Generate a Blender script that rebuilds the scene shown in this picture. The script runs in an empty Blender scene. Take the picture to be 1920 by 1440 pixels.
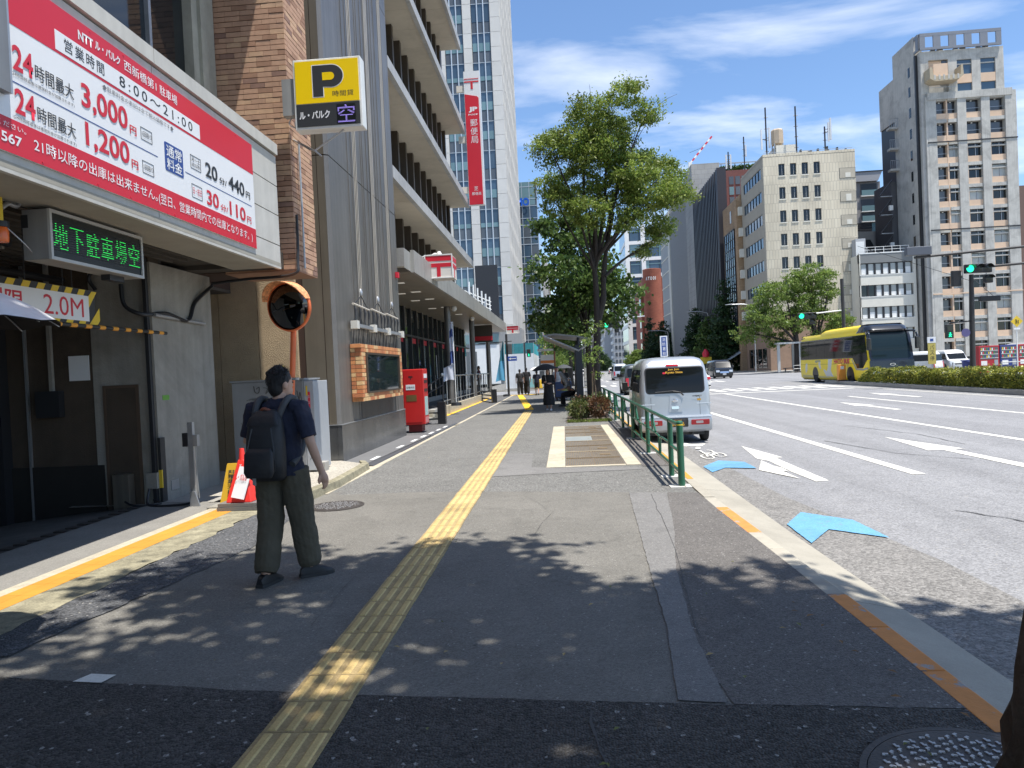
import bpy, bmesh, math, random
import numpy as np
from mathutils import Vector, Matrix
R = math.radians
random.seed(7)
scene = bpy.context.scene
COL = scene.collection
# ---------------------------------------------------------------- camera
cd = bpy.data.cameras.new('camera'); cam = bpy.data.objects.new('camera', cd); COL.objects.link(cam)
cd.sensor_fit = 'HORIZONTAL'; cd.sensor_width = 36.0; cd.lens = 36.0 * 1340 / 1920
cd.clip_start = 0.05; cd.clip_end = 3000
cam.location = (0, 0, 1.6)
cam.rotation_mode = 'XYZ'
cam.rotation_euler = (Matrix.Rotation(math.atan(98 / 1340), 3, 'Z') @ Matrix.Rotation(math.pi / 2 - math.atan(23.5 / 1340), 3, 'X')
                      @ Matrix.Rotation(-0.046, 3, 'Z')).to_euler()
scene.camera = cam
# ---------------------------------------------------------------- sky and sun
SUN_TO = Vector((0.255, -0.185, 1.0)).normalized()      # direction towards the sun
elev = math.asin(SUN_TO.z); azim = math.atan2(SUN_TO.x, SUN_TO.y)
world = bpy.data.worlds.new('World'); scene.world = world; world.use_nodes = True
wn = world.node_tree.nodes; wl = world.node_tree.links
bg = wn['Background']
sky = wn.new('ShaderNodeTexSky'); sky.sky_type = 'NISHITA'; sky.sun_disc = False
sky.sun_elevation = elev; sky.sun_rotation = azim; sky.air_density = 1.0; sky.dust_density = 0.25; sky.ozone_density = 3.0; sky.altitude = 0
tc = wn.new('ShaderNodeTexCoord')
sep = wn.new('ShaderNodeSeparateXYZ'); wl.new(tc.outputs['Generated'], sep.inputs[0])
zz = wn.new('ShaderNodeMath'); zz.operation = 'ADD'; zz.inputs[1].default_value = 0.16; wl.new(sep.outputs['Z'], zz.inputs[0])
zm = wn.new('ShaderNodeMath'); zm.operation = 'MAXIMUM'; zm.inputs[1].default_value = 0.05; wl.new(zz.outputs[0], zm.inputs[0])
dv = wn.new('ShaderNodeVectorMath'); dv.operation = 'DIVIDE'; wl.new(tc.outputs['Generated'], dv.inputs[0])
cmb = wn.new('ShaderNodeCombineXYZ'); cmb.inputs[2].default_value = 1e6
wl.new(zm.outputs[0], cmb.inputs[0]); wl.new(zm.outputs[0], cmb.inputs[1]); wl.new(cmb.outputs[0], dv.inputs[1])
mp = wn.new('ShaderNodeMapping'); mp.inputs['Location'].default_value = (3.1, 1.4, 0); mp.inputs['Rotation'].default_value = (0, 0, R(28))
mp.inputs['Scale'].default_value = (0.8, 1.75, 1)
wl.new(dv.outputs[0], mp.inputs[0])
nz = wn.new('ShaderNodeTexNoise'); nz.inputs['Scale'].default_value = 1.5; nz.inputs['Detail'].default_value = 9; nz.inputs['Roughness'].default_value = 0.55
nz.inputs['Distortion'].default_value = 0.35; wl.new(mp.outputs[0], nz.inputs['Vector'])
cr = wn.new('ShaderNodeValToRGB'); cr.color_ramp.elements[0].position = 0.495; cr.color_ramp.elements[1].position = 0.83
cr.color_ramp.elements[0].color = (0, 0, 0, 1); cr.color_ramp.elements[1].color = (0.92, 0.92, 0.92, 1)
wl.new(nz.outputs['Fac'], cr.inputs[0])
mx = wn.new('ShaderNodeMix'); mx.data_type = 'RGBA'
wl.new(cr.outputs[0], mx.inputs[0])
tint = wn.new('ShaderNodeMix'); tint.data_type = 'RGBA'; tint.blend_type = 'MULTIPLY'; tint.inputs[0].default_value = 1.0
tint.inputs[7].default_value = (1.10, 1.20, 1.30, 1); wl.new(sky.outputs[0], tint.inputs[6])
wl.new(tint.outputs[2], mx.inputs[6]); mx.inputs[7].default_value = (9.2, 9.5, 9.9, 1)
wl.new(mx.outputs[2], bg.inputs[0]); bg.inputs[1].default_value = 0.104
sl = bpy.data.lights.new('sun', 'SUN'); sl.energy = 4.9; sl.angle = R(0.53); sl.color = (1.0, 0.955, 0.885)
so = bpy.data.objects.new('sun', sl); COL.objects.link(so); so.rotation_euler = SUN_TO.to_track_quat('Z', 'Y').to_euler()
so.location = (0, 0, 60)
scene.view_settings.view_transform = 'Standard'; scene.view_settings.look = 'None'
scene.view_settings.exposure = 0.6; scene.view_settings.gamma = 1.0
scene.view_settings.use_curve_mapping = False
scene.render.engine = 'CYCLES'
scene.cycles.max_bounces = 6; scene.cycles.diffuse_bounces = 3; scene.cycles.glossy_bounces = 3
scene.cycles.transparent_max_bounces = 8; scene.cycles.sample_clamp_indirect = 4.0
# ---------------------------------------------------------------- materials
MATS = {}
def mat(name, col, rough=0.6, metal=0.0, var=0.0, vs=2.0, bump=0.0, bs=40.0, spec=0.5, emit=None, es=1.0, rnd=0.0, stain=0.0,
        streak=0.0, coat=0.0, speck=0.0, sps=90.0, stretch=None):
    """procedural material: base colour, large mottling, per-object variation, vertical streaks, specks, fine relief"""
    if name in MATS: return MATS[name]
    m = bpy.data.materials.new(name); m.use_nodes = True; MATS[name] = m
    nt = m.node_tree; N = nt.nodes; L = nt.links; b = N['Principled BSDF']
    b.inputs['Roughness'].default_value = rough; b.inputs['Metallic'].default_value = metal
    b.inputs['Specular IOR Level'].default_value = spec
    if coat: b.inputs['Coat Weight'].default_value = coat; b.inputs['Coat Roughness'].default_value = 0.06
    c4 = (col[0], col[1], col[2], 1)
    b.inputs['Base Color'].default_value = c4
    if emit: b.inputs['Emission Color'].default_value = (*emit, 1); b.inputs['Emission Strength'].default_value = es
    geo = None; out = None
    def pos():
        nonlocal geo
        if geo is None:
            geo = N.new('ShaderNodeNewGeometry')
        return geo.outputs['Position']
    def chain(fac_socket, lo, hi):
        nonlocal out
        mr = N.new('ShaderNodeMapRange'); mr.inputs['To Min'].default_value = lo; mr.inputs['To Max'].default_value = hi
        L.new(fac_socket, mr.inputs['Value'])
        mm = N.new('ShaderNodeMix'); mm.data_type = 'RGBA'; mm.blend_type = 'MULTIPLY'; mm.inputs[0].default_value = 1.0
        if out is None: mm.inputs[6].default_value = c4
        else: L.new(out, mm.inputs[6])
        L.new(mr.outputs[0], mm.inputs[7]); out = mm.outputs[2]
        return mr
    if var:
        n = N.new('ShaderNodeTexNoise'); n.inputs['Scale'].default_value = vs; n.inputs['Detail'].default_value = 6; n.inputs['Roughness'].default_value = 0.65
        if stretch:
            mpn = N.new('ShaderNodeMapping'); mpn.inputs['Scale'].default_value = stretch; L.new(pos(), mpn.inputs[0]); L.new(mpn.outputs[0], n.inputs['Vector'])
        else: L.new(pos(), n.inputs['Vector'])
        mr = chain(n.outputs['Fac'], 1 - var, 1 + var); mr.inputs['From Min'].default_value = 0.3; mr.inputs['From Max'].default_value = 0.7
    if streak:
        n = N.new('ShaderNodeTexNoise'); n.inputs['Scale'].default_value = 1.0; n.inputs['Detail'].default_value = 4
        mpn = N.new('ShaderNodeMapping'); mpn.inputs['Scale'].default_value = (9, 9, 0.35); L.new(pos(), mpn.inputs[0]); L.new(mpn.outputs[0], n.inputs['Vector'])
        mr = chain(n.outputs['Fac'], 1 - streak, 1 + streak * 0.5); mr.inputs['From Min'].default_value = 0.3; mr.inputs['From Max'].default_value = 0.7
    if stain:
        n = N.new('ShaderNodeTexNoise'); n.inputs['Scale'].default_value = 0.55; n.inputs['Detail'].default_value = 7; n.inputs['Roughness'].default_value = 0.7; n.inputs['Distortion'].default_value = 0.6
        L.new(pos(), n.inputs['Vector'])
        mr = chain(n.outputs['Fac'], 1 - stain, 1.0); mr.inputs['From Min'].default_value = 0.36; mr.inputs['From Max'].default_value = 0.52
    if rnd:
        oi = N.new('ShaderNodeObjectInfo'); chain(oi.outputs['Random'], 1 - rnd, 1 + rnd)
    if speck:
        v = N.new('ShaderNodeTexVoronoi'); v.inputs['Scale'].default_value = sps; L.new(pos(), v.inputs['Vector'])
        s2 = N.new('ShaderNodeSeparateColor'); L.new(v.outputs['Color'], s2.inputs[0])
        chain(s2.outputs[0], 1 - speck, 1 + speck)
    if out is not None: L.new(out, b.inputs['Base Color'])
    if bump:
        n = N.new('ShaderNodeTexNoise'); n.inputs['Scale'].default_value = bs; n.inputs['Detail'].default_value = 5; L.new(pos(), n.inputs['Vector'])
        bp = N.new('ShaderNodeBump'); bp.inputs['Strength'].default_value = bump; bp.inputs['Distance'].default_value = 0.02
        L.new(n.outputs['Fac'], bp.inputs['Height']); L.new(bp.outputs[0], b.inputs['Normal'])
    return m
def asphalt(name, col, grain=60.0, contrast=0.5, relief=0.6, white=0.02, var=0.12, vs=0.7, rough=0.85, band=0.0, oil=0.12):
    m = bpy.data.materials.new(name); m.use_nodes = True; MATS[name] = m
    nt = m.node_tree; N = nt.nodes; L = nt.links; b = N['Principled BSDF']; b.inputs['Roughness'].default_value = rough; b.inputs['Specular IOR Level'].default_value = 0.35
    geo = N.new('ShaderNodeNewGeometry'); P = geo.outputs['Position']
    v = N.new('ShaderNodeTexVoronoi'); v.inputs['Scale'].default_value = grain; L.new(P, v.inputs['Vector'])
    sc_ = N.new('ShaderNodeSeparateColor'); L.new(v.outputs['Color'], sc_.inputs[0])
    mr = N.new('ShaderNodeMapRange'); mr.inputs['To Min'].default_value = 1 - contrast; mr.inputs['To Max'].default_value = 1 + contrast; L.new(sc_.outputs[0], mr.inputs[0])
    n = N.new('ShaderNodeTexNoise'); n.inputs['Scale'].default_value = vs; n.inputs['Detail'].default_value = 8; n.inputs['Roughness'].default_value = 0.7; L.new(P, n.inputs['Vector'])
    mr2 = N.new('ShaderNodeMapRange'); mr2.inputs['From Min'].default_value = 0.3; mr2.inputs['From Max'].default_value = 0.7
    mr2.inputs['To Min'].default_value = 1 - var; mr2.inputs['To Max'].default_value = 1 + var; L.new(n.outputs['Fac'], mr2.inputs[0])
    mul = N.new('ShaderNodeMath'); mul.operation = 'MULTIPLY'; L.new(mr.outputs[0], mul.inputs[0]); L.new(mr2.outputs[0], mul.inputs[1])
    def more(scale, vec, lo, hi, f0, f1, det):
        nonlocal mul
        q = N.new('ShaderNodeTexNoise'); q.inputs['Scale'].default_value = scale; q.inputs['Detail'].default_value = det; q.inputs['Roughness'].default_value = 0.6
        mq = N.new('ShaderNodeMapping'); mq.inputs['Scale'].default_value = vec; L.new(P, mq.inputs[0]); L.new(mq.outputs[0], q.inputs['Vector'])
        r_ = N.new('ShaderNodeMapRange'); r_.inputs['From Min'].default_value = f0; r_.inputs['From Max'].default_value = f1; r_.inputs['To Min'].default_value = lo; r_.inputs['To Max'].default_value = hi; L.new(q.outputs['Fac'], r_.inputs[0])
        m2 = N.new('ShaderNodeMath'); m2.operation = 'MULTIPLY'; L.new(mul.outputs[0], m2.inputs[0]); L.new(r_.outputs[0], m2.inputs[1]); mul = m2
    if band: more(1.0, (1.15, 0.018, 1), 1 - band, 1 + band, .35, .65, 3)
    if oil: more(1.0, (3.1, 3.1, 1), 1 - oil, 1.0, .36, .46, 4); more(1.0, (14, 14, 1), 1 - oil, 1.0, .28, .36, 2)
    mc = N.new('ShaderNodeMix'); mc.data_type = 'RGBA'; mc.blend_type = 'MULTIPLY'; mc.inputs[0].default_value = 1; mc.inputs[6].default_value = (*col, 1); L.new(mul.outputs[0], mc.inputs[7])
    v2 = N.new('ShaderNodeTexVoronoi'); v2.inputs['Scale'].default_value = grain * 0.8; L.new(P, v2.inputs['Vector'])
    s2 = N.new('ShaderNodeSeparateColor'); L.new(v2.outputs['Color'], s2.inputs[0])
    gt = N.new('ShaderNodeMath'); gt.operation = 'GREATER_THAN'; gt.inputs[1].default_value = 1 - white; L.new(s2.outputs[1], gt.inputs[0])
    mw = N.new('ShaderNodeMix'); mw.data_type = 'RGBA'; L.new(gt.outputs[0], mw.inputs[0]); L.new(mc.outputs[2], mw.inputs[6]); mw.inputs[7].default_value = (0.30, 0.29, 0.27, 1)
    L.new(mw.outputs[2], b.inputs['Base Color'])
    bp = N.new('ShaderNodeBump'); bp.inputs['Strength'].default_value = relief; bp.inputs['Distance'].default_value = 0.012
    L.new(v.outputs['Distance'], bp.inputs['Height']); bp.invert = True; L.new(bp.outputs[0], b.inputs['Normal'])
    return m
def leafmat(name, c1, c2, trans=0.35):
    m = bpy.data.materials.new(name); m.use_nodes = True; MATS[name] = m
    nt = m.node_tree; N = nt.nodes; L = nt.links; b = N['Principled BSDF']; b.inputs['Roughness'].default_value = 0.45; b.inputs['Specular IOR Level'].default_value = 0.35
    geo = N.new('ShaderNodeNewGeometry')
    cr = N.new('ShaderNodeMix'); cr.data_type = 'RGBA'; cr.inputs[6].default_value = (*c1, 1); cr.inputs[7].default_value = (*c2, 1); L.new(geo.outputs['Random Per Island'], cr.inputs[0])
    n = N.new('ShaderNodeTexNoise'); n.inputs['Scale'].default_value = 1.3; n.inputs['Detail'].default_value = 3; L.new(geo.outputs['Position'], n.inputs['Vector'])
    mr = N.new('ShaderNodeMapRange'); mr.inputs['From Min'].default_value = 0.35; mr.inputs['From Max'].default_value = 0.65; mr.inputs['To Min'].default_value = 0.65; mr.inputs['To Max'].default_value = 1.35; L.new(n.outputs['Fac'], mr.inputs[0])
    mm = N.new('ShaderNodeMix'); mm.data_type = 'RGBA'; mm.blend_type = 'MULTIPLY'; mm.inputs[0].default_value = 1; L.new(cr.outputs[2], mm.inputs[6]); L.new(mr.outputs[0], mm.inputs[7])
    L.new(mm.outputs[2], b.inputs['Base Color'])
    t = N.new('ShaderNodeBsdfTranslucent'); L.new(mm.outputs[2], t.inputs[0])
    ms = N.new('ShaderNodeMixShader'); ms.inputs[0].default_value = trans; L.new(b.outputs[0], ms.inputs[1]); L.new(t.outputs[0], ms.inputs[2])
    L.new(ms.outputs[0], N['Material Output'].inputs[0])
    return m
# ---------------------------------------------------------------- object helpers
def V(*a): return Vector(a)
def empty(name, loc=(0, 0, 0), rz=0.0):
    o = bpy.data.objects.new(name, None); COL.objects.link(o); o.location = loc; o.rotation_euler = (0, 0, rz); o.empty_display_size = 0.2
    return o
def tag(o, label=None, cat=None, group=None, kind=None):
    if label: o['label'] = label
    if cat: o['category'] = cat
    if group: o['group'] = group
    if kind: o['kind'] = kind
    return o
def thing(name, label, cat, loc=(0, 0, 0), rz=0.0, group=None):
    return tag(empty(name, loc, rz), label, cat, group)
def link(name, me, parent=None, loc=None, rz=None, scale=None):
    o = bpy.data.objects.new(name, me); COL.objects.link(o)
    if parent is not None: o.parent = parent
    if loc is not None: o.location = loc
    if rz is not None: o.rotation_euler = (0, 0, rz)
    if scale is not None: o.scale = scale
    return o
def copy_tree(o, parent=None):
    c = o.copy(); COL.objects.link(c); c.parent = parent
    for ch in o.children: copy_tree(ch, c)
    return c
UNIT = {}
def unit(m):
    if m.name not in UNIT:
        me = bpy.data.meshes.new('box_' + m.name)
        v = [(x, y, z) for z in (-.5, .5) for y in (-.5, .5) for x in (-.5, .5)]
        me.from_pydata(v, [], [(0, 2, 3, 1), (4, 5, 7, 6), (0, 1, 5, 4), (2, 6, 7, 3), (0, 4, 6, 2), (1, 3, 7, 5)]); me.materials.append(m); UNIT[m.name] = me
    return UNIT[m.name]
def slab(name, m, parent, x0, y0, z0, x1, y1, z1, rz=0.0):
    """a box piece sharing one unit mesh per material"""
    return link(name, unit(m), parent, ((x0 + x1) / 2, (y0 + y1) / 2, (z0 + z1) / 2), rz, (abs(x1 - x0), abs(y1 - y0), abs(z1 - z0)))
class MB:
    def __init__(s): s.v = []; s.f = []
    def add(s, vs, fs):
        b = len(s.v); s.v += [tuple(v) for v in vs]; s.f += [tuple(i + b for i in f) for f in fs]; return s
    def box(s, x0, y0, z0, x1, y1, z1):
        v = [(x, y, z) for z in (z0, z1) for y in (y0, y1) for x in (x0, x1)]
        return s.add(v, [(0, 2, 3, 1), (4, 5, 7, 6), (0, 1, 5, 4), (2, 6, 7, 3), (0, 4, 6, 2), (1, 3, 7, 5)])
    def obox(s, c, size, rot):
        b = len(s.v); hx, hy, hz = size[0] / 2, size[1] / 2, size[2] / 2; c = Vector(c)
        v = [c + rot @ Vector((x, y, z)) for z in (-hz, hz) for y in (-hy, hy) for x in (-hx, hx)]
        return s.add(v, [(0, 2, 3, 1), (4, 5, 7, 6), (0, 1, 5, 4), (2, 6, 7, 3), (0, 4, 6, 2), (1, 3, 7, 5)])
    def loft(s, rings, cap0=True, cap1=True, closed=True):
        b = len(s.v); n = len(rings[0])
        for r in rings: s.v += [tuple(p) for p in r]
        for i in range(len(rings) - 1):
            for j in range(n if closed else n - 1):
                a, c = b + i * n, b + (i + 1) * n; k = (j + 1) % n
                s.f.append((a + j, a + k, c + k, c + j))
        if cap0: s.f.append(tuple(b + j for j in reversed(range(n))))
        if cap1: s.f.append(tuple(b + (len(rings) - 1) * n + j for j in range(n)))
        return s
    def tube(s, pts, r, n=8, cap=True):
        pts = [Vector(p) for p in pts]; rs = r if isinstance(r, (list, tuple)) else [r] * len(pts)
        rings = []; up = None
        for i, p in enumerate(pts):
            d = (pts[min(i + 1, len(pts) - 1)] - pts[max(i - 1, 0)])
            if d.length < 1e-9: d = Vector((0, 0, 1))
            d.normalize()
            if up is None: up = d.orthogonal().normalized()
            else:
                up = (up - d * up.dot(d))
                up = d.orthogonal().normalized() if up.length < 1e-6 else up.normalized()
            w = d.cross(up)
            rings.append([p + (up * math.cos(2 * math.pi * k / n) + w * math.sin(2 * math.pi * k / n)) * rs[i] for k in range(n)])
        return s.loft(rings, cap, cap)
    def cyl(s, p0, p1, r0, r1=None, n=12): return s.tube([p0, p1], [r0, r0 if r1 is None else r1], n)
    def lathe(s, prof, n=24, c=(0, 0, 0), cap=True):
        rings = [[(c[0] + r * math.cos(2 * math.pi * k / n), c[1] + r * math.sin(2 * math.pi * k / n), c[2] + z) for k in range(n)] for r, z in prof]
        return s.loft(rings, cap, cap)
    def prism(s, poly, axis, a, b):
        """extrude a 2D outline along an axis: x -> (y,z) outline, y -> (x,z), z -> (x,y)"""
        def P(u, w, t): return {'x': (t, u, w), 'y': (u, t, w), 'z': (u, w, t)}[axis]
        return s.loft([[P(u, w, a) for u, w in poly], [P(u, w, b) for u, w in poly]])
    def quad(s, *p): return s.add(p, [tuple(range(len(p)))])
    def build(s, name, m, parent=None, smooth=None, bevel=0.0, seg=2, loc=None, rz=None):
        me = bpy.data.meshes.new(name); me.from_pydata(s.v, [], s.f); me.update()
        bm = bmesh.new(); bm.from_mesh(me); bmesh.ops.recalc_face_normals(bm, faces=bm.faces); bm.to_mesh(me); bm.free()
        for mm in (m if isinstance(m, (list, tuple)) else [m]): me.materials.append(mm)
        if smooth is not None:
            me.polygons.foreach_set('use_smooth', [True] * len(me.polygons)); me.set_sharp_from_angle(angle=R(smooth))
        o = link(name, me, parent, loc, rz)
        if bevel:
            md = o.modifiers.new('bevel', 'BEVEL'); md.width = bevel; md.segments = seg; md.limit_method = 'ANGLE'; md.angle_limit = R(35)
            md.harden_normals = True
            me.polygons.foreach_set('use_smooth', [True] * len(me.polygons)); me.set_sharp_from_angle(angle=R(40))
        return o
RAG = {'worn_asphalt_strip', 'brown_asphalt', 'trench_repair', 'faded_patch', 'asphalt_apron', 'blue_chevron', 'turn_arrow', 'straight_arrow', 'white_fleck'}
def sheet(name, m, poly, z, parent=None, kind='structure'):
    if name in RAG:
        q = []; amp = .004 if 'arrow' in name or 'chev' in name else .005
        for a, b in zip(poly, poly[1:] + poly[:1]):
            n_ = max(1, min(60, int(math.hypot(b[0] - a[0], b[1] - a[1]) / .07)))
            q += [(a[0] + (b[0] - a[0]) * i / n_ + (random.uniform(-amp, amp) if i else 0), a[1] + (b[1] - a[1]) * i / n_ + (random.uniform(-amp, amp) if i else 0)) for i in range(n_)]
        poly = q
    me = bpy.data.meshes.new(name); me.from_pydata([(p[0], p[1], p[2] if len(p) > 2 else z) for p in poly], [], [tuple(range(len(poly)))])
    bm = bmesh.new(); bm.from_mesh(me); bmesh.ops.triangulate(bm, faces=bm.faces)
    for f in bm.faces:
        if f.normal.z < 0: f.normal_flip()
    bm.to_mesh(me); bm.free(); me.materials.append(m)
    o = link(name, me, parent)
    if parent is None and kind: o['kind'] = kind
    return o
# flat lettering: glyph outlines turned into a thin mesh
_tc = bpy.data.curves.new('glyphs', 'FONT'); _to = bpy.data.objects.new('glyphs', _tc)
def glyphs(txt, bold=0.0, depth=0.004, spacing=1.0, vertical=False):
    COL.objects.link(_to)
    _tc.body = '\n'.join(txt) if vertical else txt
    _tc.offset = bold; _tc.extrude = depth; _tc.space_character = spacing; _tc.space_line = spacing if vertical else 1.0
    _tc.align_x = 'CENTER' if vertical else 'LEFT'; _tc.resolution_u = 3
    bpy.context.view_layer.update()
    me = bpy.data.meshes.new_from_object(_to.evaluated_get(bpy.context.evaluated_depsgraph_get()))
    COL.objects.unlink(_to)
    me.name = 'lettering'
    return me
def lettering(txt, m, parent, o, ux, uz, w, h, name='lettering', bold=0.0, depth=0.003, vertical=False, spacing=1.0):
    """fit text into a w x h box whose lower left corner is o; ux = reading direction, uz = up direction"""
    me = glyphs(txt, bold, 0.0, spacing, vertical)
    n = len(me.vertices); co = np.empty(n * 3); me.vertices.foreach_get('co', co); co = co.reshape(-1, 3)
    lo, hi = co.min(0), co.max(0); sc = np.array([w / max(hi[0] - lo[0], 1e-6), h / max(hi[1] - lo[1], 1e-6)])
    ux = np.array(ux, float); uz = np.array(uz, float); nn = np.cross(ux, uz)
    p = np.array(o, float) + ((co[:, 0] - lo[0]) * sc[0])[:, None] * ux + ((co[:, 1] - lo[1]) * sc[1])[:, None] * uz + nn * depth
    me.vertices.foreach_set('co', p.ravel()); me.materials.clear(); me.materials.append(m); me.update()
    return link(name, me, parent)
def smoothcurve(p, k=6):
    """Catmull-Rom through points"""
    p = [Vector(q) for q in p]; out = []
    for i in range(len(p) - 1):
        a, b, c, d = p[max(i - 1, 0)], p[i], p[i + 1], p[min(i + 2, len(p) - 1)]
        for j in range(k):
            t = j / k
            out.append(0.5 * ((2 * b) + (c - a) * t + (2 * a - 5 * b + 4 * c - d) * t * t + (3 * b - 3 * c + d - a) * t ** 3))
    return out + [p[-1]]
def rrect(x0, y0, x1, y1, r, n=5):
    out = []
    for cx, cy, a in ((x1 - r, y1 - r, 0), (x0 + r, y1 - r, 90), (x0 + r, y0 + r, 180), (x1 - r, y0 + r, 270)):
        out += [(cx + r * math.cos(R(a + 90 * i / n)), cy + r * math.sin(R(a + 90 * i / n))) for i in range(n + 1)]
    return out
# shared materials
WHITE = mat('white_paint', (0.78, 0.78, 0.75), 0.45, var=0.05)
BLACK = mat('black_plastic', (0.018, 0.018, 0.020), 0.45)
DARKM = mat('dark_metal', (0.035, 0.036, 0.040), 0.45, 0.3)
STEEL = mat('galvanised_steel', (0.42, 0.43, 0.44), 0.45, 0.7, var=0.12, vs=6)
CHROME = mat('chrome', (0.75, 0.76, 0.78), 0.12, 1.0)
RUBBER = mat('rubber', (0.020, 0.020, 0.021), 0.8, var=0.1, vs=20)
GLASS = mat('dark_glass', (0.012, 0.016, 0.018), 0.04, spec=0.6)
CONC = mat('concrete', (0.34, 0.325, 0.295), 0.85, var=0.10, vs=3, bump=0.15, bs=60, stain=0.18)
RED = mat('red_paint', (0.60, 0.020, 0.045), 0.45, var=0.04)
LAMP_OFF = mat('lens_off', (0.03, 0.035, 0.03), 0.15)
LAMP_GREEN = mat('lens_green', (0.0, 0.4, 0.2), 0.3, emit=(0.02, 1.0, 0.42), es=1.4)
# ================================================================ the ground
A_ROAD = asphalt('road_asphalt', (0.235, 0.235, 0.240), 75, 0.30, 0.35, 0.012, 0.07, 0.5, band=0.10, oil=0.10)
A_ROAD_EDGE = asphalt('road_edge_asphalt', (0.205, 0.197, 0.185), 60, 0.40, 0.5, 0.02, 0.10, 0.7)
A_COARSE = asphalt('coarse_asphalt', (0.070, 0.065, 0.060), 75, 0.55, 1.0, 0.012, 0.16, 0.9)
A_SMOOTH = asphalt('worn_asphalt', (0.168, 0.160, 0.142), 130, 0.28, 0.35, 0.006, 0.16, 0.8)
A_GREY = asphalt('grey_asphalt', (0.166, 0.163, 0.152), 70, 0.45, 0.7, 0.012, 0.10, 0.7)
A_PATCH = asphalt('patch_asphalt', (0.100, 0.102, 0.106), 75, 0.55, 0.8, 0.012, 0.12, 0.9)
A_TRENCH = asphalt('trench_asphalt', (0.185, 0.180, 0.172), 120, 0.22, 0.3, 0.01, 0.12, 0.6)
A_BROWN = asphalt('brown_asphalt', (0.130, 0.121, 0.112), 110, 0.35, 0.4, 0.01, 0.12, 0.7)
A_FORE = asphalt('forecourt_asphalt', (0.115, 0.115, 0.118), 90, 0.35, 0.5, 0.02, 0.10, 0.7)
C_GUT = mat('gutter_concrete', (0.345, 0.32, 0.265), 0.85, var=0.10, vs=2.2, bump=0.12, bs=90, stain=0.16, speck=0.07, sps=160)
C_KERB = mat('kerb_concrete', (0.39, 0.36, 0.295), 0.85, var=0.12, vs=5, bump=0.15, bs=80, rnd=0.06, stain=0.22)
STONE = mat('border_stone', (0.46, 0.41, 0.31), 0.85, var=0.16, vs=6, bump=0.25, bs=60, rnd=0.08, speck=0.10, sps=120)
MOSS = mat('mossy_concrete', (0.27, 0.245, 0.165), 0.9, var=0.35, vs=7, bump=0.35, bs=45, stain=0.35, speck=0.18, sps=90)
GRAVEL = mat('exposed_gravel', (0.40, 0.37, 0.31), 0.9, var=0.10, bump=0.6, bs=110, speck=0.35, sps=70)
def worn(m, thr, c, sc=9):
    nt = m.node_tree; N = nt.nodes; L = nt.links; b = N['Principled BSDF']
    src = b.inputs['Base Color'].links[0].from_socket
    geo = N.new('ShaderNodeNewGeometry'); n = N.new('ShaderNodeTexNoise'); n.inputs['Scale'].default_value = sc; n.inputs['Detail'].default_value = 12; n.inputs['Roughness'].default_value = 0.82
    L.new(geo.outputs['Position'], n.inputs['Vector'])
    r = N.new('ShaderNodeValToRGB'); r.color_ramp.elements[0].position = thr; r.color_ramp.elements[1].position = thr + .06; L.new(n.outputs['Fac'], r.inputs[0])
    mx_ = N.new('ShaderNodeMix'); mx_.data_type = 'RGBA'; L.new(r.outputs[0], mx_.inputs[0]); L.new(src, mx_.inputs[6]); mx_.inputs[7].default_value = (*c, 1)
    L.new(mx_.outputs[2], b.inputs['Base Color']); return m
def orange_paint():
    m = mat('orange_kerb_paint', (0.60, 0.235, 0.055), 0.75, var=0.12, vs=8, bump=0.12, bs=80)
    nt = m.node_tree; N = nt.nodes; L = nt.links; b = N['Principled BSDF']
    src = b.inputs['Base Color'].links[0].from_socket
    geo = N.new('ShaderNodeNewGeometry'); n = N.new('ShaderNodeTexNoise'); n.inputs['Scale'].default_value = 5.5; n.inputs['Detail'].default_value = 9; n.inputs['Roughness'].default_value = 0.75
    L.new(geo.outputs['Position'], n.inputs['Vector'])
    r = N.new('ShaderNodeValToRGB'); r.color_ramp.elements[0].position = 0.565; r.color_ramp.elements[1].position = 0.60; L.new(n.outputs['Fac'], r.inputs[0])
    mx_ = N.new('ShaderNodeMix'); mx_.data_type = 'RGBA'; L.new(r.outputs[0], mx_.inputs[0]); L.new(src, mx_.inputs[6]); mx_.inputs[7].default_value = (0.30, 0.29, 0.27, 1)
    L.new(mx_.outputs[2], b.inputs['Base Color']); return m
ORANGE_K = orange_paint()
YELLOW_T = mat('yellow_tactile', (0.56, 0.405, 0.165), 0.75, var=0.16, vs=4, bump=0.12, bs=120, rnd=0.10, stain=0.25, speck=0.10, sps=140)
YELLOW_D = mat('tactile_shaded_ground', (0.385, 0.285, 0.135), 0.85, var=0.2, vs=5, rnd=0.10, stain=0.3, speck=0.15, sps=120)  # darker than the bars: shade between them put into the colour
YELLOW_B = mat('bright_yellow_tactile', (0.86, 0.52, 0.03), 0.7, var=0.08, vs=4, rnd=0.05, stain=0.12)
ORANGE_T = mat('orange_tactile', (0.56, 0.265, 0.035), 0.75, var=0.08, vs=3, bump=0.1, bs=90, rnd=0.05, stain=0.15)
PAINT = mat('road_paint', (0.72, 0.70, 0.63), 0.7, var=0.07, vs=5, stain=0.16, speck=0.08, sps=120)
BLUEP = mat('blue_road_paint', (0.13, 0.33, 0.53), 0.75, var=0.10, vs=6, stain=0.2, speck=0.16, sps=110)
IRON = mat('cast_iron', (0.075, 0.066, 0.060), 0.6, 0.35, var=0.2, vs=8, bump=0.2, bs=60)

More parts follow.
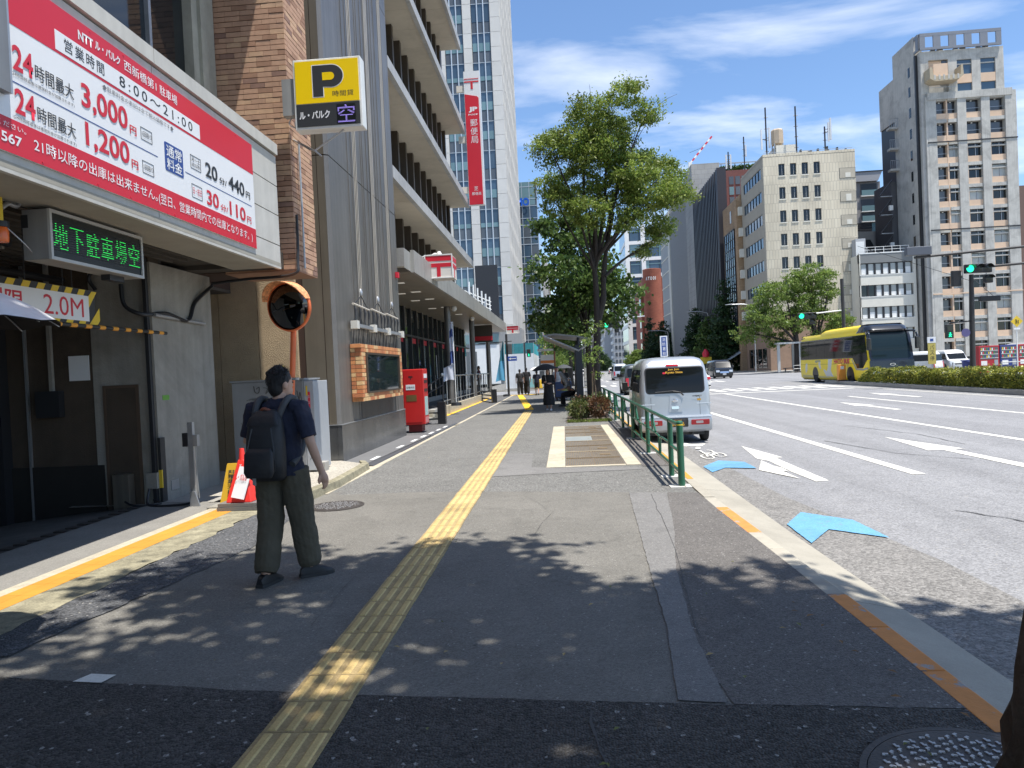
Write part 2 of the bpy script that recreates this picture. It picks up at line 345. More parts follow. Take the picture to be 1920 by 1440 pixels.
gl = [(-12, 1.66), (-3, 1.66), (3.1, 1.72), (4.6, 1.70), (6.0, 1.66), (8.2, 1.585), (9.7, 1.585), (12, 1.60), (49.3, 1.60)]
def gx(y):
    for (a, xa), (b, xb) in zip(gl, gl[1:]):
        if a <= y <= b: return xa + (xb - xa) * (y - a) / (b - a)
    return gl[-1][1]
def redge(a, b): return [(gx(a + (b - a) * i / 12) + .03, a + (b - a) * i / 12) for i in range(13)]
worn(PAINT, .575, (.30, .295, .285), 7); worn(BLUEP, .55, (.17, .24, .30), 12)
sheet('ground', mat('far_ground', (0.17, 0.17, 0.17), 0.9, var=0.1, vs=0.05), [(-1500, -200), (1500, -200), (1500, 2500), (-1500, 2500)], -0.35)
sheet('road', A_ROAD, [(1.55, -40), (27.4, -40), (27.4, 195), (22.3, 250), (17.2, 325), (16.0, 520), (1.55, 520)], -0.10)
sheet('cross_street', A_ROAD, [(-90, 49.5), (1.55, 49.5), (1.55, 60.5), (-90, 60.5)], -0.10)
sheet('cross_street', A_ROAD, [(27.4, 56), (160, 56), (160, 88), (27.4, 88)], -0.10)
sheet('road_edge', A_ROAD_EDGE, [(2.1, -3), (2.95, -3), (3.0, 6), (2.65, 9), (2.5, 14), (2.15, 20), (2.1, 20)], -0.096)
# left pavement: one sheet, its repairs laid over it
sheet('pavement', A_GREY, [(-3.38, -12)] + redge(-12, 2.5) + redge(3, 14) + redge(15, 49.3) + [(-3.38, 49.3)], 0.0)
sheet('pavement', A_GREY, [(-8.2, 60.7), (1.60, 60.7), (1.60, 480), (-8.2, 480)], 0.0)
sheet('pavement', mat('far_pavement', (0.30, 0.29, 0.275), 0.9, var=0.08, vs=0.6), [(27.6, 10), (80, 10), (80, 55.8), (27.6, 55.8)], 0.0)
sheet('pavement', MATS['far_pavement'], [(27.6, 88.2), (80, 88.2), (80, 400), (27.6, 400)], 0.0)
sheet('worn_asphalt_strip', A_SMOOTH, [(-3.26, 3.80), (-2.1, 3.62), (-1.2, 3.52), (0.68, 3.36)] + redge(3.28, 8.90) + [(0.9, 9.06), (-0.47, 9.40), (-2.0, 9.66), (-3.38, 9.66)], 0.004)
def ragged(a, b, n, amp):
    return [(a[0] + (b[0] - a[0]) * i / n + random.uniform(-amp, amp), a[1] + (b[1] - a[1]) * i / n + random.uniform(-amp, amp)) for i in range(n + 1)]
near_edge = [p for a, b in (((1.60, 3.29), (0.68, 3.355)), ((0.60, 3.36), (-1.2, 3.515)), ((-1.3, 3.52), (-3.3, 3.79))) for p in ragged(a, b, 14, 0.008)]
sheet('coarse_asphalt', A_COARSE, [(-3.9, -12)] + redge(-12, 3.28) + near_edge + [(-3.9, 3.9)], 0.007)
sheet('brown_asphalt', A_BROWN, [(1.22, 8.98)] + redge(8.90, 3.285) + [(0.72, 3.36), (0.62, 4.34), (0.80, 5.9), (1.05, 7.6)], 0.008)
sheet('trench_repair', A_TRENCH, [(0.75, 9.05), (1.21, 8.96), (1.0, 7.0), (0.80, 5.6), (0.70, 4.3), (0.69, 3.37), (0.47, 3.40), (0.56, 4.4), (0.60, 5.6), (0.66, 7.0)], 0.011)
sheet('trench_repair', A_TRENCH, [(-1.22, 13.8), (-0.66, 13.80), (-0.60, 11.75), (1.15, 11.30), (1.11, 11.1), (-0.2, 11.0), (-1.25, 10.85)], 0.005)
sheet('brown_asphalt', A_BROWN, [(1.18, 11.4), (1.60, 11.4), (1.60, 21.5), (1.05, 20.2)], 0.006)
left_edge = ragged((-3.09, 6.67), (-3.46, 4.1), 22, 0.025)
sheet('patch_asphalt', A_PATCH, [(-3.84, 4.05), (-3.80, 5.9), (-3.80, 7.85), (-3.86, 8.6), (-3.55, 8.9), (-3.25, 8.2)] + left_edge, 0.010)
sheet('asphalt_apron', A_SMOOTH, [(-3.90, 3.8), (-3.2, 3.8), (-3.2, 9.9), (-3.55, 9.9), (-3.90, 8.9)], 0.001)
lz = [(-3.80 + random.uniform(-.04, .04), 3.4 + i * 0.14) for i in range(38)]
sheet('mossy_edge', MOSS, [(-4.22, 3.2), (-4.22, 8.75)] + lz[::-1], 0.013)
sheet('garage_apron', mat('apron_concrete', (0.22, 0.21, 0.19), 0.9, var=0.12, vs=2, bump=0.2, bs=80, speck=0.15, sps=100), [(-5.75, -6), (-4.49, -6), (-4.49, 9.3), (-5.0, 9.5), (-5.75, 9.6)], 0.0)
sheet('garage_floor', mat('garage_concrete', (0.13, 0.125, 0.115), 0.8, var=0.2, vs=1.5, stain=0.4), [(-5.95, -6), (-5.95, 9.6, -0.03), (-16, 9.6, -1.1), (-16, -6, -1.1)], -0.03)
sheet('yard', CONC, [(-7, 9.5), (-3.6, 9.5), (-3.6, 13.4), (-7, 13.4)], -0.02)
sheet('forecourt', A_FORE, [(-11, 18.35), (-3.44, 18.35), (-3.44, 49.3), (-11, 49.3)], -0.004)
g_ = tag(MB().box(-5.95, -6, -0.12, -5.75, 9.45, -0.05).build('drain_channel', mat('drain_dark', (0.02, 0.02, 0.02), 0.7)), kind='structure')
for i in range(26):
    slab('bar', IRON, g_, -5.95, 4.2 + i * 0.2, -0.05, -5.75, 4.2 + i * 0.2 + 0.12, -0.004)
# kerb, gutter
KH = 0.15
ys = [-3.02 + 0.61 * i for i in range(24)]
kerb = empty('kerb'); kerb['kind'] = 'structure'
for i, y in enumerate(ys):
    if 1.9 < y < 2.9: continue
    y1 = y + 0.602
    a, b = gx(y), gx(y1)
    hi = 0.010 if y < 8.5 else 0.018
    me = MB().loft([[(a, y, hi), (a + KH - .025, y, hi), (a + KH, y, hi - .028), (a + KH, y, -0.10), (a, y, -0.10)],
                    [(b, y1, hi), (b + KH - .025, y1, hi), (b + KH, y1, hi - .028), (b + KH, y1, -0.10), (b, y1, -0.10)]])
    painted = (2.6 < y < 4.45) or (6.55 < y < 7.7)
    me.build('kerb_block', ORANGE_K if painted else C_KERB, kerb, bevel=0.006, seg=1)
yk = ys[-1] + 0.602
MB().loft([[(x, y, z) for x, z in ((gx(y), .018), (gx(y) + KH - .02, .018), (gx(y) + KH, -.01), (gx(y) + KH, -.1), (gx(y), -.1))] for y in (yk, 14, 49.3)]).build('kerb_run', C_KERB, kerb)
MB().loft([[(x, y, z) for x, z in ((gx(y) + .035, .022), (gx(y) + .115, .022), (gx(y) + .115, .017), (gx(y) + .035, .017))] for y in (9.9, 14, 22, 30)]).build('yellow_line', ORANGE_T, kerb)
gut = empty('gutter'); gut['kind'] = 'structure'
gy = [-3, 0.05, 3.1, 4.85, 9.45, 14, 20, 30, 49.3]
for i, (a, b) in enumerate(zip(gy, gy[1:])):
    a += 0.008; st = [a + (b - a) * t / 4 for t in range(5)]
    MB().loft([[(gx(y) + KH, y, -0.022 if y < 8 else -.05), (2.13 + 0.10 * max(0, min(1, (7 - y) / 5)), y, -0.088), (2.13 + 0.10 * max(0, min(1, (7 - y) / 5)), y, -0.14), (gx(y) + KH, y, -.14)] for y in st]).build('gutter_slab', C_GUT, gut)
# far kerbs
tag(MB().box(27.4, 10, -0.1, 27.6, 55.8, 0.03).build('kerb', C_KERB), kind='structure')
tag(MB().box(27.4, 88.2, -0.1, 27.6, 400, 0.03).build('kerb', C_KERB), kind='structure')
tag(MB().box(-8.2, 60.5, -0.1, 1.75, 60.7, 0.02).build('kerb', C_KERB), kind='structure')
tag(MB().box(-11, 49.3, -0.1, 1.75, 49.5, 0.0).build('kerb', C_KERB), kind='structure')
# left border stones along the post office
bs_ = empty('border_stones'); bs_['kind'] = 'structure'
y = 9.75
while y < 48.5:
    if y < 22:
        slab('stone', STONE, bs_, -3.45 - (0.12 if y < 14 else 0.02), y, -0.05, -3.38 + (0.02 if y < 12 else 0), y + 0.985, 0.012)
    y += 1.0
slab('stone_run', STONE, bs_, -3.47, y - 27, -0.05, -3.38, 48.6, 0.012)
isl = empty('planter_kerb', (0, 0, 0)); isl['kind'] = 'structure'
pts_i = [(-3.45, 9.35), (-3.38, 10.3), (-3.42, 11.3), (-3.47, 12.25), (-3.62, 12.6)]
for (a, b) in zip(pts_i, pts_i[1:]):
    MB().loft([[(a[0] - .12, a[1] + .004, .13), (a[0], a[1] + .004, .12), (a[0] + .02, a[1] + .004, -.02), (a[0] - .12, a[1] + .004, -.02)],
               [(b[0] - .12, b[1], .13), (b[0], b[1], .12), (b[0] + .02, b[1], -.02), (b[0] - .12, b[1], -.02)]]).build('kerb_block', MOSS, isl, bevel=0.01, seg=1)
tag(sheet('gravel_bed', GRAVEL, [(-4.9, 9.4), (-3.57, 9.36), (-3.5, 10.3), (-3.53, 11.3), (-3.58, 12.4), (-4.2, 13.0), (-4.9, 13.0)], 0.09), kind='stuff')
sheet('plinth_paving', mat('paving_dark', (0.15, 0.15, 0.15), 0.6, var=0.1), [(-4.3, 12.6), (-3.62, 12.6), (-3.50, 18.4), (-4.3, 18.4)], 0.055)
tag(MB().loft([[(-3.63, 12.6, .05), (-3.50, 12.6, .03), (-3.46, 12.6, -.02), (-3.63, 12.6, -.02)], [(-3.52, 22.5, .05), (-3.46, 22.5, .03), (-3.44, 22.5, -.02), (-3.52, 22.5, -.02)]]).build('dark_step', mat('dark_stone', (0.07, 0.072, 0.078), 0.5, var=0.1)), kind='structure')
for i, y in enumerate((13.2, 15.2, 16.6, 17.6, 18.6, 19.6, 20.6)):
    tag(MB().box(-3.72 + .02 * i, y, .057, -3.64 + .02 * i, y + .55, .062).build('white_edge_mark', WHITE), kind='structure')
# tactile guide line: single tiles near, one run farther away
tile = empty('tactile_path'); tile['kind'] = 'structure'
def tmesh(w, l, m):
    b = MB().box(-w / 2, 0, -.02, w / 2, l - .004, .0155); c = MB()
    for k in range(4):
        x = -w / 2 + w * (k + .5) / 4
        c.loft([[(x - .023, .012, .0155), (x + .023, .012, .0155), (x + .015, .016, .0215), (x - .015, .016, .0215)], [(x - .023, l - .016, .0155), (x + .023, l - .016, .0155), (x + .015, l - .02, .0215), (x - .015, l - .02, .0215)]])
    nb = len(b.f); b.add(c.v, c.f); o = b.build('tile', [YELLOW_D, m], tile)
    for i_, p_ in enumerate(o.data.polygons): p_.material_index = 0 if i_ < nb else 1
    return o
TL = 0.305; d_ = math.atan2(-1.455 + 1.275, 28.8 - 2.85)
o0 = tmesh(0.335, TL, YELLOW_T); n_t = 86
def tpos(i):
    s = 1.9 + TL * i; return (-1.275 + (s - 2.85) * math.sin(d_), s, 0.0)
for i in range(n_t):
    o = o0 if i == 0 else link('tile', o0.data, tile)
    o.location = tpos(i); o.rotation_euler = (0, 0, -d_ + random.uniform(-.006, .006)); o.location.x += random.uniform(-.004, .004)
b = MB(); tb = (-1.46, 29.2); te = (-2.95, 47.2)
u = Vector((te[0] - tb[0], te[1] - tb[1], 0)).normalized(); w_ = Vector((u.y, -u.x, 0)) * 0.17
b.loft([[Vector((*tb, 0)) - w_, Vector((*tb, 0)) + w_, Vector((*tb, .017)) + w_, Vector((*tb, .017)) - w_], [Vector((*te, 0)) - w_, Vector((*te, 0)) + w_, Vector((*te, .017)) + w_, Vector((*te, .017)) - w_]])
for k in range(4):
    c = w_ * (-0.75 + 0.5 * k)
    b.tube([Vector((*tb, .017)) + c, Vector((*te, .017)) + c], 0.012, 6)
b.box(-3.6, 47.3, 0, -0.4, 47.9, .017)
b.build('tile_run', YELLOW_B, tile)
sheet('faded_patch', A_TRENCH, [(-1.7, 28.2), (-1.1, 28.2), (-1.1, 28.9), (-1.75, 28.9)], 0.006)
# orange strip along the garage
og = empty('orange_strip'); og['kind'] = 'structure'
n_o = 20
for i in range(n_o):
    for k in range(2):
        slab('tile', ORANGE_T, og, -4.49 + k * .137, 2.9 + i * .30, -.02, -4.49 + k * .137 + .135, 2.9 + i * .30 + .297, .0165)
MB().box(-4.62, -4, -.05, -4.495, 8.95, 0.015).build('stone_edge', STONE, og)
# manholes
def manhole(x, y, r, label):
    t = thing('manhole_cover', label, 'manhole', (x, y, 0), 0.4)
    MB().lathe([(r + .03, .0085), (r + .03, .0115), (r + .004, .012), (r + .004, .0085)], 48, cap=False).build('ring', IRON, t, smooth=40)
    MB().lathe([(r, .0), (r, .0125), (r - .02, .0145)], 48).build('lid', IRON, t, smooth=40)
    b = MB(); rr = random.Random(3)
    s = 0.042 if r > .4 else 0.05
    n = int(r / s)
    for i in range(-n, n + 1):
        for j in range(-n, n + 1):
            cx, cy = (i + .5 * (j % 2)) * s, j * s * .87
            if math.hypot(cx, cy) > r - .05: continue
            a = rr.choice((0, 1.05, 2.1)) + rr.uniform(-.2, .2)
            q = [Vector((cx + math.cos(a + t_) * s * .42 * (1 - .3 * k), cy + math.sin(a + t_) * s * .42 * (1 - .3 * k), .0145)) for k, t_ in enumerate((0, 1.2, 2.4))]
            b.tube(q, 0.008, 4)
    o = b.build('raised_pattern', mat('worn_iron', (0.42, 0.41, 0.40), 0.45, 0.4, var=0.2, vs=9), t); tag(o, kind='stuff'); return t
manhole(-2.93, 8.80, 0.315, 'small round brown iron manhole cover behind the man with the backpack')
manhole(1.50, 2.66, 0.43, 'large patterned grey manhole cover cut off at the bottom right corner')
# vent grating with a stone border
gr = thing('pavement_grating', 'panel of rusty vent grates in a pale stone border beside the railing', 'grating', (0.35, 15.5, 0), 0)
RUST = mat('rusty_grate', (0.20, 0.145, 0.085), 0.7, 0.3, var=0.25, vs=9, rnd=0.08)
y0, y1 = 11.62, 19.9
MB().box(-.33, y0 - 15.5, -.12, .53, y1 - 15.5, -.05).build('pit', mat('pit_dark', (0.02, 0.018, 0.015), 0.9), gr)
rows = 8; rl = (19.8 - 11.75) / rows
xl, xr = -0.03 - .35, 0.93 - .35
for r in range(rows):
    ya = 11.75 + r * rl - 15.5; yb = ya + rl - .05
    for c in range(2):
        xa = xl + c * (xr - xl) / 2 + .01; xb = xa + (xr - xl) / 2 - .02
        if r == 4 and c == 0:
            slab('cover_plate', mat('grey_plate', (0.33, 0.36, 0.36), 0.5, 0.3, var=0.1), gr, xa, ya, -.05, xb + .12, yb, .012); continue
        b = MB().box(xa, ya, -.03, xb, ya + .03, .010).box(xa, yb - .03, -.03, xb, yb, .010)
        n = 15
        for k in range(n):
            x = xa + (xb - xa) * k / (n - 1)
            b.box(x - .006, ya + .03, -.03, x + .006, yb - .03, .009)
        if c == 1 and r in (1, 2, 6, 7): b.box((xa + xb) / 2 - .09, ya + .35, -.03, (xa + xb) / 2 + .09, ya + .55, .011)
        b.build('grate', RUST, gr)
for k in range(9):
    ya = y0 - 15.5 + k * .92; yb = ya + .912
    slab('border_stone', STONE, gr, -.70, ya, -.08, -.395, yb, .012)
    slab('border_stone', STONE, gr, .60, ya, -.08, .80 + .03 * (8 - k) / 8, yb, .012)
for r in (2, 4, 5, 8): slab('divider', STONE, gr, -.39, 11.75 + r * rl - .045 - 15.5, -.08, .59, 11.75 + r * rl - .004 - 15.5, .010)
slab('divider', STONE, gr, -.39, 11.62 - 15.5, -.08, .59, 11.74 - 15.5, .010)
# road markings
def mark(name, poly, m=PAINT, z=-0.094): return sheet(name, m, poly, z)
mark('lane_line', [(4.80, 10.35), (4.98, 10.35), (4.90, 38.4), (4.74, 38.4)])
mark('lane_line', [(8.33, -20), (8.49, -20), (8.49, 38.4), (8.33, 38.4)])
mark('lane_line', [(11.82, -20), (11.97, -20), (11.97, 31), (11.82, 31)])
mark('lane_line', [(15.0, -20), (15.12, -20), (15.9, 48), (15.78, 48)])
mark('stop_line', [(4.8, 38.6), (15.2, 38.6), (15.2, 39.05), (4.8, 39.05)])
for i in range(15): mark('zebra_stripe', [(2.3 + .92 * i, 41.0), (2.75 + .92 * i, 41.0), (2.75 + .92 * i, 45.2), (2.3 + .92 * i, 45.2)])
for i in range(10): mark('zebra_stripe', [(17.4 + .92 * i, 41.5), (17.85 + .92 * i, 41.5), (17.85 + .92 * i, 45.0), (17.4 + .92 * i, 45.0)])
for i in range(13): mark('zebra_stripe', [(2.3 + .92 * i, 62), (2.75 + .92 * i, 62), (2.75 + .92 * i, 66), (2.3 + .92 * i, 66)])
for x in (5, 8.4, 11.8):
    for k in range(9): mark('lane_line', [(x, 70 + k * 12), (x + .16, 70 + k * 12), (x + .16, 76 + k * 12), (x, 76 + k * 12)])
mark('turn_arrow', [(3.46, 14.53), (3.7, 12.61), (3.57, 12.6), (3.56, 10.07), (3.38, 10.03), (3.34, 10.93), (3.36, 12.26), (3.25, 12.54)])
mark('turn_arrow', [(3.25, 12.29), (2.93, 11.23), (3.24, 10.31), (3.23, 11.07), (3.31, 10.98), (3.32, 11.37), (3.26, 11.6)], z=-.090)
mark('straight_arrow', [(6.50, 15.15), (6.86, 12.85), (6.66, 12.9), (6.72, 8.9), (6.46, 8.9), (6.47, 12.85), (6.23, 12.85)])
mark('straight_arrow', [(10.1, 27.2), (10.42, 25.0), (10.2, 25.0), (10.2, 22.5), (10.0, 22.5), (10.0, 25.0), (9.8, 25.0)])
mark('straight_arrow', [(13.6, 33.2), (13.92, 31.0), (13.7, 31.0), (13.7, 28.5), (13.5, 28.5), (13.5, 31.0), (13.3, 31.0)])
mark('blue_chevron', [(2.20, 7.45), (2.52, 8.02), (2.90, 7.56), (2.92, 6.78), (2.52, 7.18), (2.18, 6.66)], BLUEP, -.086)
mark('blue_chevron', [(2.19, 11.78), (2.57, 12.45), (2.94, 12.17), (2.94, 11.4), (2.50, 11.57), (2.21, 11.15)], BLUEP, -.086)
bk = empty('bicycle_mark'); bk['kind'] = 'structure'
def stroke(pts, w, m, parent, z=-.085, name='stroke'):
    b = MB()
    for (a, c) in zip(pts, pts[1:]):
        u = Vector((c[0] - a[0], c[1] - a[1], 0)); n = Vector((-u.y, u.x, 0)).normalized() * w / 2; A = Vector((*a, z)); C = Vector((*c, z))
        b.quad(A - n, C - n, C + n, A + n)
    return b.build(name, m, parent)
for cx, cy in ((2.50, 13.0), (2.76, 13.25)):
    stroke([(cx + .10 * math.cos(t * .524), cy + .30 * math.sin(t * .524)) for t in range(13)], .035, PAINT, bk)
stroke([(2.50, 13.0), (2.58, 13.55), (2.74, 13.6), (2.64, 13.1), (2.58, 13.5)], .035, PAINT, bk, -.084)
stroke([(2.74, 13.25), (2.74, 13.9), (2.68, 14.0)], .035, PAINT, bk, -.083)
stroke([(2.54, 13.4), (2.54, 13.95)], .04, PAINT, bk, -.082)
stroke([(2.55, 14.2), (2.62, 14.55)], .09, PAINT, bk, -.084)
mark('white_fleck', [(2.3, 14.9), (2.75, 14.8), (2.9, 15.2), (2.6, 15.1), (2.5, 15.6), (2.35, 15.2)])
sheet('white_marker', PAINT, [(-2.76, 3.70), (-2.58, 3.68), (-2.56, 3.78), (-2.72, 3.80)], 0.013)
# asphalt cracks and tar seams
CR = mat('tar', (0.060, 0.058, 0.056), 0.7)
def crack(pts, w, z):
    q = []
    for a, c in zip(pts, pts[1:]):
        q += [(a[0] + (c[0] - a[0]) * k / 6 + random.uniform(-.015, .015), a[1] + (c[1] - a[1]) * k / 6 + random.uniform(-.02, .02)) for k in range(6)]
    b = MB(); q.append(pts[-1])
    for a, c in zip(q, q[1:]):
        ww = w * random.uniform(.5, 1.2); b.quad((a[0] - ww, a[1], z), (a[0] + ww, a[1], z), (c[0] + ww, c[1], z), (c[0] - ww, c[1], z))
    tag(b.build('tar_seam', CR), kind='structure')
crack([(5.2, 14.9), (5.6, 12.6), (6.3, 11.6)], .012, -.093)
crack([(4.1, 7.9), (4.4, 7.4), (4.5, 7.0)], .014, -.093)
crack([(4.6, 6.6), (4.9, 6.2)], .012, -.093)
crack([(1.0, 8.9), (0.93, 7.0), (0.82, 5.4), (0.72, 4.2)], .0022, .0145)
crack([(0.05, 3.3), (0.12, 2.6), (0.10, 1.9)], .006, .0125)
# median with its kerb
md_ = tag(MB().loft([[(16.0, 12, -.1), (16.0, 12, .10), (21.6, 12, .10), (21.6, 12, -.1)], [(16.50, 37.2, -.1), (16.50, 37.2, .10), (21.6, 37.2, .10), (21.6, 37.2, -.1)], [(16.55, 39.2, -.1), (16.55, 39.2, .10), (17.12, 39.2, .10), (17.12, 39.2, -.1)], [(16.72, 47.2, -.1), (16.72, 47.2, .10), (17.14, 47.2, .10), (17.14, 47.2, -.1)], [(16.84, 47.7, -.1), (16.84, 47.7, .10), (17.0, 47.7, .10), (17.0, 47.7, -.1)]]).build('median', CONC, bevel=.02), kind='structure')

# gum spots and drips on the pavement
gm = {0: MB(), 1: MB()}; rgm = random.Random(31)
for i in range(90):
    x, y, r = rgm.uniform(-3.1, 1.5), 2.7 + 14 * rgm.random() ** 1.6, rgm.uniform(.004, .012)
    gm[i % 2].quad(*[(x + r * rgm.uniform(.7, 1.2) * math.cos(k * .785), y + r * rgm.uniform(.7, 1.2) * math.sin(k * .785), .0155) for k in range(8)])
for k, c in ((0, (.055, .053, .05)), (1, (.17, .165, .155))): tag(gm[k].build('gum_spots', mat('gum_%d' % k, c, .8)), ['dark old gum spots on the pavement', 'pale old gum spots on the pavement'][k], 'gum spots', kind='stuff')
crack([(-2.2, 3.9), (-1.7, 4.5), (-1.75, 5.6)], .0016, .0135); crack([(-.6, 9.2), (-.2, 8.0), (-.35, 6.9)], .0016, .0135); crack([(3.4, 5.2), (3.9, 4.6)], .01, -.0925); crack([(6.8, 18), (7.3, 15.5), (7.2, 13.5)], .012, -.0925)
# ================================================================ parking building on the left
FASC = mat('fascia_panel', (0.50, 0.49, 0.45), 0.7, var=0.06, vs=3, streak=0.08, stain=0.10)
TAN = mat('tan_sprayed_wall', (0.44, 0.33, 0.205), 0.9, var=0.10, vs=2.5, bump=0.9, bs=55, stain=0.15)
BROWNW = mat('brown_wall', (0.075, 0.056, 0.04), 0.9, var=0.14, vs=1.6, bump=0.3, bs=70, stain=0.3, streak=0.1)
PILL = mat('pillar_concrete', (0.30, 0.285, 0.25), 0.9, var=0.12, vs=1.8, bump=0.3, bs=40, stain=0.25, streak=0.12)
SOFF = mat('soffit', (0.33, 0.31, 0.26), 0.7, var=0.12, vs=2)
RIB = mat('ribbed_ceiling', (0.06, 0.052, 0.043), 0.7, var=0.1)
MORTAR = mat('dark_mortar', (0.050, 0.028, 0.020), 0.95)
WFR = mat('window_surround', (0.34, 0.33, 0.27), 0.8, var=0.15, vs=3, stain=0.3)
bld = thing('parking_building', 'brown brick parking garage building with dark driveway opening on the left', 'building', (-5.2, 9.6, 0))
ox, oy = 5.2, -9.6
def L2(b): return b
def bx(name, m, x0, y0, z0, x1, y1, z1, par=None, t=None):
    t = t or bld
    l = t.location if par is None else t.location
    return slab(name, m, par or t, x0 - l.x, y0 - l.y, z0, x1 - l.x, y1 - l.y, z1)
# upper volume, window band behind the fascia
bx('upper_wall', MORTAR, -14, -9, 8.8, -4.2, 10.95, 14)
bx('upper_wall', MORTAR, -14, 10.95, 3.36, -6.15, 13.0, 14)
bx('upper_wall', MORTAR, -6.15, 10.95, 3.36, -5.27, 11.9, 14)
bx('window_pane', GLASS, -5.42, 4.0, 4.8, -5.36, 10.25, 8.8)
for y in (6.6, 7.95, 9.25): bx('mullion', STEEL, -5.36, y, 5.0, -5.30, y + .06, 8.8)
bx('window_surround', WFR, -5.5, 10.25, 4.4, -5.22, 10.93, 8.8)
bx('window_surround', WFR, -5.30, 10.42, 4.4, -5.17, 10.60, 8.8)
# fascia courses with dark joints
zs = [(3.40, 3.655), (3.67, 4.11), (4.125, 4.55), (4.565, 5.005), (5.03, 5.19)]
bx('fascia_core', MORTAR, -4.60, 1.0, 3.37, -4.24, 10.55, 5.1)
for z0, z1 in zs:
    for (a, b) in ((1.0, 4.42), (4.43, 7.33), (7.34, 10.60)):
        bx('fascia_panel', FASC, -4.62 if z1 > 5.1 else -4.24, a, z0, -4.205 if z1 < 5.1 else -4.17, b, z1)
bx('soffit_beam', SOFF, -4.95, 1.0, 3.34, -4.20, 10.60, 3.40)
bx('soffit_lip', FASC, -4.25, 1.0, 3.31, -4.20, 10.60, 3.345)
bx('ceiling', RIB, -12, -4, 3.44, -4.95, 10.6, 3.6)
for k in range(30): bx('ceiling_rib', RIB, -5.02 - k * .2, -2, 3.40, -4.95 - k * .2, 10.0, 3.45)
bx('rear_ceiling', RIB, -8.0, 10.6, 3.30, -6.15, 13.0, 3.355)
bx('sun_leak_block', RIB, -6.3, 10.6, 3.37, -4.3, 10.96, 3.62)  # added unseen box, keeps sun from leaking past the ceiling onto the pillar
# garage walls, pillar
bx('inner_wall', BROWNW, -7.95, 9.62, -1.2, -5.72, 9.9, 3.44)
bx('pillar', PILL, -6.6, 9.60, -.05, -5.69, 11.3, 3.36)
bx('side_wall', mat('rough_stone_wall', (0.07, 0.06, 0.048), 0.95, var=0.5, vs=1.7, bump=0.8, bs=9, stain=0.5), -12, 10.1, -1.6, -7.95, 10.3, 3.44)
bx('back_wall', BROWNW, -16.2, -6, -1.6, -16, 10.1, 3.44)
bx('near_wall', BROWNW, -16.2, -6.2, -1.6, -5.0, -6, 5)
bx('side_roof', RIB, -16.2, -6, 3.6, -4.7, 10.4, 3.8)
bx('door_leaf', BROWNW, -6.42, 9.585, -.1, -5.98, 9.615, 1.62)
for (a, b, c, d) in ((-6.46, -.1, -6.42, 1.66), (-5.98, -.1, -5.94, 1.66), (-6.46, 1.62, -5.94, 1.66)): bx('door_frame', mat('brown_frame', (0.09, 0.06, 0.04), 0.7), a, 9.58, b, c, 9.618, d)
bx('dark_dado', mat('dado_black', (0.02, 0.018, 0.016), 0.8, var=0.2), -7.9, 9.59, -1.0, -6.5, 9.63, .55)
bx('guide_rail', DARKM, -8.0, 9.45, -1.2, -7.88, 9.62, 3.44)
bx('guide_rail', STEEL, -7.60, 9.58, -1.2, -7.57, 9.62, 3.44)
bx('steel_cover', mat('brushed_steel', (0.40, 0.36, 0.30), 0.3, 0.8, streak=0.3), -6.28, 9.42, -.1, -6.05, 9.56, .42)
bx('junction_box', DARKM, -7.40, 9.5, 1.25, -7.05, 9.61, 1.62)
bx('junction_box', PILL, -5.86, 9.52, .2, -5.70, 9.62, .42)
bx('vent_plate', STEEL, -5.70, 9.85, .12, -5.68, 10.05, .26)
bx('green_tape', mat('green_tape', (0.13, 0.32, 0.05), 0.6), -5.70, 9.75, 1.42, -5.685, 9.92, 1.49)
bx('pipe', DARKM, -5.77, 9.53, -.05, -5.72, 9.59, 3.40)
bx('downpipe', PILL, -7.22, 9.55, 1.62, -7.17, 9.60, 3.4)
bx('meter_board', PILL, -8.65, 9.95, 1.35, -8.40, 10.09, 1.75)
bx('meter_board', PILL, -8.62, 9.95, 1.82, -8.42, 10.09, 2.0)
bx('vent_panel', BROWNW, -9.3, 9.98, 2.2, -8.5, 10.09, 2.75)
# tan wall with joints behind the cabinet
for a, b in ((-7.2, -6.42), (-6.41, -5.67), (-5.66, -4.93)): bx('wall_panel', TAN, a, 13.02, -.05, b, 13.2, 9.6)
bx('wall_backing', MORTAR, -7.2, 13.1, -.05, -4.36, 13.3, 9.5)
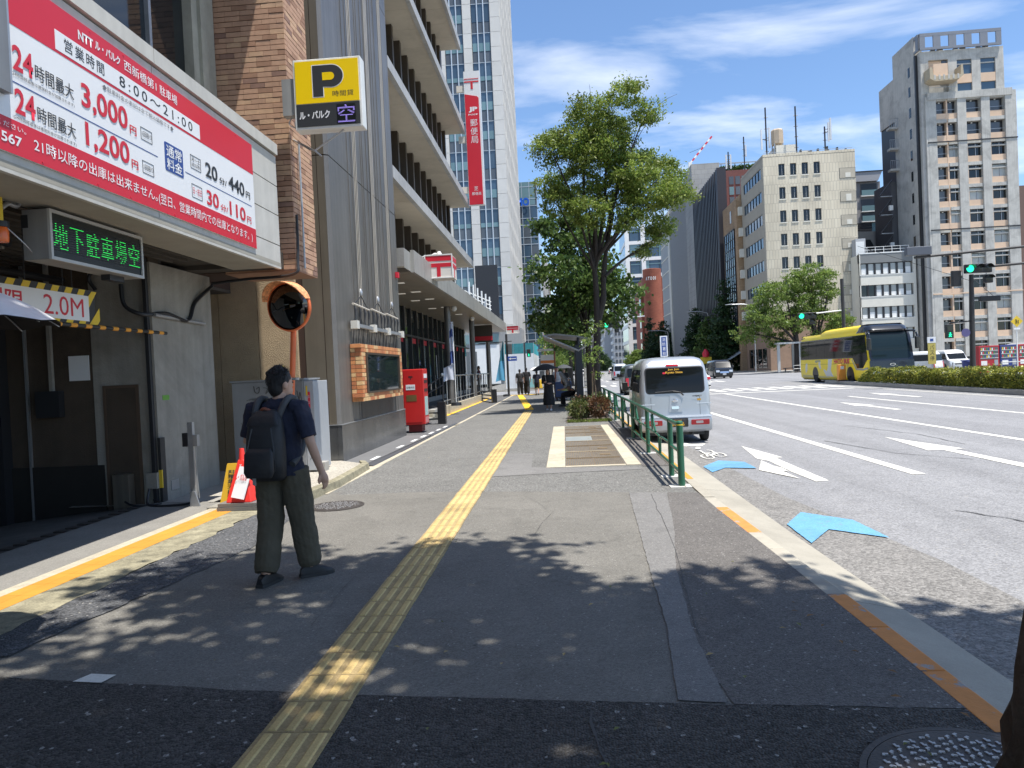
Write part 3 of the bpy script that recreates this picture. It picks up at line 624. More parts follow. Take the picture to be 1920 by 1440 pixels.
# brick column: single bricks on a recessed dark core
BRK = [mat('brick_%s' % n, c, 0.8, var=0.12, vs=9, rnd=0.05, bump=0.12, bs=90) for n, c in
       (('tan', (0.45, 0.27, 0.175)), ('pale', (0.52, 0.33, 0.205)), ('brown', (0.33, 0.185, 0.115)), ('dark', (0.25, 0.145, 0.105)))]
bx('column_core', MORTAR, -5.24, 10.972, 3.36, -4.118, 11.92, 9.6)
rb = random.Random(11); ch = 0.0815; nrow = int((7.9 - 3.36) / ch)
def pick(): return BRK[rb.choices((0, 1, 2, 3), (58, 20, 17, 5))[0]]
extra = {m.name: MB() for m in BRK}; count = 0
for r in range(75):
    z = 3.362 + r * ch; x = -4.10
    off = (0.115 * ((r * 2) % 3))
    first = True
    while x > -5.25:
        l = (0.235 - off if first else 0.235); first = False
        if l < 0.03: continue
        xa = max(x - l, -5.25)
        m = pick(); pr_ = 10.955 + rb.uniform(-.003, .003)
        if r < nrow and count < 300 and x - xa > .02:
            bx('brick', m, xa + .0022, pr_, z, x - .0022, 10.99, z + ch - .011); count += 1
        else:
            extra[m.name].box(xa + .0022 + ox, pr_ + oy, z, x - .0022 + ox, 10.99 + oy, z + ch - .011)
        x = xa
    y = 10.992
    while y < 11.92:
        l = 0.235 - (off if y < 11 else 0); yb = min(y + max(l, .06), 11.92)
        extra[pick().name].box(-4.14 + ox, y + oy, z, -4.098 + rb.uniform(-.003, .003) + ox, yb - .004 + oy, z + ch - .011)
        y = yb
for m in BRK: tag(extra[m.name].build('brick_courses', m, bld), kind='stuff')
bx('column_soffit', BRK[2], -5.25, 10.96, 3.335, -4.10, 11.92, 3.36)
# cables and conduit
def cable(name, pts, r, m, parent, n=6): 
    l = parent.location if parent is not None else Vector((0, 0, 0))
    return MB().tube([Vector(p) - l for p in smoothcurve(pts)], r, n).build(name, m, parent, smooth=60)
cable('cable', [(-6.45, 9.54, 3.0), (-6.5, 9.5, 3.2), (-6.1, 9.45, 3.42)], .025, DARKM, bld)
cable('cable', [(-6.05, 9.5, 3.05), (-5.98, 9.45, 2.75), (-5.75, 9.5, 2.62), (-5.66, 9.9, 2.66), (-5.66, 10.5, 2.6), (-5.66, 10.75, 2.9), (-5.6, 11.2, 3.2)], .03, DARKM, bld)
cable('conduit', [(-5.66, 9.62, 2.62), (-5.66, 11.0, 2.58)], .028, STEEL, bld)
cable('conduit', [(-5.6, 11.2, 3.24), (-4.95, 11.0, 3.25), (-4.14, 10.9, 3.27), (-4.06, 10.93, 3.5), (-4.05, 10.95, 4.2)], .022, DARKM, bld)
cable('conduit', [(-4.05, 11.2, 3.4), (-4.05, 11.2, 5.4)], .018, STEEL, bld)
cable('cable', [(-5.8, 9.5, .2), (-5.75, 9.35, .02), (-5.5, 9.2, .01), (-5.15, 9.22, .02), (-5.0, 9.22, .06)], .018, DARKM, bld)
cable('cable', [(-6.1, 9.4, .05), (-5.9, 9.3, .01), (-5.6, 9.4, .01), (-5.75, 9.5, .05)], .015, DARKM, bld)

# ---------------------------------------------------------------- price board
sg = thing('parking_price_sign', 'large red and white parking price board on the garage fascia', 'sign', (-4.2, 7.0, 3.45))
SW = mat('sign_white', (0.74, 0.75, 0.76), 0.4, var=0.03); SR = mat('sign_red', (0.58, 0.018, 0.035), 0.4, var=0.03)
SK = mat('sign_ink', (0.025, 0.027, 0.03), 0.5); SB = mat('sign_blue', (0.03, 0.07, 0.26), 0.45); SGY = mat('sign_grey', (0.16, 0.16, 0.17), 0.5)
def sb(name, m, y0, z0, y1, z1, d): return slab(name, m, sg, 0, y0 - 7.0, z0 - 3.45, d, y1 - 7.0, z1 - 3.45)
sb('board', SW, 2.6, 3.465, 9.70, 4.905, .020)
sb('red_band', SR, 2.6, 4.49, 9.70, 4.905, .022)
sb('red_band', SR, 2.6, 3.465, 9.70, 3.735, .022)
sb('white_strip', SW, 5.83, 4.515, 8.25, 4.685, .024)
def st(txt, m, y0, y1, z0, z1, bold=0.004, d=.0255, **k):
    return lettering(txt, m, sg, (d, y0 - 7.0, z0 - 3.45), (0, 1, 0), (0, 0, 1), y1 - y0, z1 - z0, bold=bold, depth=0.0, **k)
st('NTT', SW, 6.13, 6.335, 4.735, 4.82, .03); st('ル・パルク', SW, 6.36, 6.74, 4.75, 4.835, .03)
st('西新橋第1', SW, 6.80, 7.36, 4.74, 4.845); st('駐車場', SW, 7.42, 7.77, 4.74, 4.845)
st('営業時間', SK, 5.94, 6.48, 4.545, 4.66, spacing=1.25); st('8:00〜21:00', SK, 6.71, 8.08, 4.55, 4.655, .005, spacing=1.4)
st('◆駐車料金の表記は全て税込価格です◆', SGY, 6.44, 7.66, 4.415, 4.465, .0)
for z, n, w in ((4.14, '3,000', 6.13), (3.80, '1,200', 6.16)):
    st('24', SR, 5.33, 5.55, z, z + .20, .02); st('時間最大', SK, 5.57, 6.03, z + .01, z + .14, .004)
    st('(24時間経過後は通常料金が加算されます)', SK, 5.31, 6.03, z - .055, z - .02, .0)
    st(n, SR, w, 6.81, z - .03, z + .22, .02); st('円', SR, 6.84, 6.95, z - .01, z + .08, .02)
    for a, b, c, d in ((7.03, z, 7.035, z + .125), (7.225, z, 7.23, z + .125), (7.035, z, 7.225, z + .004), (7.035, z + .121, 7.225, z + .125)): sb('box_line', SK, a, b, c, d, .0235)
    st('1回限り', SK, 7.05, 7.215, z + .035, z + .09, .0)
sb('rule', SB, 4.0, 4.036, 7.32, 4.044, .0225); sb('rule', SB, 7.87, 4.030, 9.60, 4.038, .0225)
b = MB().prism([(y - 7.0, z - 3.45) for y, z in rrect(7.46, 3.945, 7.83, 4.255, .02)], 'x', 0, .0235); b.build('blue_box', SB, sg)
st('通常', SW, 7.49, 7.80, 4.105, 4.235, .01); st('料金', SW, 7.49, 7.80, 3.965, 4.09, .01)
for z, t1, c, n1, n2 in ((4.12, '月〜土', SK, '20', '440'), (3.785, '日・祝日', SR, '30', '110')):
    for a, b_, c_, d in ((8.0, z, 8.005, z + .155), (8.23, z, 8.235, z + .155), (8.005, z, 8.23, z + .004), (8.005, z + .151, 8.23, z + .155)): sb('box_line', SK, a, b_, c_, d, .0235)
    if t1 == '月〜土': st(t1, SK, 8.02, 8.215, z + .08, z + .14, .0); st('(祝日除)', SK, 8.02, 8.215, z + .02, z + .07, .0)
    else: st(t1, SR, 8.02, 8.215, z + .04, z + .12, .0)
    st(n1, c, 8.34, 8.64, z - .01, z + .17, .02); st('分/', c, 8.68, 8.88, z - .005, z + .08, .015)
    st(n2, c, 8.93, 9.39, z - .01, z + .17, .02); st('円', c, 9.43, 9.56, z - .01, z + .085, .015)
st('連絡ください。', SW, 4.98, 5.43, 3.655, 3.70, .0); st('567', SW, 5.17, 5.38, 3.535, 3.615, .02)
st('21時以降の出庫は出来ません。', SW, 5.51, 7.27, 3.555, 3.665, .003); st('(翌日、営業時間内での出庫となります。)', SW, 7.29, 9.57, 3.53, 3.665, .002)
for y in (4.6, 5.6, 6.3, 6.8, 7.6, 9.2):
    for z in (3.49, 4.88): MB().cyl((.02, y - 7, z - 3.45), (.027, y - 7, z - 3.45), .008, n=8).build('screw', RED, sg)
# box at the left picture edge
t = thing('grey_sign_box', 'grey metal sign box cut off by the upper left picture edge', 'sign box', (-4.05, 5.0, 3.9))
slab('housing', mat('grey_sheet', (0.22, 0.225, 0.23), 0.5, 0.3, var=0.08, streak=0.1), t, -.148, -.7, .0, -.06, .215, 1.6); slab('trim', STEEL, t, -.148, .215, .0, -.06, .235, 1.6); slab('bracket', DARKM, t, -.2, -.1, .3, -.15, .05, .6)
# ---------------------------------------------------------------- LED message box under the soffit
t = thing('led_message_sign', 'hanging message box with green lit characters under the garage soffit', 'sign', (-4.7, 7.1, 2.84))
hx = mat('led_housing', (0.30, 0.30, 0.29), 0.5, 0.2, var=0.08, streak=0.12)
MB().box(-.26, -.77, 0, -.01, .70, .47).build('housing', hx, t, bevel=.008)
for (a, b, c, d) in ((-.77, 0, .70, .03), (-.77, .44, .70, .47), (-.77, .03, -.74, .44), (.67, .03, .70, .44)): slab('frame', mat('led_frame', (0.46, 0.46, 0.44), 0.4), t, -.01, a, b, .015, c, d)
slab('screen', mat('led_black', (0.012, 0.014, 0.013), 0.35), t, -.012, -.74, .03, -.002, .67, .44)
LG = mat('led_green', (0.0, 0.3, 0.05), 0.5, emit=(0.03, 1.0, 0.12), es=1.0)
for i, c_ in enumerate('地下駐車場空'):
    y = -.715 + i * .232
    lettering(c_, LG, t, (.001, y, .10), (0, 1, 0), (0, 0, 1), .20, .255, name='lit_character', bold=.012, depth=0)
for k in range(13): slab('dark_bar', MATS['led_black'], t, -.002, -.74, .10 + k * .0225, .006, .67, .117 + k * .0225)  # added bars imitating unlit scan rows of the characters, not real louvers
slab('hanger', DARKM, t, -.2, .2, .47, -.15, .25, .56); slab('hanger', DARKM, t, -.2, -.5, .47, -.15, -.45, .56); slab('foot_box', DARKM, t, -.2, .25, -.06, -.1, .5, 0)
slab('louvre_plate', DARKM, t, -.265, -.775, .3, -.2, -.77, .42)
# ---------------------------------------------------------------- height limit board and striped bar, hung on wires
YL = mat('hazard_yellow', (0.72, 0.50, 0.03), 0.5, var=0.06); HB = mat('hazard_black', (0.03, 0.03, 0.03), 0.5)
t = thing('height_limit_board', 'white 2.0M height limit board with yellow and black striped border', 'sign', (-5.7, 7.4, 2.38))
MB().box(-.02, -1.3, 0, 0, 1.0, .44).build('board', HB, t)
def stripes(y0, y1, z0, z1, pitch):
    y = y0
    while y < y1:
        p = [(y, z0), (y + pitch * .5, z0), (y + pitch * .5 + (z1 - z0) * .6, z1), (y + (z1 - z0) * .6, z1)]
        p = [(min(max(a, -1.3), 1.1), c) for a, c in p]
        MB().prism(p, 'x', .0, .003).build('stripe', YL, t); y += pitch
stripes(-1.3, .8, .36, .435, .22); stripes(-1.3, .8, .005, .07, .22)
MB().prism([(.88, .02), (1.08, .24), (1.08, .08), (1.02, .01)], 'x', 0, .0031).build('stripe', YL, t)
MB().prism([(.88, .22), (.88, .36), (.95, .43), (1.04, .43)], 'x', 0, .0031).build('stripe', YL, t)
slab('white_panel', SW, t, -.001, -1.3, .06, .006, .88, .365)
lettering('制限', SR, t, (.0075, -.72, .10), (0, 1, 0), (0, 0, 1), .55, .22, bold=.015, depth=0)
lettering('2.0M', SR, t, (.0075, .12, .10), (0, 1, 0), (0, 0, 1), .66, .22, bold=.0, depth=0)
for y in (-.12, .62): MB().cyl((-.01, y, .44), (-.01, y, 1.06), .005, n=5).build('wire', DARKM, t)
t = thing('striped_bar', 'thin black and orange clearance bar hanging below the height board', 'bar', (-5.7, 8.4, 2.33))
MB().cyl((0, -1.4, .05), (0, 1.55, .05), .025, n=10).build('rod', HB, t, smooth=50)
for k in range(11): MB().cyl((0, -1.25 + k * .26, .05), (0, -1.14 + k * .26, .05), .0265, n=10).build('orange_band', mat('reflective_orange', (0.75, 0.33, 0.04), 0.5), t, smooth=50)
for y in (-.55, 1.45): MB().cyl((0, y, .05), (0, y, 1.1), .004, n=5).build('wire', DARKM, t)
t = thing('warning_lamp', 'orange beacon on a yellow bracket at the left picture edge', 'lamp', (-4.9, 6.0, 2.95))
MB().lathe([(.055, .0), (.06, .02), (.06, .10), (.05, .13)], 16).build('lens', mat('orange_lens', (0.75, 0.15, 0.03), 0.2), t, smooth=40)
MB().lathe([(.065, .13), (.065, .18)], 16).build('cap', BLACK, t, smooth=40)
slab('bracket', YL, t, -.03, -.06, .16, .03, 0, .5)
MB().tube(smoothcurve([(0, .02, .3), (0, .1, .36), (0, .2, .36), (0, .25, .42)]), .02, 8).build('pipe', STEEL, t, smooth=60)
cable('cable', [(-4.88, 6.02, 3.1), (-4.8, 6.15, 2.95), (-4.86, 6.32, 2.9)], .006, STEEL, None)['kind'] = 'structure'
# ---------------------------------------------------------------- P sign
t = thing('parking_sign', 'square yellow P sign box sticking out from the brick column', 'sign', (-3.35, 10.6, 5.38))
MB().box(-.52, 0, 0, .52, .22, 1.05).build('housing', mat('sign_box_white', (0.70, 0.71, 0.68), 0.5, var=0.06, stain=0.15), t, bevel=.012)
PY = mat('sign_yellow', (0.88, 0.60, 0.0), 0.35, var=0.02)
slab('yellow_panel', PY, t, -.485, -.012, .385, .485, .002, 1.015); slab('black_panel', SK, t, -.485, -.010, .04, .485, .002, .375)
def face_text(txt, m, x, z, w, h, bold, d=-.0135, **k): return lettering(txt, m, t, (x, d, z), (1, 0, 0), (0, 0, 1), w, h, bold=bold, depth=0, **k)
def pshape(o):
    out = [(-.235 - o, .475 - o), (-.08 + o, .475 - o), (-.08 + o, .62 - o * 0 - o)]
    out += [(.05 + (.18 + o) * math.sin(R(180 - a)), .775 + (.165 + o) * -math.cos(R(a)) * 1.0) for a in range(0, 181, 12)]
    return out + [(-.235 - o, .94 + o)]
MB().prism([(x + .02, z) for x, z in pshape(.012)], 'y', -.0135, -.012).build('white_outline', SW, t)
MB().prism([(x + .02, z) for x, z in pshape(0)], 'y', -.0155, -.013).build('letter_p', SK, t)
MB().prism([(x + .02, z) for x, z in [(-.085, .715), (.04, .715)] + [(.04 + .058 * math.sin(R(a)), .773 - .058 * math.cos(R(a))) for a in range(15, 180, 15)] + [(.04, .831), (-.085, .831)]], 'y', -.0175, -.015).build('letter_counter', PY, t)
face_text('時間貸', SK, .08, .465, .32, .085, .0)
face_text('ル・パルク', SW, -.445, .15, .47, .12, .03)
slab('led_panel', MATS['led_black'], t, .13, -.0115, .06, .42, -.008, .35)
face_text('空', mat('led_violet', (0.2, 0.15, 0.5), 0.5, emit=(0.42, 0.32, 1.0), es=0.55), .145, .075, .26, .26, .0)
for k in range(17): slab('led_gap', MATS['led_black'], t, .135, -.0165, .068 + k * .0165, .415, -.0137, .0735 + k * .0165)
slab('bracket_box', hx, t, -.72, .05, .25, -.52, .2, .80)
MB().tube([(.2, .1, 0), (-.28, .12, -.28), (-.55, .3, -.1)], .014, 6).build('stay', STEEL, t); MB().tube([(-.28, .12, -.28), (-.18, .12, -.37)], .014, 6).build('stay', STEEL, t)
MB().tube([(-.75, .5, .04), (-.4, .2, -.22), (-.28, .12, -.28)], .014, 6).build('stay', STEEL, t)
MB().tube(smoothcurve([(-.6, .12, .25), (-.66, .12, .15), (-.58, .15, .1), (-.6, .2, .2)]), .008, 6).build('cable', STEEL, t)
# ---------------------------------------------------------------- traffic mirror
t = thing('traffic_mirror', 'round orange hooded traffic mirror on an orange pole by the garage', 'mirror', (-4.33, 11.0, 0))
OR = mat('orange_paint', (0.66, 0.145, 0.045), 0.45, var=0.08, vs=5)
ORW = mat('worn_orange', (0.70, 0.30, 0.13), 0.6, var=0.35, vs=14, speck=0.3, sps=40)
MB().tube([(-.02, 0, 0), (0, 0, 1.0), (.09, .03, 2.2), (.14, .05, 3.1)], .045, 16).build('pole', OR, t, smooth=60)
mc = Vector((.12, -.14, 2.76)); nrm = Vector((-.22, -.97, -.10)).normalized()
q = nrm.to_track_quat('Z', 'Y').to_matrix()
def mring(r, h, n=40): return [mc + q @ Vector((r * math.cos(2 * math.pi * k / n), r * math.sin(2 * math.pi * k / n), h)) for k in range(n)]
MB().loft([mring(.375, -.03), mring(.385, .0), mring(.375, .03), mring(.355, .035)], True, False).build('rim', OR, t, smooth=50)
MB().loft([mring(.372 * s_, .0 + .10 * (1 - s_ * s_)) for s_ in (1, .9, .75, .55, .35, .15, .02)], True, True).build('mirror_face', mat('mirror', (0.10, 0.10, 0.105), 0.03, 1.0), t, smooth=80)
MB().loft([mring(.33, -.03), mring(.2, -.10), mring(.05, -.11)], True, True).build('back_shell', OR, t, smooth=60)
up_ = (Vector((0, 0, 1)) - nrm * nrm.z).normalized(); sd_ = nrm.cross(up_)
hood = []
for a in range(-8, 9):
    th = a * R(74) / 8; d = up_ * math.cos(th) + sd_ * math.sin(th); dep = .05 + .22 * math.cos(th * 1.05) ** .7
    hood.append([mc + d * .39 - nrm * .02, mc + d * .40 + nrm * dep, mc + d * .385 + nrm * dep, mc + d * .375 - nrm * .02])
MB().loft(hood).build('hood', ORW, t, smooth=50)
MB().tube([mc - nrm * .1, mc - nrm * .2 + Vector((0, 0, -.02))], .03, 8).build('bracket', OR, t); slab('clamp', STEEL, t, .0, -.05, 1.62, .13, .1, 1.66)
slab('plate', mat('plate_yellow', (0.62, 0.47, 0.10), 0.5, var=0.1), t, -.095, -.1, 1.36, -.035, -.09, 1.86, 0); lettering('ミラー注意', HB, t, (-.09, -.102, 1.38), (1, 0, 0), (0, 0, 1), .05, .46, vertical=True, bold=.02, depth=0)
# ---------------------------------------------------------------- graffiti cabinet
t = thing('utility_cabinet', 'grey steel cabinet scribbled with black graffiti behind the man with backpack', 'cabinet', (-4.85, 11.7, 0))
GC = mat('cabinet_grey', (0.27, 0.28, 0.29), 0.45, 0.2, var=0.08, stain=0.15, streak=0.06)
MB().box(-.66, -.2, .10, .56, .55, 1.62).build('body', GC, t, bevel=.015); slab('roof_plate', GC, t, -.68, -.22, 1.62, .58, .57, 1.65); slab('plinth', CONC, t, -.7, -.25, 0, .6, .6, .10)
MB().box(.563, -.2, .12, .73, .5, 1.6).build('side_door', mat('sticker_white', (0.36, 0.38, 0.40), 0.35, var=0.1), t, bevel=.01)
slab('red_sticker', RED, t, .63, -.206, .98, .665, -.2, 1.42); slab('yellow_sticker', YL, t, .60, -.206, 1.36, .625, -.2, 1.52)
for i, z in enumerate((1.05, 1.15, 1.25, 1.35)): lettering('注', SW, t, (.635, -.208, z - .03), (1, 0, 0), (0, 0, 1), .025, .05, depth=0)
rg = random.Random(5)
def scrib(pts, r, m): MB().tube(smoothcurve([(x, -.203, z) for x, z in pts]), r, 4).build('scribble', m, t)
INK = mat('marker_ink', (0.012, 0.012, 0.013), 0.5); INKW = mat('marker_pale', (0.42, 0.43, 0.44), 0.5)
for k in range(5):
    a = .27 - k * .012; scrib([(-.27 + a * 1.1 * math.cos(R(d)), 1.08 + a * math.sin(R(d))) for d in range(-150 + 20 * k, 150 - 12 * k, 30)], .0028 + .001 * k, INK)
scrib([(-.45, 1.0), (-.42, 1.14), (-.40, .98), (-.36, 1.1), (-.33, .98), (-.29, 1.12), (-.28, 1.0), (-.22, 1.07), (-.18, 1.02), (-.14, 1.12)], .006, INK)
scrib([(-.28, 1.55), (-.26, 1.45), (-.20, 1.44), (-.19, 1.53), (-.24, 1.5)], .006, INK); scrib([(-.12, 1.52), (-.05, 1.5), (-.08, 1.42), (-.0, 1.5)], .005, INK)
scrib([(-.42, .82), (-.33, .86), (-.34, .8), (-.25, .84)], .004, INK); scrib([(.45, 1.45), (.48, 1.3), (.5, 1.42), (.53, 1.2)], .005, INK)
scrib([(-.1, .7), (.02, .75), (.1, .66), (.2, .72)], .004, INKW); scrib([(.60, .95), (.64, .8), (.60, .6), (.68, .45), (.62, .3)], .004, INK); scrib([(.68, .9), (.66, .7), (.7, .5)], .004, INK)
# ---------------------------------------------------------------- traffic cone with boards
t = thing('traffic_cone', 'red square traffic cone on weighted base plates at the driveway edge', 'cone', (-4.15, 8.85, 0.017))
CR_ = mat('cone_red', (0.80, 0.045, 0.035), 0.4, var=0.06)
slab('weight_plate', mat('weight_grey', (0.16, 0.155, 0.15), 0.7, var=0.1), t, -.26, -.22, 0, .26, .22, .045); slab('weight_plate', MATS['weight_grey'], t, -.25, -.21, .05, .25, .21, .09)
MB().loft([[(s * a, s_ * a, z) for s, s_ in ((-1, -1), (1, -1), (1, 1), (-1, 1))] for a, z in ((.165, .09), (.16, .12), (.045, .60), (.04, .62))]).build('body', CR_, t, bevel=.012)
MB().lathe([(.052, .50), (.036, .68), (.028, .76)], 16).build('tip', CR_, t, smooth=50); MB().lathe([(.062, .50), (.058, .56)], 16).build('white_collar', SW, t, smooth=50)
MB().obox((.05, -.15, .34), (.17, .012, .40), Matrix.Rotation(R(-16), 3, 'X') @ Matrix.Rotation(R(12), 3, 'Y')).build('white_board', SW, t)
o = lettering('ル・パルク', SR, t, (-.03, -.168, .38), (1, .05, -.15), (0, .27, 1), .15, .08, bold=.03, depth=0.004)
t = thing('folding_sign', 'yellow folding notice board half hidden behind the traffic cone', 'sign', (-4.38, 9.02, 0.0))
MB().loft([[(-.16, -.05, .03), (.16, -.05, .03), (.16, -.035, .03), (-.16, -.035, .03)], [(-.09, .07, .56), (.09, .07, .56), (.09, .085, .56), (-.09, .085, .56)]]).build('front_panel', mat('notice_yellow', (0.62, 0.38, 0.03), 0.5), t)
MB().loft([[(-.16, .20, .03), (.16, .20, .03), (.16, .215, .03), (-.16, .215, .03)], [(-.09, .09, .56), (.09, .09, .56), (.09, .105, .56), (-.09, .105, .56)]]).build('rear_panel', MATS['notice_yellow'], t)
slab('base', PILL, t, -.28, -.16, 0, .2, .22, .03)
lettering('駐車場入口', HB, t, (-.06, -.030, .18), (1, 0, 0), (0, .22, 1), .10, .30, vertical=True, bold=.02, depth=.006)
# ---------------------------------------------------------------- sensor post
t = thing('sensor_post', 'slim grey sensor post with small boxes in front of the concrete pillar', 'post', (-5.0, 9.2, 0))
slab('post', STEEL, t, -.035, -.03, 0, .035, .03, 1.12); slab('sensor_box', BLACK, t, -.10, -.05, .80, -.03, .04, .98); slab('sensor_box', hx, t, .04, -.04, .80, .10, .03, .95)
MB().prism([(-.03, 0), (.1, 0), (.04, .2), (-.03, .2)], 'y', -.06, -.035).build('foot', STEEL, t); MB().tube(smoothcurve([(.06, 0, .8), (.05, 0, .5), (.07, 0, .1)]), .007, 5).build('cable', hx, t)
for y in (5.2, 7.6): bx('lamp_tray', DARKM, -7.4, y, 3.28, -6.2, y + .14, 3.38); bx('lamp_tube', PILL, -7.35, y + .05, 3.25, -6.25, y + .09, 3.28)
for z, r_ in ((3.15, .05), (3.02, .035)): cable('ceiling_pipe', [(-6.9, 2.0, z), (-6.9, 6.0, z), (-6.9, 9.5, z)], r_, DARKM, bld)
bx('notice', SW, -6.95, 9.60, 1.75, -6.65, 9.612, 2.1); bx('bumper_guard', HB, -5.70, 9.58, 0, -5.66, 9.70, .9); bx('bumper_guard_stripe', YL, -5.699, 9.575, .2, -5.655, 9.60, .45)
# clutter inside the garage
t = thing('plastic_tank', 'cream plastic tank in the dark garage at the left picture edge', 'tank', (-6.85, 7.4, -.03))
MB().lathe([(.18, 0), (.22, .05), (.22, .36), (.19, .43), (.08, .46)], 20).build('body', mat('cream_plastic', (0.42, 0.38, 0.26), 0.6, var=0.25, vs=6, stain=0.5), t, smooth=40); slab('stand', DARKM, t, -.2, -.2, -.16, .2, .2, 0)
for i, (x, y) in enumerate(((-4.55, 11.3), (-4.2, 11.7))): tag(MB().box(x - .18, y - .1, .05, x + .18, y + .1, .24).build('concrete_block', CONC, bevel=.01), ['concrete block on the gravel bed nearer the cabinet', 'concrete block on the gravel bed against the steel pier'][i], 'block', 'concrete blocks on the gravel bed')
# ================================================================ steel pier with rigging and display case
STL = mat('brushed_panel', (0.178, 0.168, 0.155), 0.42, 0.35, var=0.10, vs=1.2, streak=0.16, stain=0.12)
STT = mat('tan_panel', (0.26, 0.225, 0.175), 0.42, 0.55, var=0.08, vs=1.5, streak=0.10)
PLI = mat('plinth_panel', (0.185, 0.19, 0.195), 0.25, 0.7, var=0.20, vs=2.5, streak=0.2)
pier = thing('steel_pier', 'tall grey steel clad corner pier between garage and post office', 'pier', (-4.5, 15.7, 0))
def pb(name, m, x0, y0, z0, x1, y1, z1): return slab(name, m, pier, x0 + 4.5, y0 - 15.7, z0, x1 + 4.5, y1 - 15.7, z1)
pb('core', BLACK, -5.0, 13.2, 0, -4.26, 18.4, 26)
for (a, b) in ((.76, 5.78), (5.80, 10.9), (10.92, 16), (16.02, 26)):
    pb('tan_face', STT, -4.80, 13.09, a, -4.43, 13.3, b); pb('tan_face', STT, -4.415, 13.09, a, -4.275, 13.3, b)
    MB().loft([[(x + 4.5, y - 15.7, z) for x, y in ((-4.272, 13.09), (-4.20, 13.14), (-4.20, 14.1), (-4.27, 14.1))] for z in (a, b)]).build('corner_panel', STL, pier)
    for (c, d) in ((14.104, 15.2), (15.204, 16.3), (16.304, 17.3), (17.304, 18.4)): pb('side_panel', STL, -4.27, c, a, -4.20, d, b)
for a, b in ((-4.80, -4.262),): pb('plinth_face', PLI, a, 13.06, 0, b, 13.3, .74)
for a, b in ((13.06, 14.4), (14.405, 15.4), (15.405, 16.4), (16.405, 17.3), (17.305, 18.42)): pb('plinth_side', PLI, -4.26, a, 0, -4.17, b, .74)
pb('plinth_cap', STEEL, -4.82, 13.05, .742, -4.165, 18.43, .756)
pb('recessed_panel', mat('dark_steel', (0.075, 0.076, 0.08), 0.35, 0.7, streak=0.2), -4.198, 14.5, .78, -4.190, 17.2, 1.14)
for y in (14.35, 14.62, 14.8, 14.95, 15.35, 15.5, 15.82, 16.05, 16.15, 16.55, 16.75, 17.05, 17.5, 17.75):
    pb('standing_seam', STL, -4.20, y, .76, -4.188, y + .012, 26)
tag_red = pb('red_box', RED, -4.19, 18.1, 4.14, -4.12, 18.25, 4.28)
# rigging
rig = thing('cable_rigging', 'steel cables, spreader rods and clamps hanging on the steel pier', 'rigging', (-4.1, 16.0, 2.6))
WR = mat('wire_rope', (0.55, 0.50, 0.42), 0.6, 0.1)
def rg_(p): return [(a, y - 16.0, z - 2.6) for a, y, z in p]
for yc, h in ((14.5, 3.30), (15.85, 3.28), (17.15, 3.28)):
    for k in (-.10, .0, .10):
        MB().tube(rg_([(0, yc + k * (1 if k else 1), h + .08 if k == 0 else 3.0), (0.0, yc + k + .12, 14), (0, yc + k + .2, 24)]), .006, 5).build('cable', WR, rig)
    MB().tube(rg_([(0, yc - .5, 3.08), (0, yc, h), (0, yc + .5, 3.06)]), .012, 5).build('sling', DARKM, rig)
    MB().cyl(*rg_([(0, yc - .58, 3.09), (0, yc + .58, 3.05)]), .022, n=8).build('spreader_rod', WR, rig, smooth=50)
    MB().lathe([(.03, 0), (.045, .03), (.045, .09), (.02, .14)], 10, c=(0, yc - 16.0, h - 2.6)).build('shackle', STEEL, rig, smooth=50)
    for k in (-.5, -.15, .2, .5):
        MB().tube(rg_([(0, yc + k, 3.05), (.02, yc + k, 2.95), (0, yc + k + .02, 2.80), (.01, yc + k, 2.66)]), [.016, .028, .014, .02], 6).build('turnbuckle', DARKM, rig, smooth=60)
        MB().tube(rg_([(-.02, yc + k, 2.64), (-.06, yc + k, 2.3)]), .009, 5).build('cable', DARKM, rig)
slab('beam', STEEL, rig, -.03, -2.1, .03, .05, 2.0, .10)
for y in (-2.05, -.7, .55, 1.95): slab('beam_block', mat('pale_block', (0.60, 0.58, 0.52), 0.5, var=0.1), rig, -.05, y - .09, -.01, .08, y + .09, .15)
# brick framed display case
dc = thing('display_case', 'glazed display case with little orange brick frame on the steel pier', 'display case', (-4.19, 15.65, 1.12))
FB = [mat('facing_%s' % n, c, 0.8, var=0.12, vs=12, rnd=0.08) for n, c in (('orange', (0.58, 0.24, 0.09)), ('cream', (0.66, 0.42, 0.20)), ('rust', (0.47, 0.17, 0.07)))]
slab('backing', mat('case_mortar', (0.50, 0.40, 0.27), 0.9), dc, 0, -1.75, .02, .19, 1.72, 1.17)
rf = random.Random(2)
for r in range(14):
    z = .025 + r * .082
    o_ = .06 * (r % 2)
    for side in (-1.76, 1.46):
        y = side - (o_ if side < 0 else 0)
        if r in (0, 1, 12, 13): continue
        slab('brick', FB[rf.randrange(3)], dc, .02, side, z, .222, side + .13 + o_, z + .072); slab('brick', FB[rf.randrange(3)], dc, .02, side + .14 + o_, z, .222, side + .27, z + .072)
    slab('brick', FB[rf.randrange(3)], dc, .0, -1.775, z, .09, -1.76, z + .072); slab('brick', FB[rf.randrange(3)], dc, .10, -1.775, z, .215, -1.76, z + .072)
for r in (0, 1, 12, 13):
    z = .025 + r * .082
    for k in range(21): slab('brick', FB[rf.randrange(3)], dc, .02, -1.76 + k * .166 - .05 * (r % 2), z, .225, -1.76 + k * .166 + .156 - .05 * (r % 2), z + .072)
slab('inner_panel', mat('poster_grey', (0.20, 0.23, 0.23), 0.6, var=0.25, vs=1.5), dc, .13, -1.45, .2, .192, 1.45, .98)
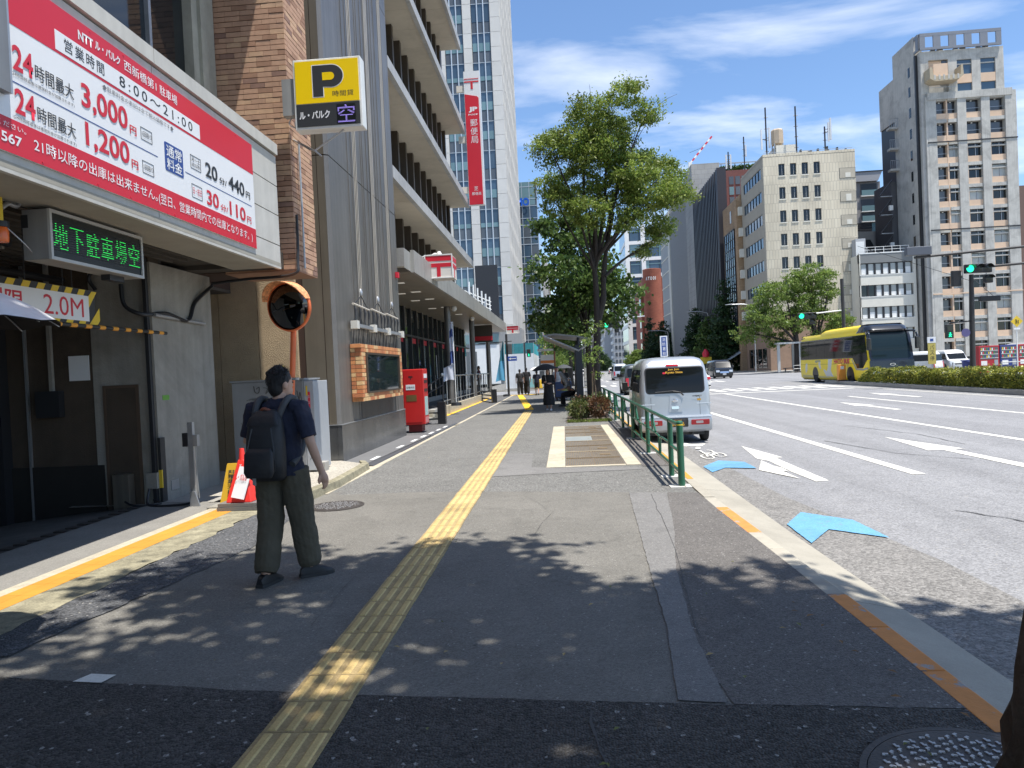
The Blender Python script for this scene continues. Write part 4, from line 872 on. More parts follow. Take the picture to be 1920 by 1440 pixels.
slab('glass', mat('case_glass', (0.02, 0.03, 0.03), 0.03, spec=0.7), dc, .195, -1.42, .2, .215, 1.40, .98)
slab('door_frame', mat('brown_alu', (0.10, 0.07, 0.05), 0.4, 0.4), dc, .19, -1.47, .19, .24, -1.38, 1.0); slab('door_frame', MATS['brown_alu'], dc, .19, 1.38, .19, .24, 1.45, 1.0)
slab('door_frame', MATS['brown_alu'], dc, .19, -1.38, .17, .24, 1.38, .205); slab('door_frame', MATS['brown_alu'], dc, .19, -1.38, .965, .24, 1.38, 1.0)
lettering('KITTE', mat('faint_white', (0.4, 0.3, 0.25), 0.6), dc, (.194, -.9, .24), (0, 1, 0), (0, 0, 1), .7, .09, depth=0)

# ================================================================ post office
SLAB = mat('slab_edge', (0.40, 0.40, 0.39), 0.6, var=0.08, vs=2, stain=0.18, streak=0.10); UND = mat('slab_soffit', (0.52, 0.47, 0.38), 0.8, var=0.06, vs=1.5, stain=0.12)
FIN = mat('bronze_fin', (0.085, 0.068, 0.052), 0.45, 0.4, var=0.1)
po = thing('post_office', 'post office building with projecting floor slabs over a long street canopy', 'building', (-6.0, 27, 0))
def pp(name, m, x0, y0, z0, x1, y1, z1, par=None): return slab(name, m, par or po, x0 + 6, y0 - 27, z0, x1 + 6, y1 - 27, z1)
lev = [(6.80, 7.12), (9.66, 9.96), (13.1, 13.42), (16.95, 17.3), (20.7, 21.05)]
ends = [35.2, 34.8, 34.4, 34.0, 34.0]
for i, (z0, z1) in enumerate(lev):
    e = ends[i]
    n = 9
    for k in range(n): pp('edge_panel', SLAB, -4.34, 18.45 + (e - 18.45) * k / n, z0, -4.2, 18.45 + (e - 18.45) * (k + 1) / n - .015, z1)
    pp('floor_slab', SLAB, -9, 18.45, z0 + .12, -4.34, e, z1)
    n = 12
    for k in range(n): pp('soffit_panel', UND, -5.55, 18.45 + (e - 18.45) * k / n, z0 + .04, -4.342, 18.45 + (e - 18.45) * (k + 1) / n - .012, z0 + .118)
zf = [5.0] + [b for a, b in lev[:-1]]; zt = [a for a, b in lev]
for i in range(5):
    e = ends[i] - .5
    pp('window_band', GLASS, -5.75, 18.45, zf[i] - .1, -5.66, e, zt[i] + .12)
    n = 13
    for k in range(n + 1):
        y = 18.7 + (e - 18.7) * k / n
        pp('fin', FIN, -5.66, y - .10, zf[i] - .05, -5.12, y + .10, zt[i] + .10)
pp('end_wall', FIN, -9, 34.2, 5, -5.2, 34.4, 22)
# canopy
CAN = mat('canopy_fascia', (0.36, 0.35, 0.32), 0.5, 0.25, var=0.08, vs=2, stain=0.2, streak=0.12); CUN = mat('canopy_soffit', (0.30, 0.265, 0.20), 0.45, 0.2, var=0.10, vs=2)
n = 22
for k in range(n): pp('canopy_fascia', CAN, -4.05, 19.4 + 31.4 * k / n, 4.44, -3.95, 19.4 + 31.4 * (k + 1) / n - .02, 5.05)
pp('canopy_end', CAN, -6.6, 18.6, 4.46, -4.05, 19.4, 4.98); pp('canopy_roof', CAN, -6.6, 19.4, 4.75, -4.06, 50.8, 4.98); pp('canopy_end', CAN, -6.6, 50.8, 4.46, -3.95, 50.9, 5.04)
for k in range(26): pp('canopy_soffit', CUN, -6.6, 18.6 + 32.2 * k / 26, 4.46, -4.06, 18.6 + 32.2 * (k + 1) / 26 - .012, 4.50)
LL = mat('downlight', (0.8, 0.8, 0.75), 0.4, emit=(1, 0.93, 0.8), es=0.15)
for i, y in enumerate((21.5, 24, 26.5, 30, 34)):
    for x in (-4.9, -5.5): pp('downlight', LL, x - .16, y + .3 * (x < -5.2), 4.45, x + .16, y + .22 + .3 * (x < -5.2), 4.462)
for y in (30, 36): MB().lathe([(.1, 0), (.12, -.12), (.05, -.2)], 12, c=(1.5, y - 27, 4.45)).build('ceiling_camera', WHITE, po, smooth=50)
# ground floor glazing
pp('floor_plinth', CONC, -9, 18.45, -.05, -6.35, 48.5, .55); pp('interior_floor', CONC, -14, 18.45, .45, -9, 48.5, .5)
SHOPG = mat('shop_glass', (0.02, 0.026, 0.026), 0.05, spec=0.6)
for k in range(23):
    y = 18.6 + k * 1.25
    pp('mullion', DARKM, -6.48, y, .55, -6.34, y + .10, 4.46); pp('glass_pane', SHOPG, -6.45, y + .10, .55, -6.43, y + 1.25, 4.46)
pp('transom', DARKM, -6.47, 18.6, 3.25, -6.33, 48.4, 3.33)
for k in range(4):
    y = 18.72 + k * 1.25
    pp('green_film', mat('film_green', (0.03, 0.16, 0.06), 0.5), -6.428, y, 3.36, -6.42, y + 1.1, 3.8); pp('red_film', SR, -6.428, y, 2.75 + (.15 if k in (1, 2) else 0), -6.42, y + 1.1, 3.22); pp('white_film', mat('film_white', (0.45, 0.46, 0.47), 0.5), -6.428, y, 2.42, -6.42, y + 1.1, 2.72)
    if k in (1, 2, 3): lettering(('ゆうちょ', '郵便', '窓口')[k - 1], SK, po, (-.418, y - 27 + .1, 2.48), (0, 1, 0), (0, 0, 1), .9, .18, bold=.02, depth=0)
lettering('〒', SW, po, (-.418, 21.35 - 27, 2.95), (0, 1, 0), (0, 0, 1), .5, .22, bold=.03, depth=0)
for k in range(5, 22, 2): pp('red_film', SR, -6.428, 18.72 + k * 1.25, 3.0, -6.42, 18.72 + k * 1.25 + 1.1, 3.22)
for y, m in ((25, SB), (27.4, WHITE), (36, WHITE), (37.6, SB), (39.2, WHITE)): pp('poster', m, -6.428, y, 1.4, -6.42, y + .35, 2.6)
pp('hanging_sign', mat('bronze_sign', (0.06, 0.05, 0.04), 0.5), -5.4, 42, 3.4, -4.1, 42.15, 4.4); pp('hanging_sign_band', SR, -5.4, 41.985, 3.5, -4.1, 41.998, 3.75)
for y in (30, 38, 46): MB().cyl((1.2, y - 27, 0), (1.2, y - 27, 4.46), .14, n=16).build('column', STL, po, smooth=40)
# ramp deck with railing
pp('ramp_deck', A_FORE, -6.35, 26.5, 0, -4.75, 47, .34); pp('ramp_edge', STONE, -4.75, 26.5, 0, -4.66, 47, .36); pp('yellow_edge', YELLOW_B, -4.66, 27.5, -.003, -4.55, 47, .01)
rl_ = thing('ramp_railing', 'grey steel handrail along the post office ramp', 'railing', (-4.8, 37, .34))
SS = mat('stainless', (0.55, 0.55, 0.54), 0.3, 0.8)
MB().tube([(0, -9, 1.2), (0, 9.5, 1.2)], .032, 8).build('top_rail', SS, rl_, smooth=50); MB().tube([(0, -9, .2), (0, 9.5, .2)], .02, 8).build('bottom_rail', SS, rl_, smooth=50)
MB().tube([(0, -9, 1.2), (-.3, -10.3, .9), (-.5, -11.5, .45)], .026, 8).build('sloped_rail', DARKM, rl_, smooth=50); MB().tube([(0, -9, .85), (-.3, -10.3, .6), (-.5, -11.5, .2)], .022, 8).build('sloped_rail', DARKM, rl_, smooth=50)
for k in range(20): MB().cyl((0, -9 + k * .97, 0), (0, -9 + k * .97, 1.2), .026 if k % 3 else .034, n=8).build('baluster', SS if k % 3 else DARKM, rl_, smooth=50)
for y in (-9, -2): MB().lathe([(.01, 1.2), (.05, 1.23), (.06, 1.27), (.04, 1.32), (.005, 1.335)], 12, c=(0, y, 0)).build('ball_knob', WHITE, rl_, smooth=60)
for k in range(3): pp('step', [CONC, STONE, CONC][k], -6.35, 24.6 + .45 * k, 0, -4.7, 26.5, .12 * (k + 1) - .02)
# barriers of black slats
def barrier(x, y, l, label, ang=0):
    t = thing('slat_barrier', label, 'barrier', (x, y, 0), ang, 'black slatted barriers by the post office')
    BS = mat('black_gloss', (0.02, 0.021, 0.024), 0.25)
    MB().box(-.13, -.13, 0, .13, .13, .72).build('post', BS, t, bevel=.012)
    for z in (.14, .34, .54): slab('slat', DARKM, t, -l, -.10, z, -.13, .10, z + .04)
    MB().box(-l - .12, -.13, 0, -l, .13, .72).build('post', BS, t, bevel=.012)
barrier(-4.02, 23.1, .75, 'black slatted barrier just behind the red post box'); barrier(-3.72, 37.5, 4.5, 'black slatted barrier near the far end of the ramp', R(-72))
# ---------------------------------------------------------------- signs on the post office
def tsign(x, y, z, w, h, d, label):
    t = thing('post_mark_sign', label, 'sign', (x, y, z), 0, 'red and white post mark signs on the canopy')
    MB().box(-w / 2, 0, 0, w / 2, d, h).build('box', mat('lit_box_white', (0.70, 0.66, 0.60), 0.5, var=0.05), t)
    m = SR; f = -.008
    slab('red_bar', m, t, -w / 2 + .02, f, h * .74, w / 2 - .02, 0, h * .97); slab('red_bar', m, t, -w / 2 + .02, f, h * .46, w / 2 - .02, 0, h * .64); slab('red_stem', m, t, -w * .07, f, .02, w * .07, 0, h * .46)
    slab('red_bar', m, t, w / 2, .03, h * .74, w / 2 + .008, d - .03, h * .97); slab('red_bar', m, t, w / 2, .03, h * .46, w / 2 + .008, d - .03, h * .64); slab('red_stem', m, t, w / 2, d * .43, .02, w / 2 + .008, d * .57, h * .46)
    for x_ in (-w / 2 - .02, w / 2 - .01):
        slab('frame', WHITE, t, x_, -.02, -.03, x_ + .03, .02, h + .03)
    slab('frame', WHITE, t, -w / 2, -.02, h, w / 2, .02, h + .03); slab('frame', WHITE, t, -w / 2, -.02, -.03, w / 2, .02, 0)
    return t
t = tsign(-3.72, 22.0, 4.62, .84, .68, .9, 'larger red and white post mark box at the near end of the canopy')
MB().tube([(-.42, .1, .7), (-.7, .1, .62), (-.9, .1, .3)], .02, 6).build('arm', WHITE, t); MB().tube([(-.42, .5, .7), (-.2, .5, .82), (.0, .5, .8)], .025, 6).build('arm', WHITE, t)
MB().lathe([(.08, 0), (.1, .06), (.05, .16)], 10, c=(-.05, .5, .72)).build('floodlight', WHITE, t, smooth=50); slab('arm', WHITE, t, -.75, .35, .1, -.4, .42, .6)
tsign(-3.44, 50.0, 4.28, .84, .5, .8, 'small red and white post mark box at the far end of the canopy')
t = thing('vertical_banner', 'tall red vertical post office banner with white top high on the facade', 'sign', (-3.75, 34.0, 9.6))
MB().box(-.38, 0, 0, .38, .22, 6.33).build('body', SW, t)
MB().prism([(-.36, .02), (.30, .02), (.30, 5.05), (.22, 5.13), (-.1, 5.2), (-.36, 5.26)], 'y', -.012, 0).build('red_panel', SR, t)
slab('red_bar', SR, t, -.36, -.012, 5.95, .33, 0, 6.0 - .02); slab('red_bar', SR, t, -.36, -.012, 5.80, .33, 0, 5.86); slab('red_stem', SR, t, -.05, -.012, 5.48, .05, 0, 5.80)
lettering('JP', SW, t, (-.20, -.014, 4.38), (1, 0, 0), (0, 0, 1), .42, .26, bold=.05, depth=0); lettering('POST', SW, t, (-.22, -.014, 4.24), (1, 0, 0), (0, 0, 1), .46, .07, bold=.02, depth=0)
for i, c in enumerate('郵便局'): lettering(c, SW, t, (-.15, -.014, 3.72 - i * .40), (1, 0, 0), (0, 0, 1), .34, .34, bold=.0, depth=0)
lettering('芝', SW, t, (-.11, -.014, .68), (1, 0, 0), (0, 0, 1), .2, .2, bold=.0, depth=0); lettering('郵便局', SW, t, (-.22, -.014, .46), (1, 0, 0), (0, 0, 1), .44, .15, bold=.0, depth=0)
for z in (.6, 3.0, 5.4): slab('bracket', mat('pale_pipe', (0.66, 0.62, 0.55), 0.6), t, -.75, .06, z, -.38, .16, z + .3)
# post box
t = thing('post_box', 'red steel post box standing beside the steel pier', 'post box', (-4.22, 20.05, .03))
PR = mat('post_red', (0.50, 0.018, 0.016), 0.4, var=0.06, vs=4)
MB().box(-.31, -.28, .20, .29, .32, 1.76).build('body', PR, t, bevel=.02); MB().box(-.2, -.2, 0, .18, .22, .20).build('foot', mat('dark_red', (0.16, 0.01, 0.01), 0.5), t)
slab('door', PR, t, -.27, -.288, .27, .21, -.279, 1.72); slab('label', SW, t, -.21, -.294, 1.18, .05, -.288, 1.33); slab('brass_plate', mat('brass', (0.30, 0.20, 0.08), 0.4, 0.7), t, -.21, -.294, .86, .08, -.288, 1.04)
lettering('取集時刻', SK, t, (-.19, -.296, 1.22), (1, 0, 0), (0, 0, 1), .22, .06, depth=0); lettering('〒', BLACK, t, (-.13, -.290, 1.46), (1, 0, 0), (0, 0, 1), .12, .11, bold=.03, depth=0)
slab('slot', BLACK, t, .288, -.2, 1.36, .296, .24, 1.44); slab('slot', BLACK, t, .288, -.2, 1.12, .296, .24, 1.2); slab('notice', mat('notice_green', (0.35, 0.50, 0.47), 0.5), t, .288, -.2, .45, .295, .24, .98); slab('notice', SW, t, .288, -.2, 1.5, .295, .24, 1.62); slab('notice', mat('notice_pink', (0.5, 0.2, 0.2), 0.5), t, .288, -.2, .24, .295, .24, .4)
# blue flag banners
def flag(x, y, z0, z1, cols, label, furl):
    t = thing('banner_flag', label, 'flag', (x, y, 0), 0)
    MB().cyl((0, 0, z0), (0, 0, z1), .02, n=8).build('pole', WHITE, t, smooth=50)
    MB().lathe([(.22, 0), (.2, .12), (.05, .14)], 16, c=(0, 0, z0)).build('base', DARKM, t, smooth=40)
    n, m_ = 14, 8
    for s, (c, a, b) in enumerate(cols):
        rings = []
        for i in range(n + 1):
            f = a + (b - a) * i / n; z = z1 - .05 - (z1 - z0 - 1.05) * f
            w = furl(f); row = []
            for j in range(m_ + 1):
                u_ = j / m_; row.append((-w * u_, .05 * math.sin(u_ * 9 + f * 8) * (1 if w < .4 else .6), z + .05 * math.sin(u_ * 4)))
            rings.append(row)
        MB().loft(rings, False, False, closed=False).build('cloth', c, t, smooth=80)
FBl = mat('flag_blue', (0.06, 0.10, 0.30), 0.8); FW = mat('flag_white', (0.62, 0.65, 0.74), 0.8); FC = mat('flag_cyan', (0.10, 0.36, 0.58), 0.8); FT = mat('flag_teal', (0.03, 0.16, 0.22), 0.8)
flag(-4.35, 28.4, .34, 3.7, [(FW, 0, .12), (FBl, .12, .25), (FW, .25, .5), (FBl, .5, .72), (FW, .72, 1)], 'furled blue and white banner flag at the start of the ramp railing', lambda f: .12 + .10 * f + (.25 if f > .75 else 0))
flag(-3.80, 46.4, 0, 3.6, [(FT, 0, .5), (FC, .5, 1)], 'blue banner flag at the far corner of the post office', lambda f: .1 + .55 * f)
t = thing('shop_sign_panel', 'small white lettered sign on the glazing behind the post box', 'sign', (-5.0, 21.2, 2.1)); slab('board', SW, t, -.35, 0, 0, .1, .03, .36); lettering('JAVA', SK, t, (-.31, -.004, .1), (1, 0, 0), (0, 0, 1), .36, .16, depth=0); slab('bracket', STEEL, t, -1.4, .01, .3, -.35, .025, .34)
# ================================================================ far end of the left side
# generic building tools -------------------------------------------------
def building(name, label, x, y): return thing(name, label, 'building', (x, y, 0))
def wslab(t, name, m, x0, y0, z0, x1, y1, z1, par=None):
    l = t.location; return slab(name, m, par or t, x0 - l.x, y0 - l.y, z0, x1 - l.x, y1 - l.y, z1)
GBL = mat('blue_glass', (0.055, 0.095, 0.14), 0.06, spec=0.7, rnd=0.25); GLT = mat('blind_glass', (0.16, 0.26, 0.28), 0.12, spec=0.6, rnd=0.12); GDK = mat('grey_glass', (0.095, 0.108, 0.122), 0.12, spec=0.6, rnd=0.15)
MUL = mat('pale_mullion', (0.55, 0.60, 0.64), 0.4, 0.3)
WST = mat('white_stone', (0.60, 0.585, 0.55), 0.75, var=0.05, vs=0.6, rnd=0.05, stain=0.05)
JNT = mat('stone_joint', (0.33, 0.32, 0.30), 0.9)
tw = building('white_tower', 'white stone office tower with glass strips beyond the post office', -12, 100)
X1, X0, YF, YB, H = -6.75, -30.0, 100.0, 135.0, 74.0
wslab(tw, 'core', JNT, X0, YF + .35, 0, X1 - .3, YB, H)
sh = 4.08; ns = int(H / sh)
cols = [('s', -8.1, X1), ('g', -10.75, -8.1), ('s', -11.95, -10.75), ('g', -14.6, -11.95), ('s', -15.8, -14.6), ('g', -18.5, -15.8), ('s', -30, -18.5)]
for kind, a, b in cols:
    if kind == 's':
        for k in range(int(H / 2.04)):
            wslab(tw, 'stone_panel', WST, a + .02, YF, k * 2.04, b, YF + .4, k * 2.04 + 2.0)
    else:
        w = (b - a) / 3
        for s in range(ns):
            z = s * sh
            for k in range(3):
                wslab(tw, 'pane', GDK, a + k * w + .07, YF + .22, z, a + (k + 1) * w - .07, YF + .36, z + 1.5); wslab(tw, 'pane', GBL, a + k * w + .07, YF + .2, z + 1.55, a + (k + 1) * w - .07, YF + .36, z + sh - .06)
                if (s * 7 + k * 0 + int(a)) % 5 < 4: wslab(tw, 'blind', GLT, a + k * w + .09, YF + .18, z + 1.57, a + (k + 1) * w - .09, YF + .21, z + 1.57 + (1.15 if s % 5 else .6))
            wslab(tw, 'transom', MUL, a, YF + .12, z + sh - .06, b, YF + .36, z + sh)
        for k in (1, 2): wslab(tw, 'mullion', MUL, a + k * w - .07, YF + .05, 0, a + k * w + .07, YF + .36, H)
# street side: ribs of stone and glass
for k in range(23):
    y = YF + .42 + k * 1.5
    wslab(tw, 'rib', WST, X1 - .3, y, 7, X1 - (.0 if k % 2 else .08), y + .55, H)
for s in range(ns - 1):
    wslab(tw, 'side_band', WST, X1 - .3, YF + .42, 7 + s * sh, X1 - .12, YB, 7 + s * sh + 1.1)
    wslab(tw, 'side_glass', GBL, X1 - .3, YF + .42, 7 + s * sh + 1.1, X1 - .2, YB, 7 + (s + 1) * sh)
wslab(tw, 'podium', mat('podium_grey', (0.30, 0.30, 0.29), 0.6, var=0.05), X0, 93, 0, X1 + 1.5, 99.9, 7.2); wslab(tw, 'podium_glass', GLT, X0, 92.9, 5.4, X1 - 1.5, 93, 6.6); wslab(tw, 'podium_glass', GDK, X0, 92.9, .4, X1 - 1.0, 93, 4.4)
wslab(tw, 'service_frame', DARKM, -10.9, 92.4, 7.2, -8.0, 92.9, 15.5)
# white lattice roof piece above the canopy line
t = thing('white_lattice_sign', 'white lattice sign frame above the far end of the canopy', 'sign', (-8.0, 70, 0))
for k in range(6): MB().tube([(-.9 + k * .3, k * .9, 8.0 - k * .22), (-.9 + k * .3, k * .9, 10.6 - k * .22)], .08, 6).build('bar', WHITE, t)
for k in range(5): MB().tube([(-1.6, -1, 8.2 + k * .4), (.7, 4.8, 7.4 + k * .4)], .06, 6).build('bar', WHITE, t)
MB().cyl((-1, 0, 0), (-1, 0, 9), .15, n=8).build('post', STEEL, t); MB().cyl((.2, 3.6, 0), (.2, 3.6, 9), .15, n=8).build('post', STEEL, t)
# dark glass tower with blue sign
gt = building('glass_tower', 'dark blue glass tower with blue rooftop lettering', -8, 150)
wslab(gt, 'core', DARKM, -22, 150.3, 0, -4.0, 175, 41)
for s in range(10):
    z = s * 4.0
    for k in range(4):
        wslab(gt, 'pane', GBL if (s + k) % 3 else GDK, -10.2 + k * 1.55, 150, z + .1, -8.72 + k * 1.55, 150.3, z + 3.95)
    wslab(gt, 'transom', MUL, -10.3, 149.95, z + 1.4, -3.98, 150.3, z + 1.5); wslab(gt, 'transom', MUL, -10.3, 149.95, z + 3.95, -3.98, 150.3, z + 4.08)
    for k in range(6): wslab(gt, 'side_pane', GBL, -4.0, 150.4 + k * 4, z + .1, -3.95, 154.2 + k * 4, z + 3.95)
for k in range(5): wslab(gt, 'mullion', MUL, -10.3 + k * 1.56, 149.93, 0, -10.2 + k * 1.56, 150.3, 41)
wslab(gt, 'crown', GLT, -22, 149.98, 36.2, -4.4, 150.3, 41)
lettering('GMO', mat('logo_blue', (0.0, 0.10, 0.55), 0.5), gt, (-1.6, -.3, 36.0), (1, 0, 0), (0, 0, 1), 4.0, 1.7, bold=.05, depth=.05)
bb = building('pale_block', 'narrow pale apartment block beyond the glass tower', -4, 190)
wslab(bb, 'wall', WST, -12, 190, 0, -3.2, 215, 32)
for s in range(8):
    wslab(bb, 'window', GDK, -6.2, 189.9, 2 + s * 3.7, -4.2, 190.1, 4 + s * 3.7); wslab(bb, 'balcony', WST, -3.2, 192, 1.5 + s * 3.7, -2.7, 214, 2.6 + s * 3.7)
# construction hoarding with turquoise netting
wslab(tw, 'ground_floor_wall', WHITE, -12, 92.85, .1, -8.2, 92.95, 5.2); wslab(tw, 'ground_floor_window', GDK, -13.5, 92.8, 1.0, -11.2, 92.9, 4.4)
hd = thing('construction_hoarding', 'white construction hoarding with turquoise net fence on top', 'hoarding', (-3.4, 62, 0))
HW = mat('hoarding_white', (0.66, 0.67, 0.67), 0.6, var=0.05, streak=0.06); NET = mat('turquoise_net', (0.03, 0.36, 0.42), 0.8, var=0.1)
for k in range(5, 8): slab('panel', HW, hd, -6.0 + k * .86, 0, .1, -6.0 + k * .86 + .845, .06, 3.1)
for k in range(12): slab('panel', HW, hd, .83, .1 + k * 1.0, .1, .89, 1.08 + k * 1.0, 3.05)
for k in range(5, 8): slab('net_panel', mat('net_dark', (.03, .20, .22), .8, var=.25, vs=3), hd, -6.0 + k * .86, .02, 3.12, -6.0 + k * .86 + .83, .04, 4.0)
for k in range(12): slab('net_panel', NET, hd, .85, .12 + k, 3.07, .87, 1.06 + k, 4.0)
slab('skirt', CONC, hd, -1.75, -.1, 0, .95, .08, .12); slab('blue_stripe', mat('cone_cyan', (0.25, 0.5, 0.5), 0.6), hd, .2, -.03, .15, .9, -.005, .9)
for k in range(5, 9): MB().cyl((-6.0 + k * .86, .06, 0), (-6.0 + k * .86, .06, 4.05), .025, n=6).build('pipe', STEEL, hd)
t = thing('yellow_barrier_block', 'yellow plastic barrier block at the end of the hoarding', 'barrier', (-2.2, 61.2, 0)); MB().prism([(-.35, 0), (.35, 0), (.22, .8), (-.22, .8)], 'y', -.2, .2).build('body', YELLOW_B, t, bevel=.03); slab('foot', DARKM, t, -.4, -.25, 0, .4, .25, .06)
# ================================================================ buildings across the road
def tilemat(name, c1, c2, mortar, bw, bh, rough=0.8, msize=0.012, bump=0.3, stain=0.15):
    m = bpy.data.materials.new(name); m.use_nodes = True; MATS[name] = m
    nt = m.node_tree; N = nt.nodes; L = nt.links; b = N['Principled BSDF']; b.inputs['Roughness'].default_value = rough
    geo = N.new('ShaderNodeNewGeometry'); s = N.new('ShaderNodeSeparateXYZ'); L.new(geo.outputs['Position'], s.inputs[0])
    a = N.new('ShaderNodeMath'); a.operation = 'ADD'; L.new(s.outputs[0], a.inputs[0]); L.new(s.outputs[1], a.inputs[1])
    c = N.new('ShaderNodeCombineXYZ'); L.new(a.outputs[0], c.inputs[0]); L.new(s.outputs[2], c.inputs[1])
    br = N.new('ShaderNodeTexBrick'); L.new(c.outputs[0], br.inputs['Vector']); br.inputs['Scale'].default_value = 1
    br.inputs['Brick Width'].default_value = bw; br.inputs['Row Height'].default_value = bh; br.inputs['Mortar Size'].default_value = msize
    br.inputs['Color1'].default_value = (*c1, 1); br.inputs['Color2'].default_value = (*c2, 1); br.inputs['Mortar'].default_value = (*mortar, 1)
    n = N.new('ShaderNodeTexNoise'); n.inputs['Scale'].default_value = 0.25; n.inputs['Detail'].default_value = 7; L.new(geo.outputs['Position'], n.inputs['Vector'])
    mr = N.new('ShaderNodeMapRange'); mr.inputs['From Min'].default_value = .35; mr.inputs['From Max'].default_value = .6; mr.inputs['To Min'].default_value = 1 - stain; mr.inputs['To Max'].default_value = 1.05; L.new(n.outputs['Fac'], mr.inputs[0])
    mm = N.new('ShaderNodeMix'); mm.data_type = 'RGBA'; mm.blend_type = 'MULTIPLY'; mm.inputs[0].default_value = 1; L.new(br.outputs['Color'], mm.inputs[6]); L.new(mr.outputs[0], mm.inputs[7]); L.new(mm.outputs[2], b.inputs['Base Color'])
    bp = N.new('ShaderNodeBump'); bp.inputs['Strength'].default_value = bump; bp.inputs['Distance'].default_value = 0.03; bp.invert = True; L.new(br.outputs['Fac'], bp.inputs['Height']); L.new(bp.outputs[0], b.inputs['Normal'])
    return m
T_BEIGE = tilemat('beige_tile', (0.62, 0.55, 0.42), (0.68, 0.61, 0.47), (0.44, 0.39, 0.31), 0.42, 1.3, msize=.025)
T_BROWN = tilemat('brown_tile', (0.36, 0.235, 0.13), (0.42, 0.28, 0.165), (0.25, 0.17, 0.10), 0.6, 0.2)
T_RED = tilemat('red_brick', (0.29, 0.085, 0.050), (0.34, 0.105, 0.06), (0.23, 0.08, 0.05), 0.9, 0.3)
T_GREY = tilemat('grey_panel', (0.36, 0.35, 0.33), (0.38, 0.37, 0.345), (0.25, 0.245, 0.235), 1.4, 1.0, msize=.03)
RCON = mat('raw_concrete', (0.50, 0.485, 0.44), 0.85, var=0.12, vs=0.7, stain=0.25, streak=0.14); RCON2 = mat('side_concrete', (0.46, 0.445, 0.41), 0.85, var=0.10, vs=0.5, stain=0.25, streak=0.12)
PEACH = mat('peach_panel', (0.66, 0.48, 0.34), 0.85, var=0.06, rnd=0.05); OWH = mat('offwhite_wall', (0.70, 0.67, 0.58), 0.8, var=0.05, vs=0.8, streak=0.05)
WBLIND = mat('window_blind', (0.40, 0.42, 0.40), 0.25, spec=0.6, rnd=0.15)
# ---- concrete apartment tower
ta = building('concrete_tower', 'tall bare concrete apartment tower with peach panels on the right', 49, 98)
def tb(n, m, *a, **k): return wslab(ta, n, m, *a, **k)
tb('core', DARKM, 49.2, 98.75, 0, 60.0, 112, 35); tb('core', RCON2, 49.05, 98.62, 35, 58.8, 112, 41.0); tb('side_wall', RCON2, 48.05, 99.2, 0, 49.1, 105.2, 43.4); tb('side_wall', RCON2, 48.35, 98.3, 0, 49.05, 99.2, 41)
tb('corner_return', RCON, 48.75, 98.02, 0, 49.05, 98.3, 35); tb('black_pipe', BLACK, 48.02, 98.85, 0, 48.32, 99.17, 40.8)
cx = [(49.05, 50.08), (52.75, 53.85), (55.72, 56.8), (58.72, 60.1)]
for a, b in cx: tb('column', RCON, a, 98, 0, b, 98.75, 35.2)
tb('top_beam', RCON, 49.0, 97.9, 34.55, 59.6, 98.75, 35.45)
bays = [(50.08, 51.42), (51.60, 52.75), (53.85, 55.72), (56.8, 58.72)]
tb('divider', PEACH, 51.42, 98.22, 0, 51.60, 98.75, 34.5)
for r in range(12):
    zt_ = 34.39 - r * 2.868
    if zt_ < 2: break
    open_ = r < 2
    for i, (a, b) in enumerate(bays):
        ff = -0.003 * (i == 1)
        tb('spandrel', PEACH, a, 98.25, zt_ - 2.42, b, 98.7, zt_ - 1.62); tb('lintel', RCON, a, 98.10, zt_ + .02, b, 98.72, zt_ + .46)
        if i >= 2 and not open_: tb('reveal', PEACH, a, 98.2, zt_ - 1.62, a + .16, 98.7, zt_ + .02)
        if open_ or i == 0:
            tb('balcony_rail', STEEL, a, 98.3, zt_ - 1.15, b, 98.33, zt_ - 1.11); tb('recess_light', WHITE, (a + b) / 2 - .1, 98.6, zt_ - .16, (a + b) / 2 + .1, 98.7, zt_ - .05)
            tb('inner_door', GDK, a + .15, 98.70, zt_ - 1.6, b - .3, 98.74, zt_ - .2)
        else:
            w = (b - a)
            tb('pane', GLASS if (r + i) % 3 else WBLIND, a + .18 if i >= 2 else a, 98.5, zt_ - 1.58, b, 98.6, zt_ - .05); tb('sash_bar', RCON, a + .05, 98.18, zt_ - .52, b, 98.55, zt_ - .36); tb('sash_bar', STEEL, a + w * .62, 98.42, zt_ - 1.6, a + w * .62 + .07, 98.5, zt_)
for z in (29.15, 17.7, 9.3): tb('string_course', DARKM if z > 10 else PEACH, 48.9, 97.93, z - .2, 60.15, 98.02, z - .06)
# setback storeys and crown
for a, b, c, d in ((48.42, 49.42, 35.45, 41.0), (51.9, 53.0, 35.45, 41), (54.86, 55.95, 35.45, 41), (57.82, 58.85, 35.45, 41)): tb('upper_column', RCON, a, 98.25, c, b, 98.62, d)
tb('upper_beam', RCON, 49.42, 98.25, 39.8, 51.9, 98.62, 41); 
for a, b in ((53.0, 54.86), (55.95, 57.82)):
    tb('upper_beam', RCON, a, 98.25, 39.64, b, 98.62, 41); tb('pane', GBL, a, 98.45, 37.76, b, 98.6, 39.64); tb('sash_bar', RCON, a, 98.35, 39.0, b, 98.45, 39.15); tb('spandrel', PEACH, a, 98.28, 36.62, b, 98.61, 37.74); tb('pane', GBL, a, 98.45, 35.4, b, 98.6, 36.6)
tb('recess', PEACH, 49.42, 98.55, 37.0, 51.2, 98.64, 39.75); tb('recess_window', GDK, 51.2, 98.5, 37.0, 51.9, 98.64, 39.75)
